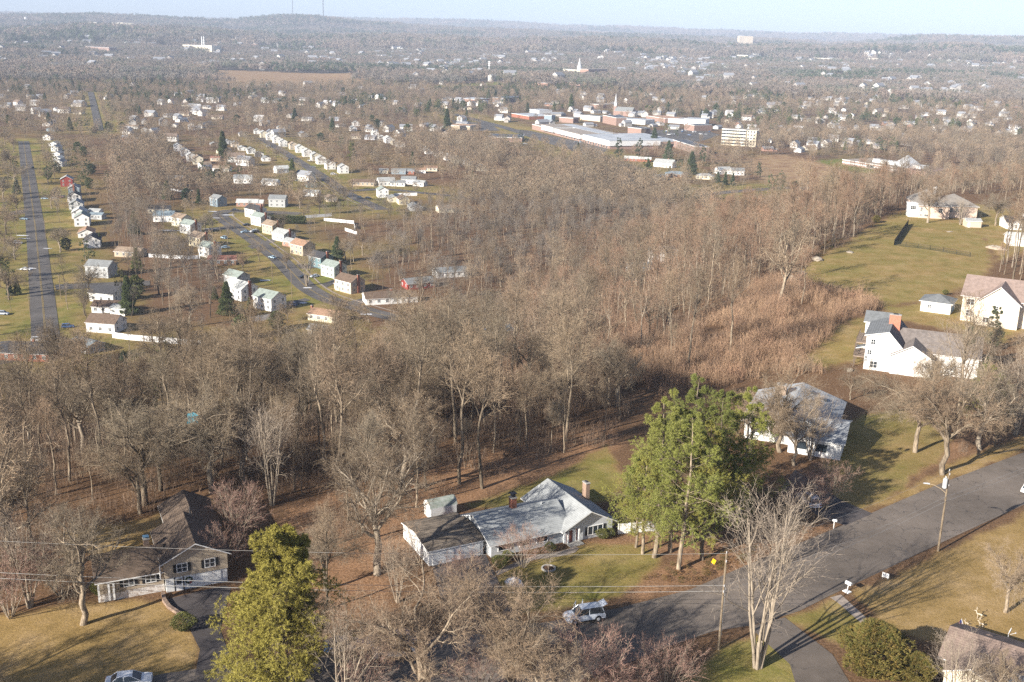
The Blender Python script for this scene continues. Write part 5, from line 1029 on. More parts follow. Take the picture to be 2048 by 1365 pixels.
hero(('vase', 0), 545, 1010, .75, 'broad pinkish crowned bare tree between the tan house and the oak'); hero(('vase', 1), 60, 1215, .62, 'dense twiggy bare tree at the left edge'); hero(('clump', 0), 120, 1190, .9, 'low dense thicket tree left of the porch'); hero(('clump', 1), 20, 1235, 1.0, 'tangled twiggy bush tree at the far left edge'); hero(('oak', 1), 20, 1130, .8, 'bare tree at the left edge behind the lawn')
P_ = dict(cat='pine tree', name='pine_tree')
hero(('bigpine', 0), 565, 1372, 1.0, 'broad yellow green pine at the bottom left, right of the dark drive', yaw=.3, **P_)
for px, py, k, s, lb in ((1308, 1115, 0, .97, 'leftmost tall pine of the front cluster beside the ranch house fence'), (1285, 1108, 1, .66, 'slim pine leaning left by the board fence'), (1272, 1095, 2, .6, 'lower pine overhanging the end of the ranch house'), (1357, 1140, 2, .92, 'pine with the thickest pale trunk in the front cluster'), (1340, 1105, 1, .9, 'straight pine just left of the thick trunked one'), (1405, 1120, 0, .82, 'pine in the middle of the front cluster'), (1425, 1040, 1, .85, 'pine at the back of the front cluster'), (1478, 1035, 2, .85, 'rightmost pine of the front cluster'), (1385, 1035, 2, .9, 'tall pine behind the thick trunked one'), (1462, 1095, 0, .6, 'small pine behind the pale stems of the bare tree')):
    hero(('pine', k), px, py, s, lb, **P_)
hero(('pine', 1), 1960, 1010 - 150, .55, 'scraggly green pine between bare trees on the right', **P_); hero(('fir', 2), 1985, 700, .55, 'green spruce in front of the big cream house', cat='spruce', name='spruce'); hero(('fir', 1), 1930, 745, .7, 'rounded dark evergreen beside the big dark roof', cat='evergreen', name='evergreen_tree'); hero(('fir', 1), 1965, 800, .6, 'bushy evergreen right of the birches', cat='evergreen', name='evergreen_tree')
hero(('olive', 0), 1745, 1352, 1.0, 'wide olive brown evergreen bush tree beside the brown roofed house', cat='evergreen', name='evergreen_tree'); hero(('olive', 0), 1830, 1372, .6, 'lower olive bush next to the wide one', cat='evergreen', name='evergreen_tree')
hero(('olive', 0), 1752, 446, .45, 'small dark round evergreen alone at the lawn edge', cat='evergreen', name='evergreen_tree'); hero(('oak', 1), 1588, 932, .6, 'bare tree close before the white wall of the hidden house')
S_ = dict(cat='shrub', name='shrub')
for px, py, s, lb in ((286, 1178, 1.25, 'round clipped green shrub under the shuttered windows'), (205, 1192, 1.3, 'broad green shrub beside the porch columns'), (240, 1190, 1.1, 'brownish shrub between the porch and the round shrub'), (367, 1262, 1.2, 'glossy green shrub where the stone wall meets the drive'), (1205, 1078, .8, 'bright green shrub below the wide window'), (1220, 1074, .7, 'second bright green shrub below the wide window'), (1000, 1137, 1.0, 'yellow green shrub beside the ranch house path'), (1015, 1120, .7, 'small brown shrub against the ranch house wall'), (1100, 1103, .7, 'low brown shrub near the front door'), (1890, 590, .8, 'low green shrub behind the hip roofed garage')):
    hero(('shrub', 0), px, py, s, lb, **S_)
for px, py, k, s, lb in ((447, 318, 0, 1.9, 'tall spruce standing alone above the bend houses'), (258, 630, 0, 1.25, 'blue grey spruce beside the white and grey houses'), (455, 630, 1, .95, 'dark pine left of the white fence'), (500, 632, 0, .6, 'small dark fir by the white fence'), (585, 362, 0, 1.3, 'dark fir left of the middle street'), (240, 352, 1, 1.0, 'dark evergreen in the small wood'), (590, 245, 1, 1.2, 'broad dark evergreen far up the middle street'), (560, 232, 2, .9, 'evergreen in the far group above the middle street'), (665, 265, 1, 1.1, 'dark round evergreen right of the middle street'), (705, 325, 2, 1.0, 'evergreen behind the row of the middle street'), (825, 330, 0, .9, 'dark fir beside the side street houses'), (200, 490, 0, .5, 'small dark fir among the left row'), (270, 470, 1, .9, 'olive green evergreen left of the small houses'), (335, 400, 1, .9, 'dark evergreen beside the two storey house with pool'), (398, 408, 0, .75, 'small fir left of the blue grey house'), (675, 525, 1, .9, 'dark round tree beside the teal house'), (430, 600, 1, .4, 'small evergreen near the pale roof'), (275, 545, 1, .8, 'dark evergreen clump among bare trees'), (140, 262, 1, 1.0, 'evergreen left of the far avenue'), (98, 248, 1, .9, 'olive evergreen beyond the left avenue'), (35, 590, 0, .6, 'dark cone shaped evergreen left of the avenue'), (20, 592, 0, .55, 'second cone shaped evergreen left of the avenue'), (894, 262, 0, 2.0, 'tall dark spruce at the left end of the town'), (1055, 225, 1, 1.0, 'evergreen above the shop'), (1142, 222, 0, 2.0, 'very tall spruce above the factory'), (1237, 320, 2, 1.1, 'pine left of the brick house with pale roof'), (1278, 316, 2, 1.0, 'second pine before the factory corner'), (1308, 288, 1, 1.2, 'broad pine at the right end of the factory'), (1336, 322, 1, 1.3, 'broad green pine below the red brick mill'), (1295, 360, 1, 1.1, 'pine before the white houses'), (1382, 350, 1, 1.35, 'large dark pine above the blue grey roof'), (1405, 330, 2, .9, 'pine right of the large dark one'), (1156, 310, 1, .8, 'round evergreen on the factory verge'), (1180, 322, 0, .8, 'pointed evergreen on the factory verge'), (1450, 370, 0, .8, 'dark fir at the left end of the marsh road'), (1465, 372, 0, .75, 'second fir near the marsh road'), (1435, 365, 1, .6, 'dark evergreen behind the marsh road'), (945, 365, 0, .7, 'dark pine at the woodland edge'), (575, 780, 2, .42, 'small bright pine in the woods of the slope'), (545, 820, 2, .3, 'little pine hidden in the slope woods'), (1518, 355, 2, .7, 'green pine at the edge of the marsh')):
    hero(('fir', k), px, py, s, lb, z=None, cat='evergreen', name='evergreen_tree')

V_ = dict(z=None, group='street trees of the valley')
for px, py, k, s, lb in ((18, 600, 0, .8, 'bare tree left of the avenue behind the cone evergreens'), (5, 560, 1, .9, 'big bare tree at the left edge with long shadow'), (30, 520, 2, .75, 'bare tree left of the avenue above the white car'), (12, 470, 0, .9, 'bare tree at the left edge above the silver car'), (35, 430, 1, .8, 'bare tree left of the avenue casting a broad shadow'), (8, 400, 2, .9, 'bare tree at the left edge below the shaded lawn'), (30, 372, 0, .95, 'large bare tree left of the avenue by the widest shadow'), (22, 340, 1, .9, 'bare tree left of the avenue across from the dark car'), (28, 305, 2, .85, 'bare tree near the top of the left avenue'), (10, 290, 0, .9, 'bare tree at the left edge near the avenue top'),
      (120, 505, 2, .8, 'bare tree right of the avenue below the slim pole'), (103, 418, 1, .8, 'tall bare tree right of the avenue before the blue grey house'), (95, 365, 0, .6, 'small bare tree right of the avenue opposite the red house'), (98, 330, 2, .75, 'bare tree on the verge near the upper avenue houses'), (170, 632, 1, .62, 'dark bare tree beside the white and grey houses'), (178, 590, 0, .8, 'broad bare tree above the avenue driveway'), (305, 690, 1, .55, 'small dark bare tree on the green behind the white fence wall'), (105, 735, 1, .7, 'dark bare tree before the dark roofed building'), (155, 725, 0, .7, 'leaning bare tree right of the dark roofed building'), (382, 655, 2, .95, 'tall leaning bare tree in the middle of the left wood'), (330, 680, 0, .5, 'thin bare tree by the white fence wall'),
      (614, 572, 0, .85, 'tall pale bare tree in front of the centre street houses'), (574, 538, 1, .55, 'round bare tree on the verge by the blue car'), (411, 462, 2, .6, 'bare tree in the shade left of the centre street'), (485, 545, 1, .5, 'small bare tree left of the centre street bend'), (575, 645, 1, .45, 'dark bare tree beside the lower white house'), (690, 525, 2, .75, 'bare tree on the lawn behind the teal house'), (725, 512, 0, .8, 'bare tree at the wood edge behind the long lawn'), (522, 395, 1, .7, 'bare tree behind the brick house at the top'), (640, 430, 1, .85, 'large bare tree above the hedge'), (600, 418, 2, .8, 'bare tree between the hedge and the top houses'), (552, 320, 0, .6, 'dark bare tree on the middle street verge'), (656, 345, 1, .9, 'tall bare tree on the verge of the middle street'), (705, 381, 0, .5, 'small bare tree before the long brown roofed house')):
    hero(('vase' if k == 0 and px == 614 else 'oak', k), px, py, s, lb, **V_)
LP0 = plane(1300, 1262, PLAT); sd_ = np.array([math.sin(SUN_AZ), math.cos(SUN_AZ)])
for px, py, lb in ((60, 1345, 'bare tree out of view whose trunk shadow crosses the left lawn'), (230, 1400, 'second bare tree out of view below the left lawn'), (-20, 1420, 'third bare tree out of view below the left lawn')):
    q = plane(px, py, PLAT) - sd_ * 24; plant(('oak', 0), q[0], q[1], PLAT, .9, None, lb)
# ------------------------------------------------------------------ woods
def puff(H, seed, n=330, w=.26, L=1.9):
    """a leafless crown seen from far: limbs and a cloud of upward twigs"""
    g = np.random.default_rng(seed); P = np.zeros((1, 5, 3)); P[0, :, 2] = np.linspace(-.5, H * .8, 5); P[0, 1:, :2] = np.cumsum(g.normal(0, H * .015, (4, 2)), 0)
    R = np.linspace(H * .014, H * .004, 5)[None]; wood = [tubes(P, R, 4)]
    A, RA = spawn(P, R, 12, .4, .98, 25, 60, .42, 4, .12, .1, g, .6, lambda t: 1.2 - .7 * t); wood.append(tubes(A, RA, 3))
    th = g.random(n) * 6.283; cz = g.uniform(-.9, 1, n); rr = np.sqrt(1 - cz ** 2) * H * .27 * g.uniform(.45, 1, n) ** .6 * (1 + .2 * np.sin(3 * th + seed))
    S = np.stack([rr * np.cos(th), rr * np.sin(th), H * (.66 + .31 * cz)], -1); d = nrm(np.stack([np.cos(th) * .6, np.sin(th) * .6, 0 * th + .75], -1) + g.normal(0, .45, S.shape))
    tw = np.stack([S - d * L * .4, S + d * L * .6 * g.uniform(.5, 1.3, (n, 1))], 1); return wood, [slivers(tw, w, g)]
def both(name, wt, m1, m2):
    Vw, Tw, Qw = join(wt[0]); Vt, Tt, Qt = join(wt[1]); nT = len(Tt)
    return np_mesh(name, np.concatenate([Vw, Vt]), Tt + len(Vw), Qw, [m1, m2], np.concatenate([np.ones(nT, int), np.zeros(len(Qw), int)]))
TWIGG = mat('grey_twigs', (.5, .5, .5), .95, rnd_col=[(.17, .148, .125), (.21, .175, .14), (.14, .128, .11), (.19, .16, .135)], rnd=.25)
TWIGS = mat('sapling_twigs', (.5, .5, .5), .95, rnd_col=[(.27, .17, .11), (.22, .14, .09), (.30, .19, .125), (.21, .155, .11)], rnd=.15)
def brush(seed, h=3.2, n=46, spread=1.7, w=.055):
    g = np.random.default_rng(seed); b = np.concatenate([g.normal(0, spread * .6, (n, 2)), np.zeros((n, 1)) - .1], 1); d = nrm(np.concatenate([g.normal(0, .16, (n, 2)), np.ones((n, 1))], 1)); L = h * g.uniform(.45, 1.15, (n, 1))
    S = np.stack([b, b + d * L], 1); m = 5; t = g.uniform(.3, .95, (n, m, 1)); q = b[:, None] + d[:, None] * L[:, None] * t; e_ = nrm(d[:, None] + g.normal(0, .45, (n, m, 3))); T_ = np.stack([q, q + e_ * L[:, None] * .28], 2).reshape(-1, 2, 3)
    return [slivers(S, w, g), slivers(T_, w * .8, g)]
def patch(seed, ever=.05):
    g = np.random.default_rng(seed); parts = []; P2 = []
    for _ in range(46):
        c = g.uniform(-48, 48, 2); H = g.uniform(15, 24); r = H * .32; n = 60; th = g.random(n) * 6.283; cz = g.uniform(-.3, 1, n); rr_ = np.sqrt(1 - cz ** 2) * r * g.uniform(.5, 1, n)
        S = np.stack([c[0] + rr_ * np.cos(th), c[1] + rr_ * np.sin(th), H * (.6 + .4 * cz)], -1); d = nrm(g.normal(0, .7, S.shape) + np.array([0, 0, .8]))
        (P2 if g.random() < ever else parts).append(np.stack([S - d * 2, S + d * 2.4], 1))
    A = slivers(np.concatenate(parts), 1.0, g); me_parts = [A]; mi = np.zeros(len(A[1]), int)
    if P2: B = slivers(np.concatenate(P2), 1.8, g); me_parts.append(B); mi = np.concatenate([mi, np.ones(len(B[1]), int)])
    V, T, Q = join(me_parts); return np_mesh('far_patch', V, T, None, [TWIGF, NEED_F], mi)
TWIGF = mat('far_twigs', (.5, .5, .5), .95, rnd_col=[(.20, .175, .145), (.24, .19, .15), (.16, .15, .13), (.25, .19, .145), (.13, .145, .105)], rnd=.12)
NEED_F = mat('far_needles', (.06, .08, .04), .9, rnd=.2)
TPL = bpy.data.collections.new('templates')
def scatter(name, meshes, pts, scl, idx, label, cat):
    coll = bpy.data.collections.new(name + '_kinds')
    for k, m_ in enumerate(meshes): coll.objects.link(bpy.data.objects.new('%s_kind_%02d' % (name, k), m_))
    pts = np.asarray(pts, float); n = len(pts); me = bpy.data.meshes.new(name); me.vertices.add(n); me.vertices.foreach_set('co', pts.astype(np.float32).ravel())
    a = me.attributes.new('kind_index', 'INT', 'POINT'); a.data.foreach_set('value', np.asarray(idx, np.int32))
    a = me.attributes.new('size', 'FLOAT_VECTOR', 'POINT'); s = np.asarray(scl, float); s = np.stack([s, s, s * rng.uniform(.88, 1.12, n)], -1); a.data.foreach_set('vector', s.astype(np.float32).ravel())
    a = me.attributes.new('turn', 'FLOAT_VECTOR', 'POINT'); t = np.stack([rng.normal(0, .03, n), rng.normal(0, .03, n), rng.random(n) * 6.283], -1); a.data.foreach_set('vector', t.astype(np.float32).ravel()); me.update()
    o = add(name, me); tag(o, label, cat, kind='stuff'); ng = bpy.data.node_groups.new(name, 'GeometryNodeTree')
    ng.interface.new_socket('Geometry', in_out='INPUT', socket_type='NodeSocketGeometry'); ng.interface.new_socket('Geometry', in_out='OUTPUT', socket_type='NodeSocketGeometry')
    N = ng.nodes; L = ng.links; gi = N.new('NodeGroupInput'); go = N.new('NodeGroupOutput'); ip = N.new('GeometryNodeInstanceOnPoints'); ci = N.new('GeometryNodeCollectionInfo')
    ci.inputs['Collection'].default_value = coll; ci.inputs['Separate Children'].default_value = True; ci.inputs['Reset Children'].default_value = True; ip.inputs['Pick Instance'].default_value = True
    m2p = N.new('GeometryNodeMeshToPoints'); L.new(gi.outputs[0], m2p.inputs[0])
    def na(nm, ty):
        q = N.new('GeometryNodeInputNamedAttribute'); q.data_type = ty; q.inputs['Name'].default_value = nm; return [s_ for s_ in q.outputs if s_.enabled and s_.name == 'Attribute'][0]
    L.new(m2p.outputs[0], ip.inputs['Points']); L.new(ci.outputs[0], ip.inputs['Instance']); L.new(na('kind_index', 'INT'), ip.inputs['Instance Index'])
    er = N.new('FunctionNodeEulerToRotation'); L.new(na('turn', 'FLOAT_VECTOR'), er.inputs[0]); L.new(er.outputs[0], ip.inputs['Rotation']); L.new(na('size', 'FLOAT_VECTOR'), ip.inputs['Scale']); L.new(ip.outputs[0], go.inputs[0])
    md = o.modifiers.new('scatter', 'NODES'); md.node_group = ng; return o
# where trees grow
PLATW = [wp(q, PLAT) for q in ([(-120, 1215), (120, 1160), (150, 1085), (250, 1045), (420, 985), (560, 1000), (640, 1012), (900, 932), (1235, 862), (1330, 760), (1100, 700), (-120, 930)],
    [(1900, 850), (2120, 760), (2120, 880), (1930, 915)], [(1960, 520), (2120, 470), (2120, 690), (2040, 640), (2000, 560)], 
    [(1810, 395), (1850, 372), (1960, 375), (2120, 410), (2120, 300), (1800, 300)], [(1955, 410), (2130, 420), (2130, 445), (2060, 440), (1960, 430)], [(590, 1010), (680, 1010), (700, 1260), (600, 1260)], [(560, 1000), (900, 930), (1235, 862), (1240, 885), (1000, 950), (870, 1000), (820, 1060), (700, 1100), (620, 1080)], [(-120, 1150), (60, 1120), (100, 1230), (-120, 1260)])]
BRUSH = [wpoly(q) for q in ([(1220, 790), (1260, 720), (1340, 670), (1440, 615), (1540, 560), (1615, 505), (1640, 500), (1600, 540), (1600, 565), (1700, 590), (1780, 615), (1690, 640), (1600, 715), (1640, 745), (1500, 760), (1330, 800)],)]
BRUSH2 = [wpoly(q) for q in ([(1290, 1160), (1420, 1090), (1640, 1052), (1500, 1120), (1380, 1170)], [(1600, 520), (1660, 478), (1690, 480), (1625, 535)], [(1240, 1000), (1500, 960), (1620, 1040), (1500, 1080), (1300, 1090)])]
fp = np.array([(a, b, r) for a, b, r in FOOTPRINTS]); hp = np.array(HOUSES)
_cell = {}
for k, (a, b, r) in enumerate(FOOTPRINTS): _cell.setdefault((int(a // 60), int(b // 60)), []).append(k)
def clear_mask(x, y, extra=1.5):
    ok = np.ones(len(x), bool)
    for a, b, r in FOOTPRINTS: ok &= (x - a) ** 2 + (y - b) ** 2 > (r + extra) ** 2
    return ok
def front_mask(x, y, ln, hw, p):
    """thin out trees that would stand right between a house and the hill"""
    bad = np.zeros(len(x), bool)
    for a, b in HOUSES:
        D = math.hypot(a, b)
        if D > 2300: continue
        ux, uy = -a / D, -b / D; s = (x - a) * ux + (y - b) * uy; t = np.abs(-(x - a) * uy + (y - b) * ux); bad |= (s > 0) & (s < ln) & (t < hw)
    return ~(bad & (rng.random(len(x)) < p))
def jgrid(y0, y1, sp, slope=.53, pad=25):
    ys_ = np.arange(y0, y1, sp); out = []
    X = np.arange(-(slope * y1 + pad), slope * y1 + pad, sp); gx, gy = np.meshgrid(X, ys_); gx = gx.ravel() + rng.uniform(-.5, .5, gx.size) * sp; gy = gy.ravel() + rng.uniform(-.5, .5, gy.size) * sp
    k = np.abs(gx) < slope * gy + pad; return gx[k], gy[k]
def anyin(x, y, polys):
    m = np.zeros(len(x), bool)
    for p in polys: m |= inpoly(x, y, p)
    return m
SAPL = [wpoly(q) for q in ([(690, 720), (860, 690), (1010, 690), (1200, 650), (1330, 640), (1230, 760), (1150, 830), (1000, 850), (820, 800)], [(430, 760), (640, 790), (600, 850), (440, 830)], [(1450, 470), (1640, 420), (1780, 395), (1640, 470), (1500, 530)])]
trees = []      # x, y, size, kind(0 forest, 1 oak, 2 pine/evergreen, 3 sapling)
x, y = jgrid(110, 1500, 6.3)
dc = -sdist(x, y, CREST); df = sdist(x, y, FOOT); on_slope = (dc > -3) & (df > -6)
brushy = anyin(x, y, BRUSH); pw = anyin(x, y, PLATW) & (dc <= 0)
k = (on_slope | pw) & ~(brushy & (rng.random(len(x)) < .78)) & ~anyin(x, y, LAWNS + LAWNS_FAR) & (rng.random(len(x)) < np.where(on_slope, np.where(anyin(x, y, SAPL), .45, np.where(x < 20, .62, .76)), .72)) & clear_mask(x, y, 0)
x1, y1 = x[k], y[k]; low = np.where((x1 > 110) & (y1 > 560), .58, 1) * np.where((sdist(x1, y1, FOOT) < 45) & (x1 < 0), .8, 1)
trees.append(np.stack([x1, y1, low * rng.uniform(.58, 1.15, len(x1)) * np.where(rng.random(len(x1)) < .3, .55, 1), np.where(rng.random(len(x1)) < .82, 0, 1)], -1))
x, y = jgrid(300, 1500, 8.5); k = (sdist(x, y, FOOT) < -12) & anyin(x, y, VWOODS) & (rng.random(len(x)) < .9) & clear_mask(x, y, 2) & (near_street(x, y) > 5)
x1, y1 = x[k], y[k]; trees.append(np.stack([x1, y1, rng.uniform(.6, .95, len(x1)), np.where(rng.random(len(x1)) < .75, 0, 1)], -1))
x, y = jgrid(300, 2700, 12.5); r = np.hypot(x, y); ns = near_street(x, y); nz = fbm(x / 70, y / 70, 3)
p = np.clip(.42 + 1.8 * (nz - .42), .12, .92); p = np.where(r > 1050, np.clip(.5 + 1.2 * (nz - .42), .2, .95), p); p = np.where(ns < 3, 0, np.where(ns < 14, p * .6, p)); ty = 1120
k = (sdist(x, y, FOOT) < -8) & ~anyin(x, y, VWOODS + TANS) & ~anyin(x, y, GREENS) & (rng.random(len(x)) < p) & clear_mask(x, y, 1.5)
TOWN = wp([(940, 262), (1060, 226), (1430, 238), (1440, 262), (1440, 292), (1380, 300), (1230, 312), (1110, 300)], 0); k &= ~(inpoly(x, y, TOWN) & (rng.random(len(x)) < .93))
x1, y1 = x[k], y[k]; k2 = front_mask(x1, y1, 26, 7, .7); x1, y1 = x1[k2], y1[k2]; en = fbm(x1 / 130 + 5, y1 / 130, 2)
trees.append(np.stack([x1, y1, rng.uniform(.45, .85, len(x1)), np.where((en > .64) & (rng.random(len(x1)) < .45) | (rng.random(len(x1)) < .01), 2, np.where(rng.random(len(x1)) < .5, 0, 1))], -1))
T = np.concatenate(trees); D = np.hypot(T[:, 0], T[:, 1])
for hx, hy in HEROES[:]: T = T[(T[:, 0] - hx) ** 2 + (T[:, 1] - hy) ** 2 > 6]
D = np.hypot(T[:, 0], T[:, 1]); Zt = height(T[:, 0], T[:, 1])
order = np.argsort(D + np.where(np.abs(T[:, 0]) > T[:, 1] * .49 + 6, 5000, 0))
ndec = sum(1 for o in bpy.data.objects if o.get('category') == 'bare tree'); NB = 300 - ndec; cnt = 0; single = np.zeros(len(T), bool)
LM = [((-60, 900), 'beside the left edge of the wood'), ((60, 960), 'left of the thicket at the left edge'), ((180, 930), 'above the lawn strip of the tan house'), ((300, 880), 'straight behind the tan house'), ((384, 830), 'around the teal sheet in the trees'), ((430, 900), 'behind the rear tan roof'),
      ((520, 860), 'between the tan house and the great oak'), ((500, 960), 'just below the broad pinkish crown'), ((600, 800), 'by the small bright pine of the slope'), ((640, 900), 'left of the great oak'), ((720, 790), 'before the cream gable in the wood'), ((760, 890), 'behind the great oak'), ((800, 760), 'before the white house in the wood'),
      ((860, 900), 'behind the garden shed'), ((930, 800), 'half way down the slope above the shed'), ((960, 920), 'at the back lawn of the ranch house'), ((1000, 720), 'below the blue tarpaulins'), ((1060, 860), 'behind the ranch house chimney'), ((1130, 800), 'on the slope left of the tall pines'), ((1200, 850), 'where the back lawn meets the pines'), ((1250, 740), 'above the tops of the pine cluster'),
      ((1400, 700), 'on the brush slope above the pines'), ((1750, 790), 'below the tall white house'), ((1960, 880), 'between the shaded lawn and the road'), ((2000, 560), 'beside the big cream house'), ((1900, 350), 'behind the hilltop house')]
LMw = [(plane(p[0], p[1], PLAT if p[1] > 820 or p[0] > 1500 else 25), t) for p, t in LM]
def zone(x, y): return LMw[int(np.argmin([(x - w[0]) ** 2 + (y - w[1]) ** 2 for w, t in LMw]))][1]
for i in order:
    if T[i, 3] > 1 or cnt >= NB: continue
    k = int(T[i, 3]); vi = int(rng.integers(0, 7 if k == 0 else 3)); single[i] = True; cnt += 1; zn = zone(T[i, 0], T[i, 1])
    plant(('forest' if k == 0 else 'oak', vi), T[i, 0], T[i, 1], Zt[i], T[i, 2] * (1 if k == 0 else .85), None, '%s %s bare tree %s' % ('tall' if T[i, 2] > .85 else 'middling' if T[i, 2] > .62 else 'short', ('straight' if k == 0 else 'spreading'), zn), group='bare trees ' + zn)
ev = np.where((T[:, 3] == 2))[0]; ev = ev[np.argsort(D[ev])]; one_fir = [both('evergreen_tree', cone_tree(15, 600, .32, .42, .24), BARK, NEED_G), both('evergreen_tree', cone_tree(13, 601, .36, .42, .36, True), BARK, NEED_G), both('evergreen_tree', white_pine(19, 602, .3, .4, .3, .15), BARK, NEED_G), both('evergreen_tree', white_pine(17, 603, .3, .45, .36, .2), BARK, NEED_G)]
nev = 0
for i in ev[:225]:
    o = add('evergreen_tree', one_fir[int(rng.choice([0, 1, 2, 3], p=[.12, .3, .3, .28]))]); s = T[i, 2] * 1.25; o.location = (T[i, 0], T[i, 1], Zt[i]); o.scale = (s, s, s * rng.uniform(.75, 1.1)); o.rotation_euler = (0, 0, rng.random() * 6.28)
    kk = int(np.argmin([polydist(T[i, 0], T[i, 1], p_) for _, p_, _ in ROADW])); w_ = ('nearer than' if D[i] < 800 else 'level with' if D[i] < 1200 else 'well beyond') + ' the ' + ROADW[kk][0] + (' on its left' if T[i, 0] < np.mean([q_[0] for q_ in ROADW[kk][1]]) else ' on its right'); tag(o, '%s dark evergreen %s' % ('big' if s > .85 else 'small', w_), 'evergreen', 'evergreens ' + w_); single[i] = True
R_ = ~single; mid = R_ & (D < 760) & (T[:, 3] < 2); far = R_ & (D >= 760) & (T[:, 3] < 2); fe_ = R_ & (T[:, 3] == 2)
LOD[1]['b'] = .72
midm = [both('m', bare('forest', 25, 500 + k, 1), BARK, TWIG) for k in range(5)] + [both('m', bare('oak', 19, 520 + k, 1), BARK, TWIG) for k in range(3)] + [both('m', bare('forest', 21, 540 + k, 1), BARKP if k == 0 else BARK, TWIGS) for k in range(3)] + [both('m', bare('forest', 20, 560 + k, 1), BARK, TWIGG) for k in range(3)]
def go(name, mask, meshes, nf, label, cat='woodland', sc=1.0):
    q = T[mask]; idx = np.where(q[:, 3] == 0, rng.integers(0, nf, len(q)), rng.integers(nf, 8, len(q))) if nf else rng.integers(0, len(meshes), len(q))
    if name == 'woodland': idx = np.where((q[:, 0] > 5) & (q[:, 1] > 230) & (rng.random(len(q)) < .6) & (sdist(q[:, 0], q[:, 1], FOOT) > -20), rng.integers(8, 11, len(q)), idx); idx = np.where((sdist(q[:, 0], q[:, 1], FOOT) < 5) & (rng.random(len(q)) < .75), rng.integers(11, 14, len(q)), idx)
    scatter(name, meshes, np.stack([q[:, 0], q[:, 1], Zt[mask]], -1), q[:, 2] * sc, idx, label, cat)
go('woodland', mid, midm, 5, 'bare brown woodland covering the lower slope and the valley floor')
go('far_woodland', far, [both('m', puff(24, 700 + k), BARK, TWIG) for k in range(4)] + [both('m', puff(19, 710 + k, 380, .3, 2.1), BARK, TWIG) for k in range(4)], 4, 'bare brown trees filling the far suburbs', sc=.95)
if fe_.any(): go('far_evergreens', fe_, one_fir, 0, 'dark evergreens dotted over the far suburbs', 'evergreens', 1.25)
# far forest as crown patches out to the ridges
pts, sc, ix = [], [], []
TG = TANS + GREENS
for r0, r1, s in ((2600, 5200, 1.0), (5200, 11500, 2.0), (11500, 17000, 4.0)):
    sp = 78 * s; X, Y = np.meshgrid(np.arange(-r1 * .6, r1 * .6, sp), np.arange(r0 * .8, r1, sp)); X = X.ravel() + rng.uniform(-.4, .4, X.size) * sp; Y = Y.ravel() + rng.uniform(-.4, .4, Y.size) * sp; r = np.hypot(X, Y)
    k = (r > r0) & (r < r1) & (np.abs(X) < .52 * Y + 60) & ~anyin(X, Y, TG) & (fbm(X / (300 * s), Y / (300 * s)) > .30); X, Y = X[k], Y[k]; e_ = fbm(X / 500 + 3, Y / 500)
    for a, b, z, n_ in zip(X, Y, height(X, Y), e_): pts.append((a, b, z - (0 if s == 1 else 3 * s))); sc.append(s if s < 4 else 4); ix.append(int(rng.integers(0, 4)) if n_ < .6 else int(rng.integers(4, 6)))
scatter('distant_forest', [patch(800 + k, .05) for k in range(4)] + [patch(810 + k, .5) for k in range(2)], pts, sc, ix, 'far bare forest over the plain and the wooded ridges', 'forest')
# brush, saplings, undergrowth
def bscatter(name, polys, sp, meshes, s0, s1, label, prob=1.0, cat='brush', y0=100, y1=1300, mask=None):
    allp = np.concatenate([np.array(p) for p in polys]); X, Y = np.meshgrid(np.arange(allp[:, 0].min(), allp[:, 0].max(), sp), np.arange(allp[:, 1].min(), allp[:, 1].max(), sp)); X = X.ravel() + rng.uniform(-.5, .5, X.size) * sp; Y = Y.ravel() + rng.uniform(-.5, .5, Y.size) * sp
    k = anyin(X, Y, polys) & (rng.random(len(X)) < prob) & (np.abs(X) < .53 * Y + 20); X, Y = X[k], Y[k]; k = clear_mask(X, Y, -.5) & ~anyin(X, Y, LAWNS + LAWNS_FAR) & (fbm(X / 14, Y / 14) > .3); X, Y = X[k], Y[k]
    scatter(name, meshes, np.stack([X, Y, height(X, Y)], -1), rng.uniform(s0, s1, len(X)), rng.integers(0, len(meshes), len(X)), label, cat)
bm_ = [np_mesh('b', *join(brush(900 + k))[:2], None, [TWIGT]) for k in range(4)]
bscatter('brush', BRUSH, 2.0, bm_, .5, 1.35, 'dense reddish brush and saplings on the hillside left of the lawn', .72)
bs_ = [np_mesh('b', *join(brush(970 + k, 7.5, 30, 2.2, .06))[:2], None, [TWIGS]) for k in range(4)]
bscatter('saplings', SAPL, 3.3, bs_, .5, 1.15, 'tall thin reddish saplings standing between the trees of the slope', .85, 'saplings')
bscatter('brush_saplings', BRUSH, 6.0, bs_, .35, .95, 'thin bare saplings rising out of the brush on the hillside', .8, 'saplings')
TWIGB = mat('woody_brush', (.5, .5, .5), .95, rnd_col=[(.17, .12, .09), (.22, .15, .1), (.2, .16, .12)], rnd=.2)
bm2 = [np_mesh('b', *join(brush(930 + k, 2.6, 34, 1.6, .05))[:2], None, [TWIGB]) for k in range(3)]
SLOPE = [[tuple(p) for p in _cr] + [tuple(p) for p in _ft[::-1]]]
bscatter('undergrowth', SLOPE, 3.4, bm2, .5, 1.5, 'thin brown undergrowth between the trunks of the slope', .8, 'undergrowth')
bscatter('hedge_undergrowth', [PLATW[0], PLATW[6], PLATW[1]], 3.0, bm2, .5, 1.4, 'thin undergrowth at the wood edge on the hilltop', .7, 'undergrowth')
LEAFY = mat('ground_cover_leaves', (.5, .5, .5), .85, rnd_col=[(.12, .10, .03), (.22, .12, .05), (.08, .09, .03), (.28, .16, .08)], rnd=.2)
gcm = [np_mesh('g', *join(cone_tree(1.0, 950 + k, .06, .09, .9, True)[1])[:2], None, [LEAFY]) for k in range(3)]
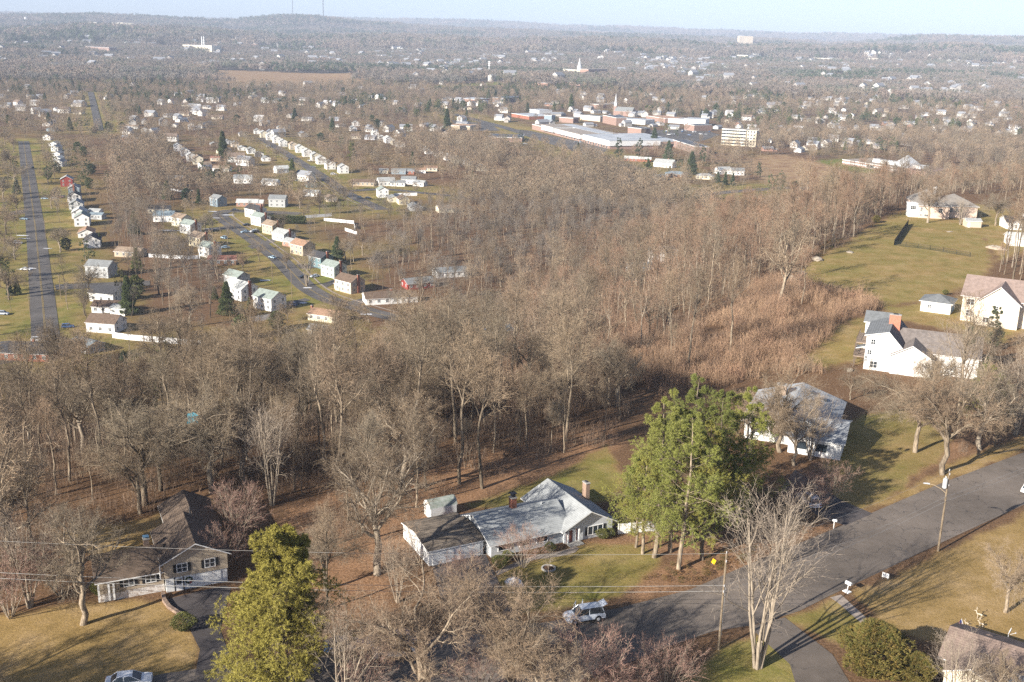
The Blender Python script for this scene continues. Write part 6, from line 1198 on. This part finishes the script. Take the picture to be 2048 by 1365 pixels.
bscatter('ground_cover', BRUSH2, 1.1, gcm, .35, .9, 'low leafy ground cover and fallen leaves on the road bank below the pines', .9, 'ground cover')
# hedge in the valley
hd = [np_mesh('h', *join(cone_tree(5.5, 960 + k, .25, .3, .4, True)[1])[:2], None, [NEED_G]) for k in range(2)]
a, b = at(533, 447), at(607, 449)
he = empty('hedge', a, 0, 'long tall dark evergreen hedge behind the white houses of the centre street', 'hedge')
hv = [];
for t in np.linspace(0, 1, 16):
    V_, T_, Q_ = join(cone_tree(5.5, int(960 + t * 50), .12, .35, .45, True)[1]); hv.append((V_ + np.array([(b[0] - a[0]) * t, (b[1] - a[1]) * t, 0]), T_))
V_, T_, _q = join(hv); add('foliage', np_mesh('foliage', V_, T_, None, [NEED_G]), he)

# ------------------------------------------------------------------ poles, wires, lamp
def pole(px, py, h, label, r=.17):
    x, y, z = at(px, py, PLAT); e = empty('utility_pole', (x, y, z), 0, label, 'utility pole'); b = MB(); b.tube([(0, 0, -.5), (.0, 0, h * .5), (0, 0, h)], r, 10, r2=r * .72); b.build('shaft', WOODP, e); return e, (x, y, z)
p1, P1 = pole(1876, 1103, 13.3, 'wooden pole with street lamp and grey transformer at the right road edge'); p2, P2 = pole(1437, 1300, 13.6, 'plain wooden pole beside the many stemmed pale tree')
a_ = math.radians(170); b = MB(); b.tube([(-.45, -.1, 10.6), (-.45, -.1, 12.0)], .34, 12); b.tube([(-.45, -.1, 12.0), (-.45, -.1, 12.12)], .3, 12); b.tube([(-.5, -.1, 12.1), (-.5, -.1, 12.5)], .05, 6); b.tube([(-.35, -.1, 12.1), (-.35, -.1, 12.45)], .05, 6); b.build('transformer', mat('transformer_paint', (.50, .51, .50), .5), p1)
b = MB(); b.tube([(0, 0, 9.6), (-.9, .1, 10.35), (-1.9, .2, 10.85), (-2.7, .3, 11.0)], .045, 7); b.build('lamp_arm', mat('arm_metal', (.42, .33, .22), .5), p1)
b = MB(); b.tube([(-2.6, .3, 11.0), (-2.9, .33, 11.05), (-3.5, .4, 11.05)], .14, 8, r2=.1); b.build('lamp_head', STEEL, p1)
for e, pts_ in ((p1, ((0, 0, 13.45), (0, -.25, 12.9), (.2, 0, 11.0))), (p2, ((0, 0, 13.7), (0, -.2, 12.6), (0, -.2, 9.2), (0, -.2, 8.4)))):
    for q in pts_: b = MB(); b.tube([(q[0], q[1], q[2] - .15), (q[0], q[1], q[2] + .15)], .07, 6); b.build('insulator', STEEL, e)
cv = MB(); cv.box(.12, .2, -.04, .04, 2, 9); cv.build('conduit', STEEL, p2)
LP = plane(-330, 1255, PLAT); RP = plane(2330, 890, PLAT); WIREM = mat('wire', (.30, .29, .27), .4)
def wire(A, B, sag, label, r=.022):
    A, B = Vector(A), Vector(B); pts_ = [A.lerp(B, t) - Vector((0, 0, sag * 4 * t * (1 - t))) for t in np.linspace(0, 1, 24)]; b = MB(); b.tube([tuple(p - A) for p in pts_], r, 4); o = b.build('power_line', WIREM); o.location = A; tag(o, label, 'power line')
for h, r, hn in ((13.6, .02, 'topmost'), (9.2, .03, 'thick upper'), (8.4, .034, 'thick lower')):
    wire((P2[0], P2[1] - .1, PLAT + h), (LP[0], LP[1], PLAT + h), 1.3, '%s cable running left from the plain pole over the lawns' % hn, r)
    wire((P2[0], P2[1] - .1, PLAT + h), (P1[0], P1[1] - .1, PLAT + h - (.2 if h > 13 else 0)), .9, '%s cable between the two wooden poles' % hn, r * .7)
    wire((P1[0], P1[1] - .1, PLAT + h - (.2 if h > 13 else 0)), (RP[0], RP[1], PLAT + h), 1.0, '%s cable running right from the lamp pole along the road' % hn, r * .7)
for px, py, h in ((180, 800 - 150, 12), (60, 640, 12), (560, 566, 0), (94, 470, 11)): pass
for px, py, h, lb in ((62, 645, 12, 'slim pole left of the near end of the left avenue'), (122, 598, 12, 'slim pole right of the left avenue by the driveway'), (545, 566, 11, 'slim pole left of the centre street bend'), (584, 598, 14, 'tall pole at the kerb of the centre street'), (92, 478, 11, 'slim pole beside the left avenue half way up'), (1330, 322, 11, 'slim pole near the brick mill building')):
    x, y, z = at(px, py); e = empty('utility_pole', (x, y, z), 0, lb, 'utility pole'); b = MB(); b.tube([(0, 0, 0), (0, 0, h)], .16, 6); b.box(-1, 1, -.06, .06, h - .9, h - .75); b.build('shaft', WOODP, e)

# ------------------------------------------------------------------ cars
def car_meshes(kind):
    suv = kind == 'suv'; zt = 1.72 if suv else 1.44; zb = 1.02 if suv else .92
    body = [(-2.32, .38), (-2.34, .78), (-2.22, zb - .03), (-1.5, zb), (1.0, zb), (1.9, zb - .1), (2.28, .72), (2.34, .38)]
    if suv: gh = [(-2.2, zb - .01), (-1.95, zt - .08), (-1.6, zt), (.2, zt), (.55, zt - .06), (1.25, zb - .01)]
    else: gh = [(-1.75, zb - .01), (-1.1, zt - .04), (-.8, zt), (.15, zt), (.45, zt - .06), (1.3, zb - .02)]
    def loft(prof, y0, y1, top):     # half widths at the bottom and the top of the profile
        m = MB(); zs_ = [p[1] for p in prof]; lo, hi = min(zs_), max(zs_); wf = lambda z: y0 + (y1 - y0) * max((z - lo) / (hi - lo), 0) ** 1.5
        A = [(x, -wf(z), z) for x, z in prof]; B = [(x, wf(z), z) for x, z in prof]; n = len(prof); m.poly(A); m.poly(B[::-1])
        for i in range(n): j = (i + 1) % n; m.poly([A[j], A[i], B[i], B[j]], top(i) if top else 0)
        return m
    b = loft(body, .90, .84, None)
    for x in (-1.42, 1.42):
        for s in (-1, 1): b.tube([(x, s * .70, .36), (x, s * .915, .36)], .41, 14, 1)
    b.box(-2.38, -2.3, -.8, .8, .4, .58, 0); b.box(2.3, 2.38, -.8, .8, .4, .58, 0)
    g = loft(gh, .80, .62, lambda i: 0); r = MB(); i0, i1 = (1, 4) if True else (0, 0)
    rp = gh[1:5]; wt = lambda z: .80 + (.62 - .80) * max((z - gh[0][1]) / (zt - gh[0][1]), 0) ** 1.5
    for p, q in zip(rp[:-1], rp[1:]): r.slab([(p[0], -wt(p[1]), p[1] + .02), (q[0], -wt(q[1]), q[1] + .02), (q[0], wt(q[1]), q[1] + .02), (p[0], wt(p[1]), p[1] + .02)], .05)
    for s in (-1, 1):
        for (xa, za), (xb, zb_) in ((gh[0], gh[1]), (gh[-1], gh[-2]), ((-.35, zb), (-.4, zt))): r.tube([(xa, s * (wt(za) + .0), za), (xb, s * (wt(zb_) + .01), zb_)], .035, 4)
    return b, g, r
_cm = {}
def car(px, py, yaw, kind, col, label, z=None, s=1.12, parts=True):
    cm_ = mat('car_paint_%s' % col[0], col[1], .25, spec=.6); loc = at(px, py, z) if z else at(px, py)
    e = empty('parked_car', (loc[0], loc[1], loc[2] + .04), RD(yaw), label, 'car'); e.scale = (s, s, s)
    key = (kind, col[0])
    if key not in _cm:
        b, g, r = car_meshes(kind); os_ = [b.build('body', [cm_, mat('tyre_rubber', (.02, .02, .02), .9)]), g.build('windows', GLASS), r.build('roof', cm_)]
        w = MB(); w.tube([(0, 0, 0), (0, .26, 0)], .34, 14, 0); w.tube([(0, -.012, 0), (0, .0, 0)], .2, 10, 1); os_.append(w.build('wheel', [mat('tyre_rubber', (.02, .02, .02)), STEEL]))
        l = MB(); l.box(-.03, .03, -.18, .18, -.07, .07); os_.append(l.build('headlight', mat('lamp_glass', (.7, .72, .75), .15))); l2 = MB(); l2.box(-.03, .03, -.16, .16, -.08, .08); os_.append(l2.build('tail_light', mat('red_lens', (.35, .02, .02), .3)))
        _cm[key] = [o.data for o in os_]; [bpy.data.objects.remove(o) for o in os_]
    b, g, r, w, hl, tl = _cm[key]
    add('body', b, e); add('windows', g, e); add('roof', r, e)
    if parts:
        for x in (-1.42, 1.42):
            for sd_ in (-1, 1): o = add('wheel', w, e); o.location = (x, sd_ * .935, .36); o.rotation_euler = (0, 0, 0 if sd_ < 0 else math.pi)
        for sd_ in (-1, 1):
            o = add('headlight', hl, e); o.location = (2.31, sd_ * .62, .7); o = add('tail_light', tl, e); o.location = (-2.33, sd_ * .66, .74)
    return e
WH = ('white', (.75, .76, .77)); SI = ('silver', (.48, .52, .58)); BK = ('black', (.03, .032, .037)); BL = ('blue', (.05, .12, .28)); CR = ('cream', (.62, .55, .47)); RE = ('dark_red', (.2, .02, .02)); LB = ('light_blue', (.35, .48, .58)); GY = ('grey', (.2, .21, .22))
ry = lambda a, b: math.degrees(math.atan2(plane(*b, PLAT)[1] - plane(*a, PLAT)[1], plane(*b, PLAT)[0] - plane(*a, PLAT)[0]))
e = car(1168, 1240, ry((1125, 1240), (1205, 1228)) + 180, 'suv', SI, 'silver car with its doors and rear hatch open at the road edge', PLAT, 1.15)
for x0, s_, a1 in ((.55, 1, 55), (-.4, 1, 60)):
    d = MB(); d.box(-.95, 0, -.03, .03, .45, 1.0); d.box(-.93, -.86, -.03, .03, 1.0, 1.55); d.box(-.07, 0, -.03, .03, 1.0, 1.6); d.box(-.93, 0, -.03, .03, 1.52, 1.6); o = d.build('open_door', MATS['car_paint_silver'], e); o.location = (x0 + .4, -.93, 0); o.rotation_euler = (0, 0, RD(a1))
d = MB(); d.slab([(-1.95, -.62, 1.74), (-2.6, -.62, 2.0), (-2.6, .62, 2.0), (-1.95, .62, 1.74)], .05); d.build('open_hatch', MATS['car_paint_silver'], e)
car(788, 1312, ry((745, 1305), (825, 1298)) + 180, 'sedan', CR, 'cream sedan parked behind bare twigs at the bottom', PLAT)
car(800, 1288, ry((745, 1305), (825, 1298)) + 180, 'sedan', BL, 'dark blue car parked beyond the cream sedan', PLAT); car(690, 1300, ry((745, 1305), (825, 1298)), 'sedan', BL, 'blue car half hidden behind the big pine', PLAT)
car(258, 1372, ry((220, 1365), (290, 1352)) - 8, 'sedan', WH, 'white car cut by the bottom edge beside the dark drive', PLAT)
car(2066, 985, ry((1880, 1040), (2048, 960)) + 0, 'suv', WH, 'white estate car cut by the right edge on the road', PLAT)
car(1618, 1008, 100, 'suv', WH, 'white car on the shaded drive behind the pale bare tree', PLAT)
for px, py, yw, kd, cl, lb in ((490, 466, CS + 80, 'sedan', LB, 'light blue car on the drive left of two parked cars by the beige house'), (508, 465, CS + 80, 'suv', WH, 'white car beside the light blue one on the centre street drive'), (511, 466, CS + 80, 'suv', BK, 'black car next to the white one on the centre street drive'), (493, 452, CS + 80, 'sedan', BK, 'black car on the drive of the green grey roofed house'), (545, 517, CS, 'sedan', LB, 'blue car at the kerb before the orange roofed house'), (607, 556, CS + 80, 'sedan', BK, 'black car on the drive behind the big bare street tree'), (630, 555, CS + 80, 'sedan', SI, 'silver car on the drive before the pale green house'), (448, 478, CS, 'suv', LB, 'blue van in the shade left of the centre street'), (450, 497, CS + 70, 'sedan', LB, 'light blue car before the pale yellow house'), (470, 422, 10, 'sedan', BK, 'black car at the top of the centre street'), (585, 612, CS, 'suv', BL, 'dark blue van by the lower white house'),
    (90, 399, 5, 'sedan', LB, 'light blue car on the drive across from the blue grey house'), (108, 398, 5, 'sedan', WH, 'white car on the drive of the blue grey house'), (120, 396, 5, 'sedan', RE, 'dark red car on the drive of the blue grey house'), (66, 337, LA, 'sedan', BK, 'dark car driving up the left avenue'), (36, 488, 0, 'suv', SI, 'silver car on the lawn side left of the avenue'), (48, 440, 0, 'sedan', LB, 'light blue car left of the avenue near the tree shadow'), (52, 541, 0, 'sedan', WH, 'white car left of the avenue opposite the cone shaped evergreens'), (6, 630, 0, 'suv', SI, 'silver car at the far left edge of the near avenue'), (75, 683, 20, 'suv', WH, 'white car at the corner before the dark roofed building'), (136, 656, 20, 'suv', BL, 'bright blue car beside the white gabled house'), (370, 325, MS, 'sedan', RE, 'dark red car before the white row of the bend'), (720, 398, 4, 'suv', BK, 'black van beside the white house with green grey roof'), (736, 398, 4, 'sedan', BK, 'second black car beside the white house with green grey roof'), (578, 322, MS, 'suv', BK, 'black van in the middle street shade'), (667, 350, 5, 'suv', WH, 'white van on the verge of the middle street'), (620, 323, 5, 'sedan', WH, 'white car before the pale roofs of the middle street'), (538, 294, 5, 'sedan', WH, 'white car far up the middle street'), (626, 336, 5, 'sedan', GY, 'grey car on the verge half way up the middle street'),
    (1153, 285, 20, 'suv', GY, 'dark truck in the factory yard'), (1163, 286, 20, 'suv', LB, 'pale truck in the factory yard'), (1236, 333, 0, 'suv', BL, 'bright blue van before the brick house with pale roof'), (1250, 334, 0, 'sedan', WH, 'white car right of the bright blue van'), (1050, 289, 10, 'sedan', WH, 'white car by the low brick building')):
    car(px, py, yw, kd, cl, lb, None, 1.1, False)
rgc = np.random.default_rng(5)
for k in range(22):
    px, py = rgc.uniform(1305, 1425), rgc.uniform(259, 272); cl = [WH, SI, BK, BL, GY, WH][k % 6]; e = car(px, py, rgc.choice([-30, 60]) + rgc.uniform(-4, 4), 'sedan', cl, '%s car in the town car park left of the office block' % cl[0].replace('_', ' '), None, 1.1, False); e['group'] = 'cars in the town car park'

# ------------------------------------------------------------------ small things near the road
x, y, z = at(1694, 1184, PLAT); mbx = empty('mailbox', (x, y, z), RD(-55), 'white mailbox on a slanting white post with a square white base at the road edge', 'mailbox')
b = MB(); b.box(-.5, .5, -.4, .4, 0, .12); b.build('base', TRIM, mbx); b = MB(); b.tube([(0, 0, .1), (.12, 0, 1.25)], .06, 6); b.build('post', TRIM, mbx); b = MB(); b.tube([(-.35, 0, 1.45), (.6, 0, 1.45)], .21, 10); b.box(-.35, .6, -.21, .21, 1.24, 1.45); b.build('box', TRIM, mbx)
x, y, z = at(1667, 1058, PLAT); m2 = empty('mailbox', (x, y, z), RD(-20), 'white mailbox beside the shaded drive across the road', 'mailbox'); b = MB(); b.tube([(0, 0, 0), (0, 0, 1.3)], .07, 6); b.build('post', TRIM, m2); b = MB(); b.tube([(-.3, 0, 1.45), (.4, 0, 1.45)], .2, 8); b.build('box', TRIM, m2)
x, y, z = at(1770, 1160, PLAT); sg = empty('yard_sign', (x, y, z), RD(-38), 'small white yard sign with dark blue lettering on the grass verge', 'sign')
b = MB(); b.box(-.5, .5, -.02, .02, .35, 1.1); b.build('panel', TRIM, sg)
b = MB()
for x0, x1, z0, z1 in ((-.36, -.30, .6, .88), (-.30, -.24, .74, .86), (-.24, -.18, .6, .88), (-.1, -.04, .6, .88), (.02, .2, .82, .88), (.02, .2, .6, .66), (.08, .14, .66, .82), (.26, .32, .6, .88), (.32, .37, .68, .8)): b.box(x0, x1, -.03, -.021, z0, z1)
b.build('lettering', mat('navy_ink', (.02, .06, .16), .6), sg)
for s_ in (-.35, .35): b = MB(); b.tube([(s_, 0, 0), (s_, 0, .4)], .015, 5); b.build('stake', STEEL, sg)
x, y, z = at(1424, 1130, PLAT); ys_ = empty('yellow_sign', (x, y, z), RD(-35), 'bright yellow slanting sign plate in the ground cover', 'sign'); b = MB(); b.box(-.28, .28, -.02, .02, .25, 1.05); b.build('panel', mat('sign_yellow', (.75, .42, .01), .5), ys_).rotation_euler = (0, .35, 0); b = MB(); b.tube([(0, 0, 0), (.1, 0, .4)], .03, 5); b.build('stake', STEEL, ys_)
x, y, z = at(1097, 1138, PLAT); rg_ = empty('stone_tree_ring', (x, y, z), 0, 'ring of pale stones filled with mulch round the young tree', 'stone ring')
for k in range(16):
    t = 2 * math.pi * k / 16; b = MB(); b.box(-.19, .19, -.12, .12, -.03, .2); o = b.build('stone', CONC, rg_); o.location = (.95 * math.cos(t), .95 * math.sin(t), 0); o.rotation_euler = (0, 0, t + math.pi / 2)
b = MB(); b.poly([(.85 * math.cos(t), .85 * math.sin(t), .1) for t in np.linspace(0, 6.28, 17)[:-1]]); b.build('mulch', mat('mulch', (.09, .05, .03), .95), rg_)
plant(('vase', 1), x, y, z, .13, 0, 'tiny bare young tree inside the stone ring')
bk = np.random.default_rng(2)
def rock(px, py, s, label, m_, z=PLAT, name='boulder', cat='boulder', flat_=.5):
    x, y, zz = at(px, py, z) if z is not None else at(px, py); n = 10; mb = MB(); rings = []
    for i in range(5):
        ph = i / 4 * math.pi / 2; rings.append([(s * math.cos(ph) * math.cos(2 * math.pi * j / n) * bk.uniform(.8, 1.2), s * .6 * math.cos(ph) * math.sin(2 * math.pi * j / n) * bk.uniform(.8, 1.2), s * flat_ * math.sin(ph) * bk.uniform(.85, 1.15) - (.1 if i == 0 else 0)) for j in range(n)])
    for i in range(4):
        for j in range(n): mb.poly([rings[i][j], rings[i][(j + 1) % n], rings[i + 1][(j + 1) % n], rings[i + 1][j]])
    mb.poly(rings[4]); o = mb.build(name, m_); o.location = (x, y, zz); o.rotation_euler = (0, 0, bk.random() * 3); tag(o, label, cat)
STN = mat('pale_rock', (.38, .33, .26), .9, (.27, .22, .17), .8); SNOW = mat('old_snow', (.75, .78, .82), .8, (.5, .48, .46), 1.0)
rock(1028, 1168, 1.5, 'white mound of old snow beside the drive', SNOW, name='snow_mound', cat='snow', flat_=.6); rock(740, 1284, 1.8, 'long white mound of old snow at the road edge', SNOW, name='snow_mound', cat='snow', flat_=.25)
rock(1700, 505, 2.2, 'flat pale rock on the big lawn', STN, flat_=.2); rock(1580, 560, 3.0, 'light rock outcrop at the lawn edge', STN); rock(1600, 548, 2.4, 'second light rock outcrop at the lawn edge', STN); rock(1635, 520, 3.0, 'upper pale rock outcrop above the brush', STN, flat_=.35); rock(1900, 464, 1.6, 'small pale rock patch inside the fence', STN, flat_=.15)
rock(1700, 742, 1.2, 'pale stones below the white balconies', STN)
rock(1992, 498, 4, 'heap of pale stone right of the fenced lawn', STN, flat_=.3)
# blue tarpaulins in the wood, blue kite-like sheet in a tree, snow patches of the valley
TARP = mat('blue_tarp', (.05, .28, .65), .5); TEAL = mat('teal_sheet', (.02, .30, .42), .5)
rock(996, 664, 1.9, 'bright blue tarpaulin on the wood floor', TARP, None, 'tarpaulin', 'tarpaulin', .4); rock(972, 660, 2.0, 'paler blue tarpaulin behind the trunks', TARP, None, 'tarpaulin', 'tarpaulin', .3); rock(1035, 644, 3.2, 'long white sheet on the wood floor', SNOW, None, 'white_sheet', 'sheet', .12); rock(1015, 650, 2.2, 'short white sheet on the wood floor', SNOW, None, 'white_sheet', 'sheet', .12)
x, y, z = at(384, 900, 50); b = MB(); b.poly([(-.9, 0, -.9), (.9, .1, -.8), (1.0, .3, .5), (.2, .4, 1.0), (-.8, .3, .7)]); b.poly([(-.9, .02, -.9), (-.8, .32, .7), (.2, .42, 1.0), (1.0, .32, .5), (.9, .12, -.8)]); o = b.build('teal_sheet', TEAL); xx, yy, zz_ = at(384, 838, 63.5); o.location = (xx, yy, zz_); tag(o, 'torn teal plastic sheet caught high in a tree of the dark wood', 'plastic sheet')
SN = [(98 + 0, 0)]
for k, (px, py, w, d) in enumerate(((425, 424, 9, 4), (455, 431, 12, 4), (432, 437, 8, 3), (420, 459, 10, 3), (430, 486, 6, 3), (45, 472, 10, 3), (48, 478, 9, 2.5), (52, 540, 10, 4), (95, 498, 6, 2), (60, 538, 8, 3), (607, 607, 5, 3), (545, 514, 4, 2), (365, 333, 8, 2.5), (345, 326, 8, 2.5), (372, 337, 6, 2.5), (616, 577, 6, 2.5), (530, 562, 7, 3), (732, 630, 7, 3), (340, 432 + 30, 20, 3), (100, 322, 5, 2))):
    x, y, z = at(px, py); b = MB(); b.poly([(w / 2 * math.cos(t) * bk.uniform(.6, 1.1), d / 2 * math.sin(t) * bk.uniform(.6, 1.1), .0) for t in np.linspace(0, 6.28, 15)[:-1]]); o = b.build('snow_patch', SNOW); o.location = (x, y, z + .2 + .004 * k); o['kind'] = 'stuff'; tag(o, 'thin patch of old snow on the valley lawns', 'snow', 'snow patches of the valley')
# fences
def fence(p, label, h, m_, solid=True, sp=2.6, z=None, name='fence', cat='fence'):
    w = [at(*q) if z is None else at(*q, z) for q in p]; e = empty(name, w[0], 0, label, cat); o0 = Vector(w[0])
    b = MB(); pb = MB()
    for A, B in zip(w[:-1], w[1:]):
        A, B = Vector(A) - o0, Vector(B) - o0; d = (B - A); L = d.length; u = d.normalized(); nn = Vector((-u.y, u.x, 0)) * .04; n = max(2, int(L / sp))
        if solid:
            for i in range(n):
                a_, b_ = A + d * (i / n), A + d * ((i + 1) / n)
                for s in (-1, 1): q = [a_ + nn * s, b_ + nn * s, b_ + nn * s + Vector((0, 0, h)), a_ + nn * s + Vector((0, 0, h))]; b.poly(q if s > 0 else q[::-1])
        else:
            for zz in (.15, h * .5, h): b.tube([A + Vector((0, 0, zz)), B + Vector((0, 0, zz))], .035, 4)
            for t in np.arange(0, L, .3): q = A + u * t; b.box(q.x - .015, q.x + .015, q.y - .015, q.y + .015, q.z + .1, q.z + h)
        for i in range(n + 1): q = A + d * (i / n); o = MB(); o.box(-.06, .06, -.06, .06, 0, h + .1); oo = o.build('post', m_, e); oo.location = q
    b.build('panel', m_, e); return e
BLK = mat('black_netting', (.02, .03, .035), .6)
fence([(1788, 491), (1816, 450)], 'dark net fence along the left side of the upper lawn pen', 2.2, BLK, True, 4, PLAT); fence([(1788, 491), (1860, 500), (1940, 514)], 'thin dark wire fence along the front of the upper lawn pen', 1.6, BLK, False, 4, PLAT)
WFM = mat('white_fence', (.74, .75, .76), .7)
fence([(225, 676), (262, 681), (300, 684), (350, 688), (402, 693)], 'long white fence wall at the edge of the left wood', 2.4, WFM, True, 6); fence([(482, 648), (551, 638)], 'pale blue white fence beside the lower centre street house', 2.6, WFM, True, 6); fence([(298, 515), (372, 519), (400, 518)], 'pale fence behind the yellow house', 2.0, WFM, True, 6)
fence([(610, 437), (663, 433)], 'white fence beyond the long hedge', 2, WFM, True, 8); fence([(648, 442), (708, 448), (710, 460)], 'second white fence beyond the long hedge', 2, WFM, True, 8); fence([(690, 462), (714, 470)], 'white fence end by the wood edge', 2, WFM, True, 6); fence([(788, 393), (834, 392)], 'white slat fence behind the side street houses', 2.4, WFM, True, 6); fence([(325, 378), (360, 384), (385, 384)], 'white pool deck railing behind the two storey house', 1.4, WFM, True, 6)
# lawn decorations by the bottom right house
for px, py, s_, lb in ((1958, 1238, .75, 'tall white wire reindeer decoration on the right lawn'), (1962, 1255, .6, 'white wire deer lying beside the tall one'), (1933, 1252, .45, 'small white wire fawn decoration left of the tall deer')):
    x, y, z = at(px, py, PLAT); b = MB(); T3 = lambda *p: [tuple(np.array(q) * s_) for q in p]
    for L_ in (-.3, .3):
        for W_ in (-.1, .1): b.tube(T3((L_, W_, 0), (L_ * .95, W_, .4), (L_, W_ * .8, .8)), .04 * s_, 5)
    b.tube(T3((-.45, 0, .85), (0, 0, .95), (.4, 0, .9), (.6, 0, 1.3), (.62, 0, 1.5)), .13 * s_, 7, r2=.07 * s_); b.tube(T3((.6, 0, 1.5), (.95, 0, 1.42)), .08 * s_, 6, r2=.04 * s_)
    for w_ in (-1, 1): b.tube(T3((.58, .03 * w_, 1.55), (.5, .2 * w_, 1.85), (.62, .3 * w_, 2.1)), .025 * s_, 4); b.tube(T3((.52, .18 * w_, 1.8), (.7, .2 * w_, 2.0)), .02 * s_, 4)
    o = b.build('deer_decoration', mat('cream_wire', (.55, .48, .38), .7)); o.location = (x, y, z); o.rotation_euler = (0, 0, 2.6); tag(o, lb, 'lawn decoration')

# ------------------------------------------------------------------ haze
hb = MB(); hb.box(-17600, 17600, -17600, 17600, -60, 700); hz = hb.build('haze', [])
hm = bpy.data.materials.new('haze'); hm.use_nodes = True; nt = hm.node_tree; nt.nodes.remove(nt.nodes['Principled BSDF']); pv = nt.nodes.new('ShaderNodeVolumePrincipled')
pv.inputs['Color'].default_value = (.67, .79, 1.0, 1); pv.inputs['Density'].default_value = HAZE; pv.inputs['Anisotropy'].default_value = -0.1
nt.links.new(pv.outputs[0], nt.nodes['Material Output'].inputs['Volume']); hz.data.materials.append(hm); tag(hz, kind='stuff')

# labels: things of one kind that look alike are told apart by their order in the view
ORD = ['first', 'second', 'third', 'fourth', 'fifth', 'sixth', 'seventh', 'eighth', 'ninth', 'tenth', 'eleventh', 'twelfth', 'thirteenth', 'fourteenth', 'fifteenth', 'sixteenth', 'seventeenth', 'eighteenth', 'nineteenth', 'twentieth']
same = {}
for o in COL.objects:
    if o.parent is None and o.get('category') and o.get('label'): same.setdefault(o['label'], []).append(o)
for lb, os_ in same.items():
    if len(os_) > 1:
        os_.sort(key=lambda o: o.location.x / max(o.location.y, 1)); n_ = len(os_)
        for k, o in enumerate(os_):
            q_ = (ORD[k] + ' from the left') if k < (n_ + 1) // 2 or n_ < 3 else (ORD[n_ - 1 - k] + ' from the right')
            if (k < 20 if k < (n_ + 1) // 2 else n_ - 1 - k < 20) and len((lb + ' ' + q_).split()) <= 16: o['label'] = lb + ', ' + q_
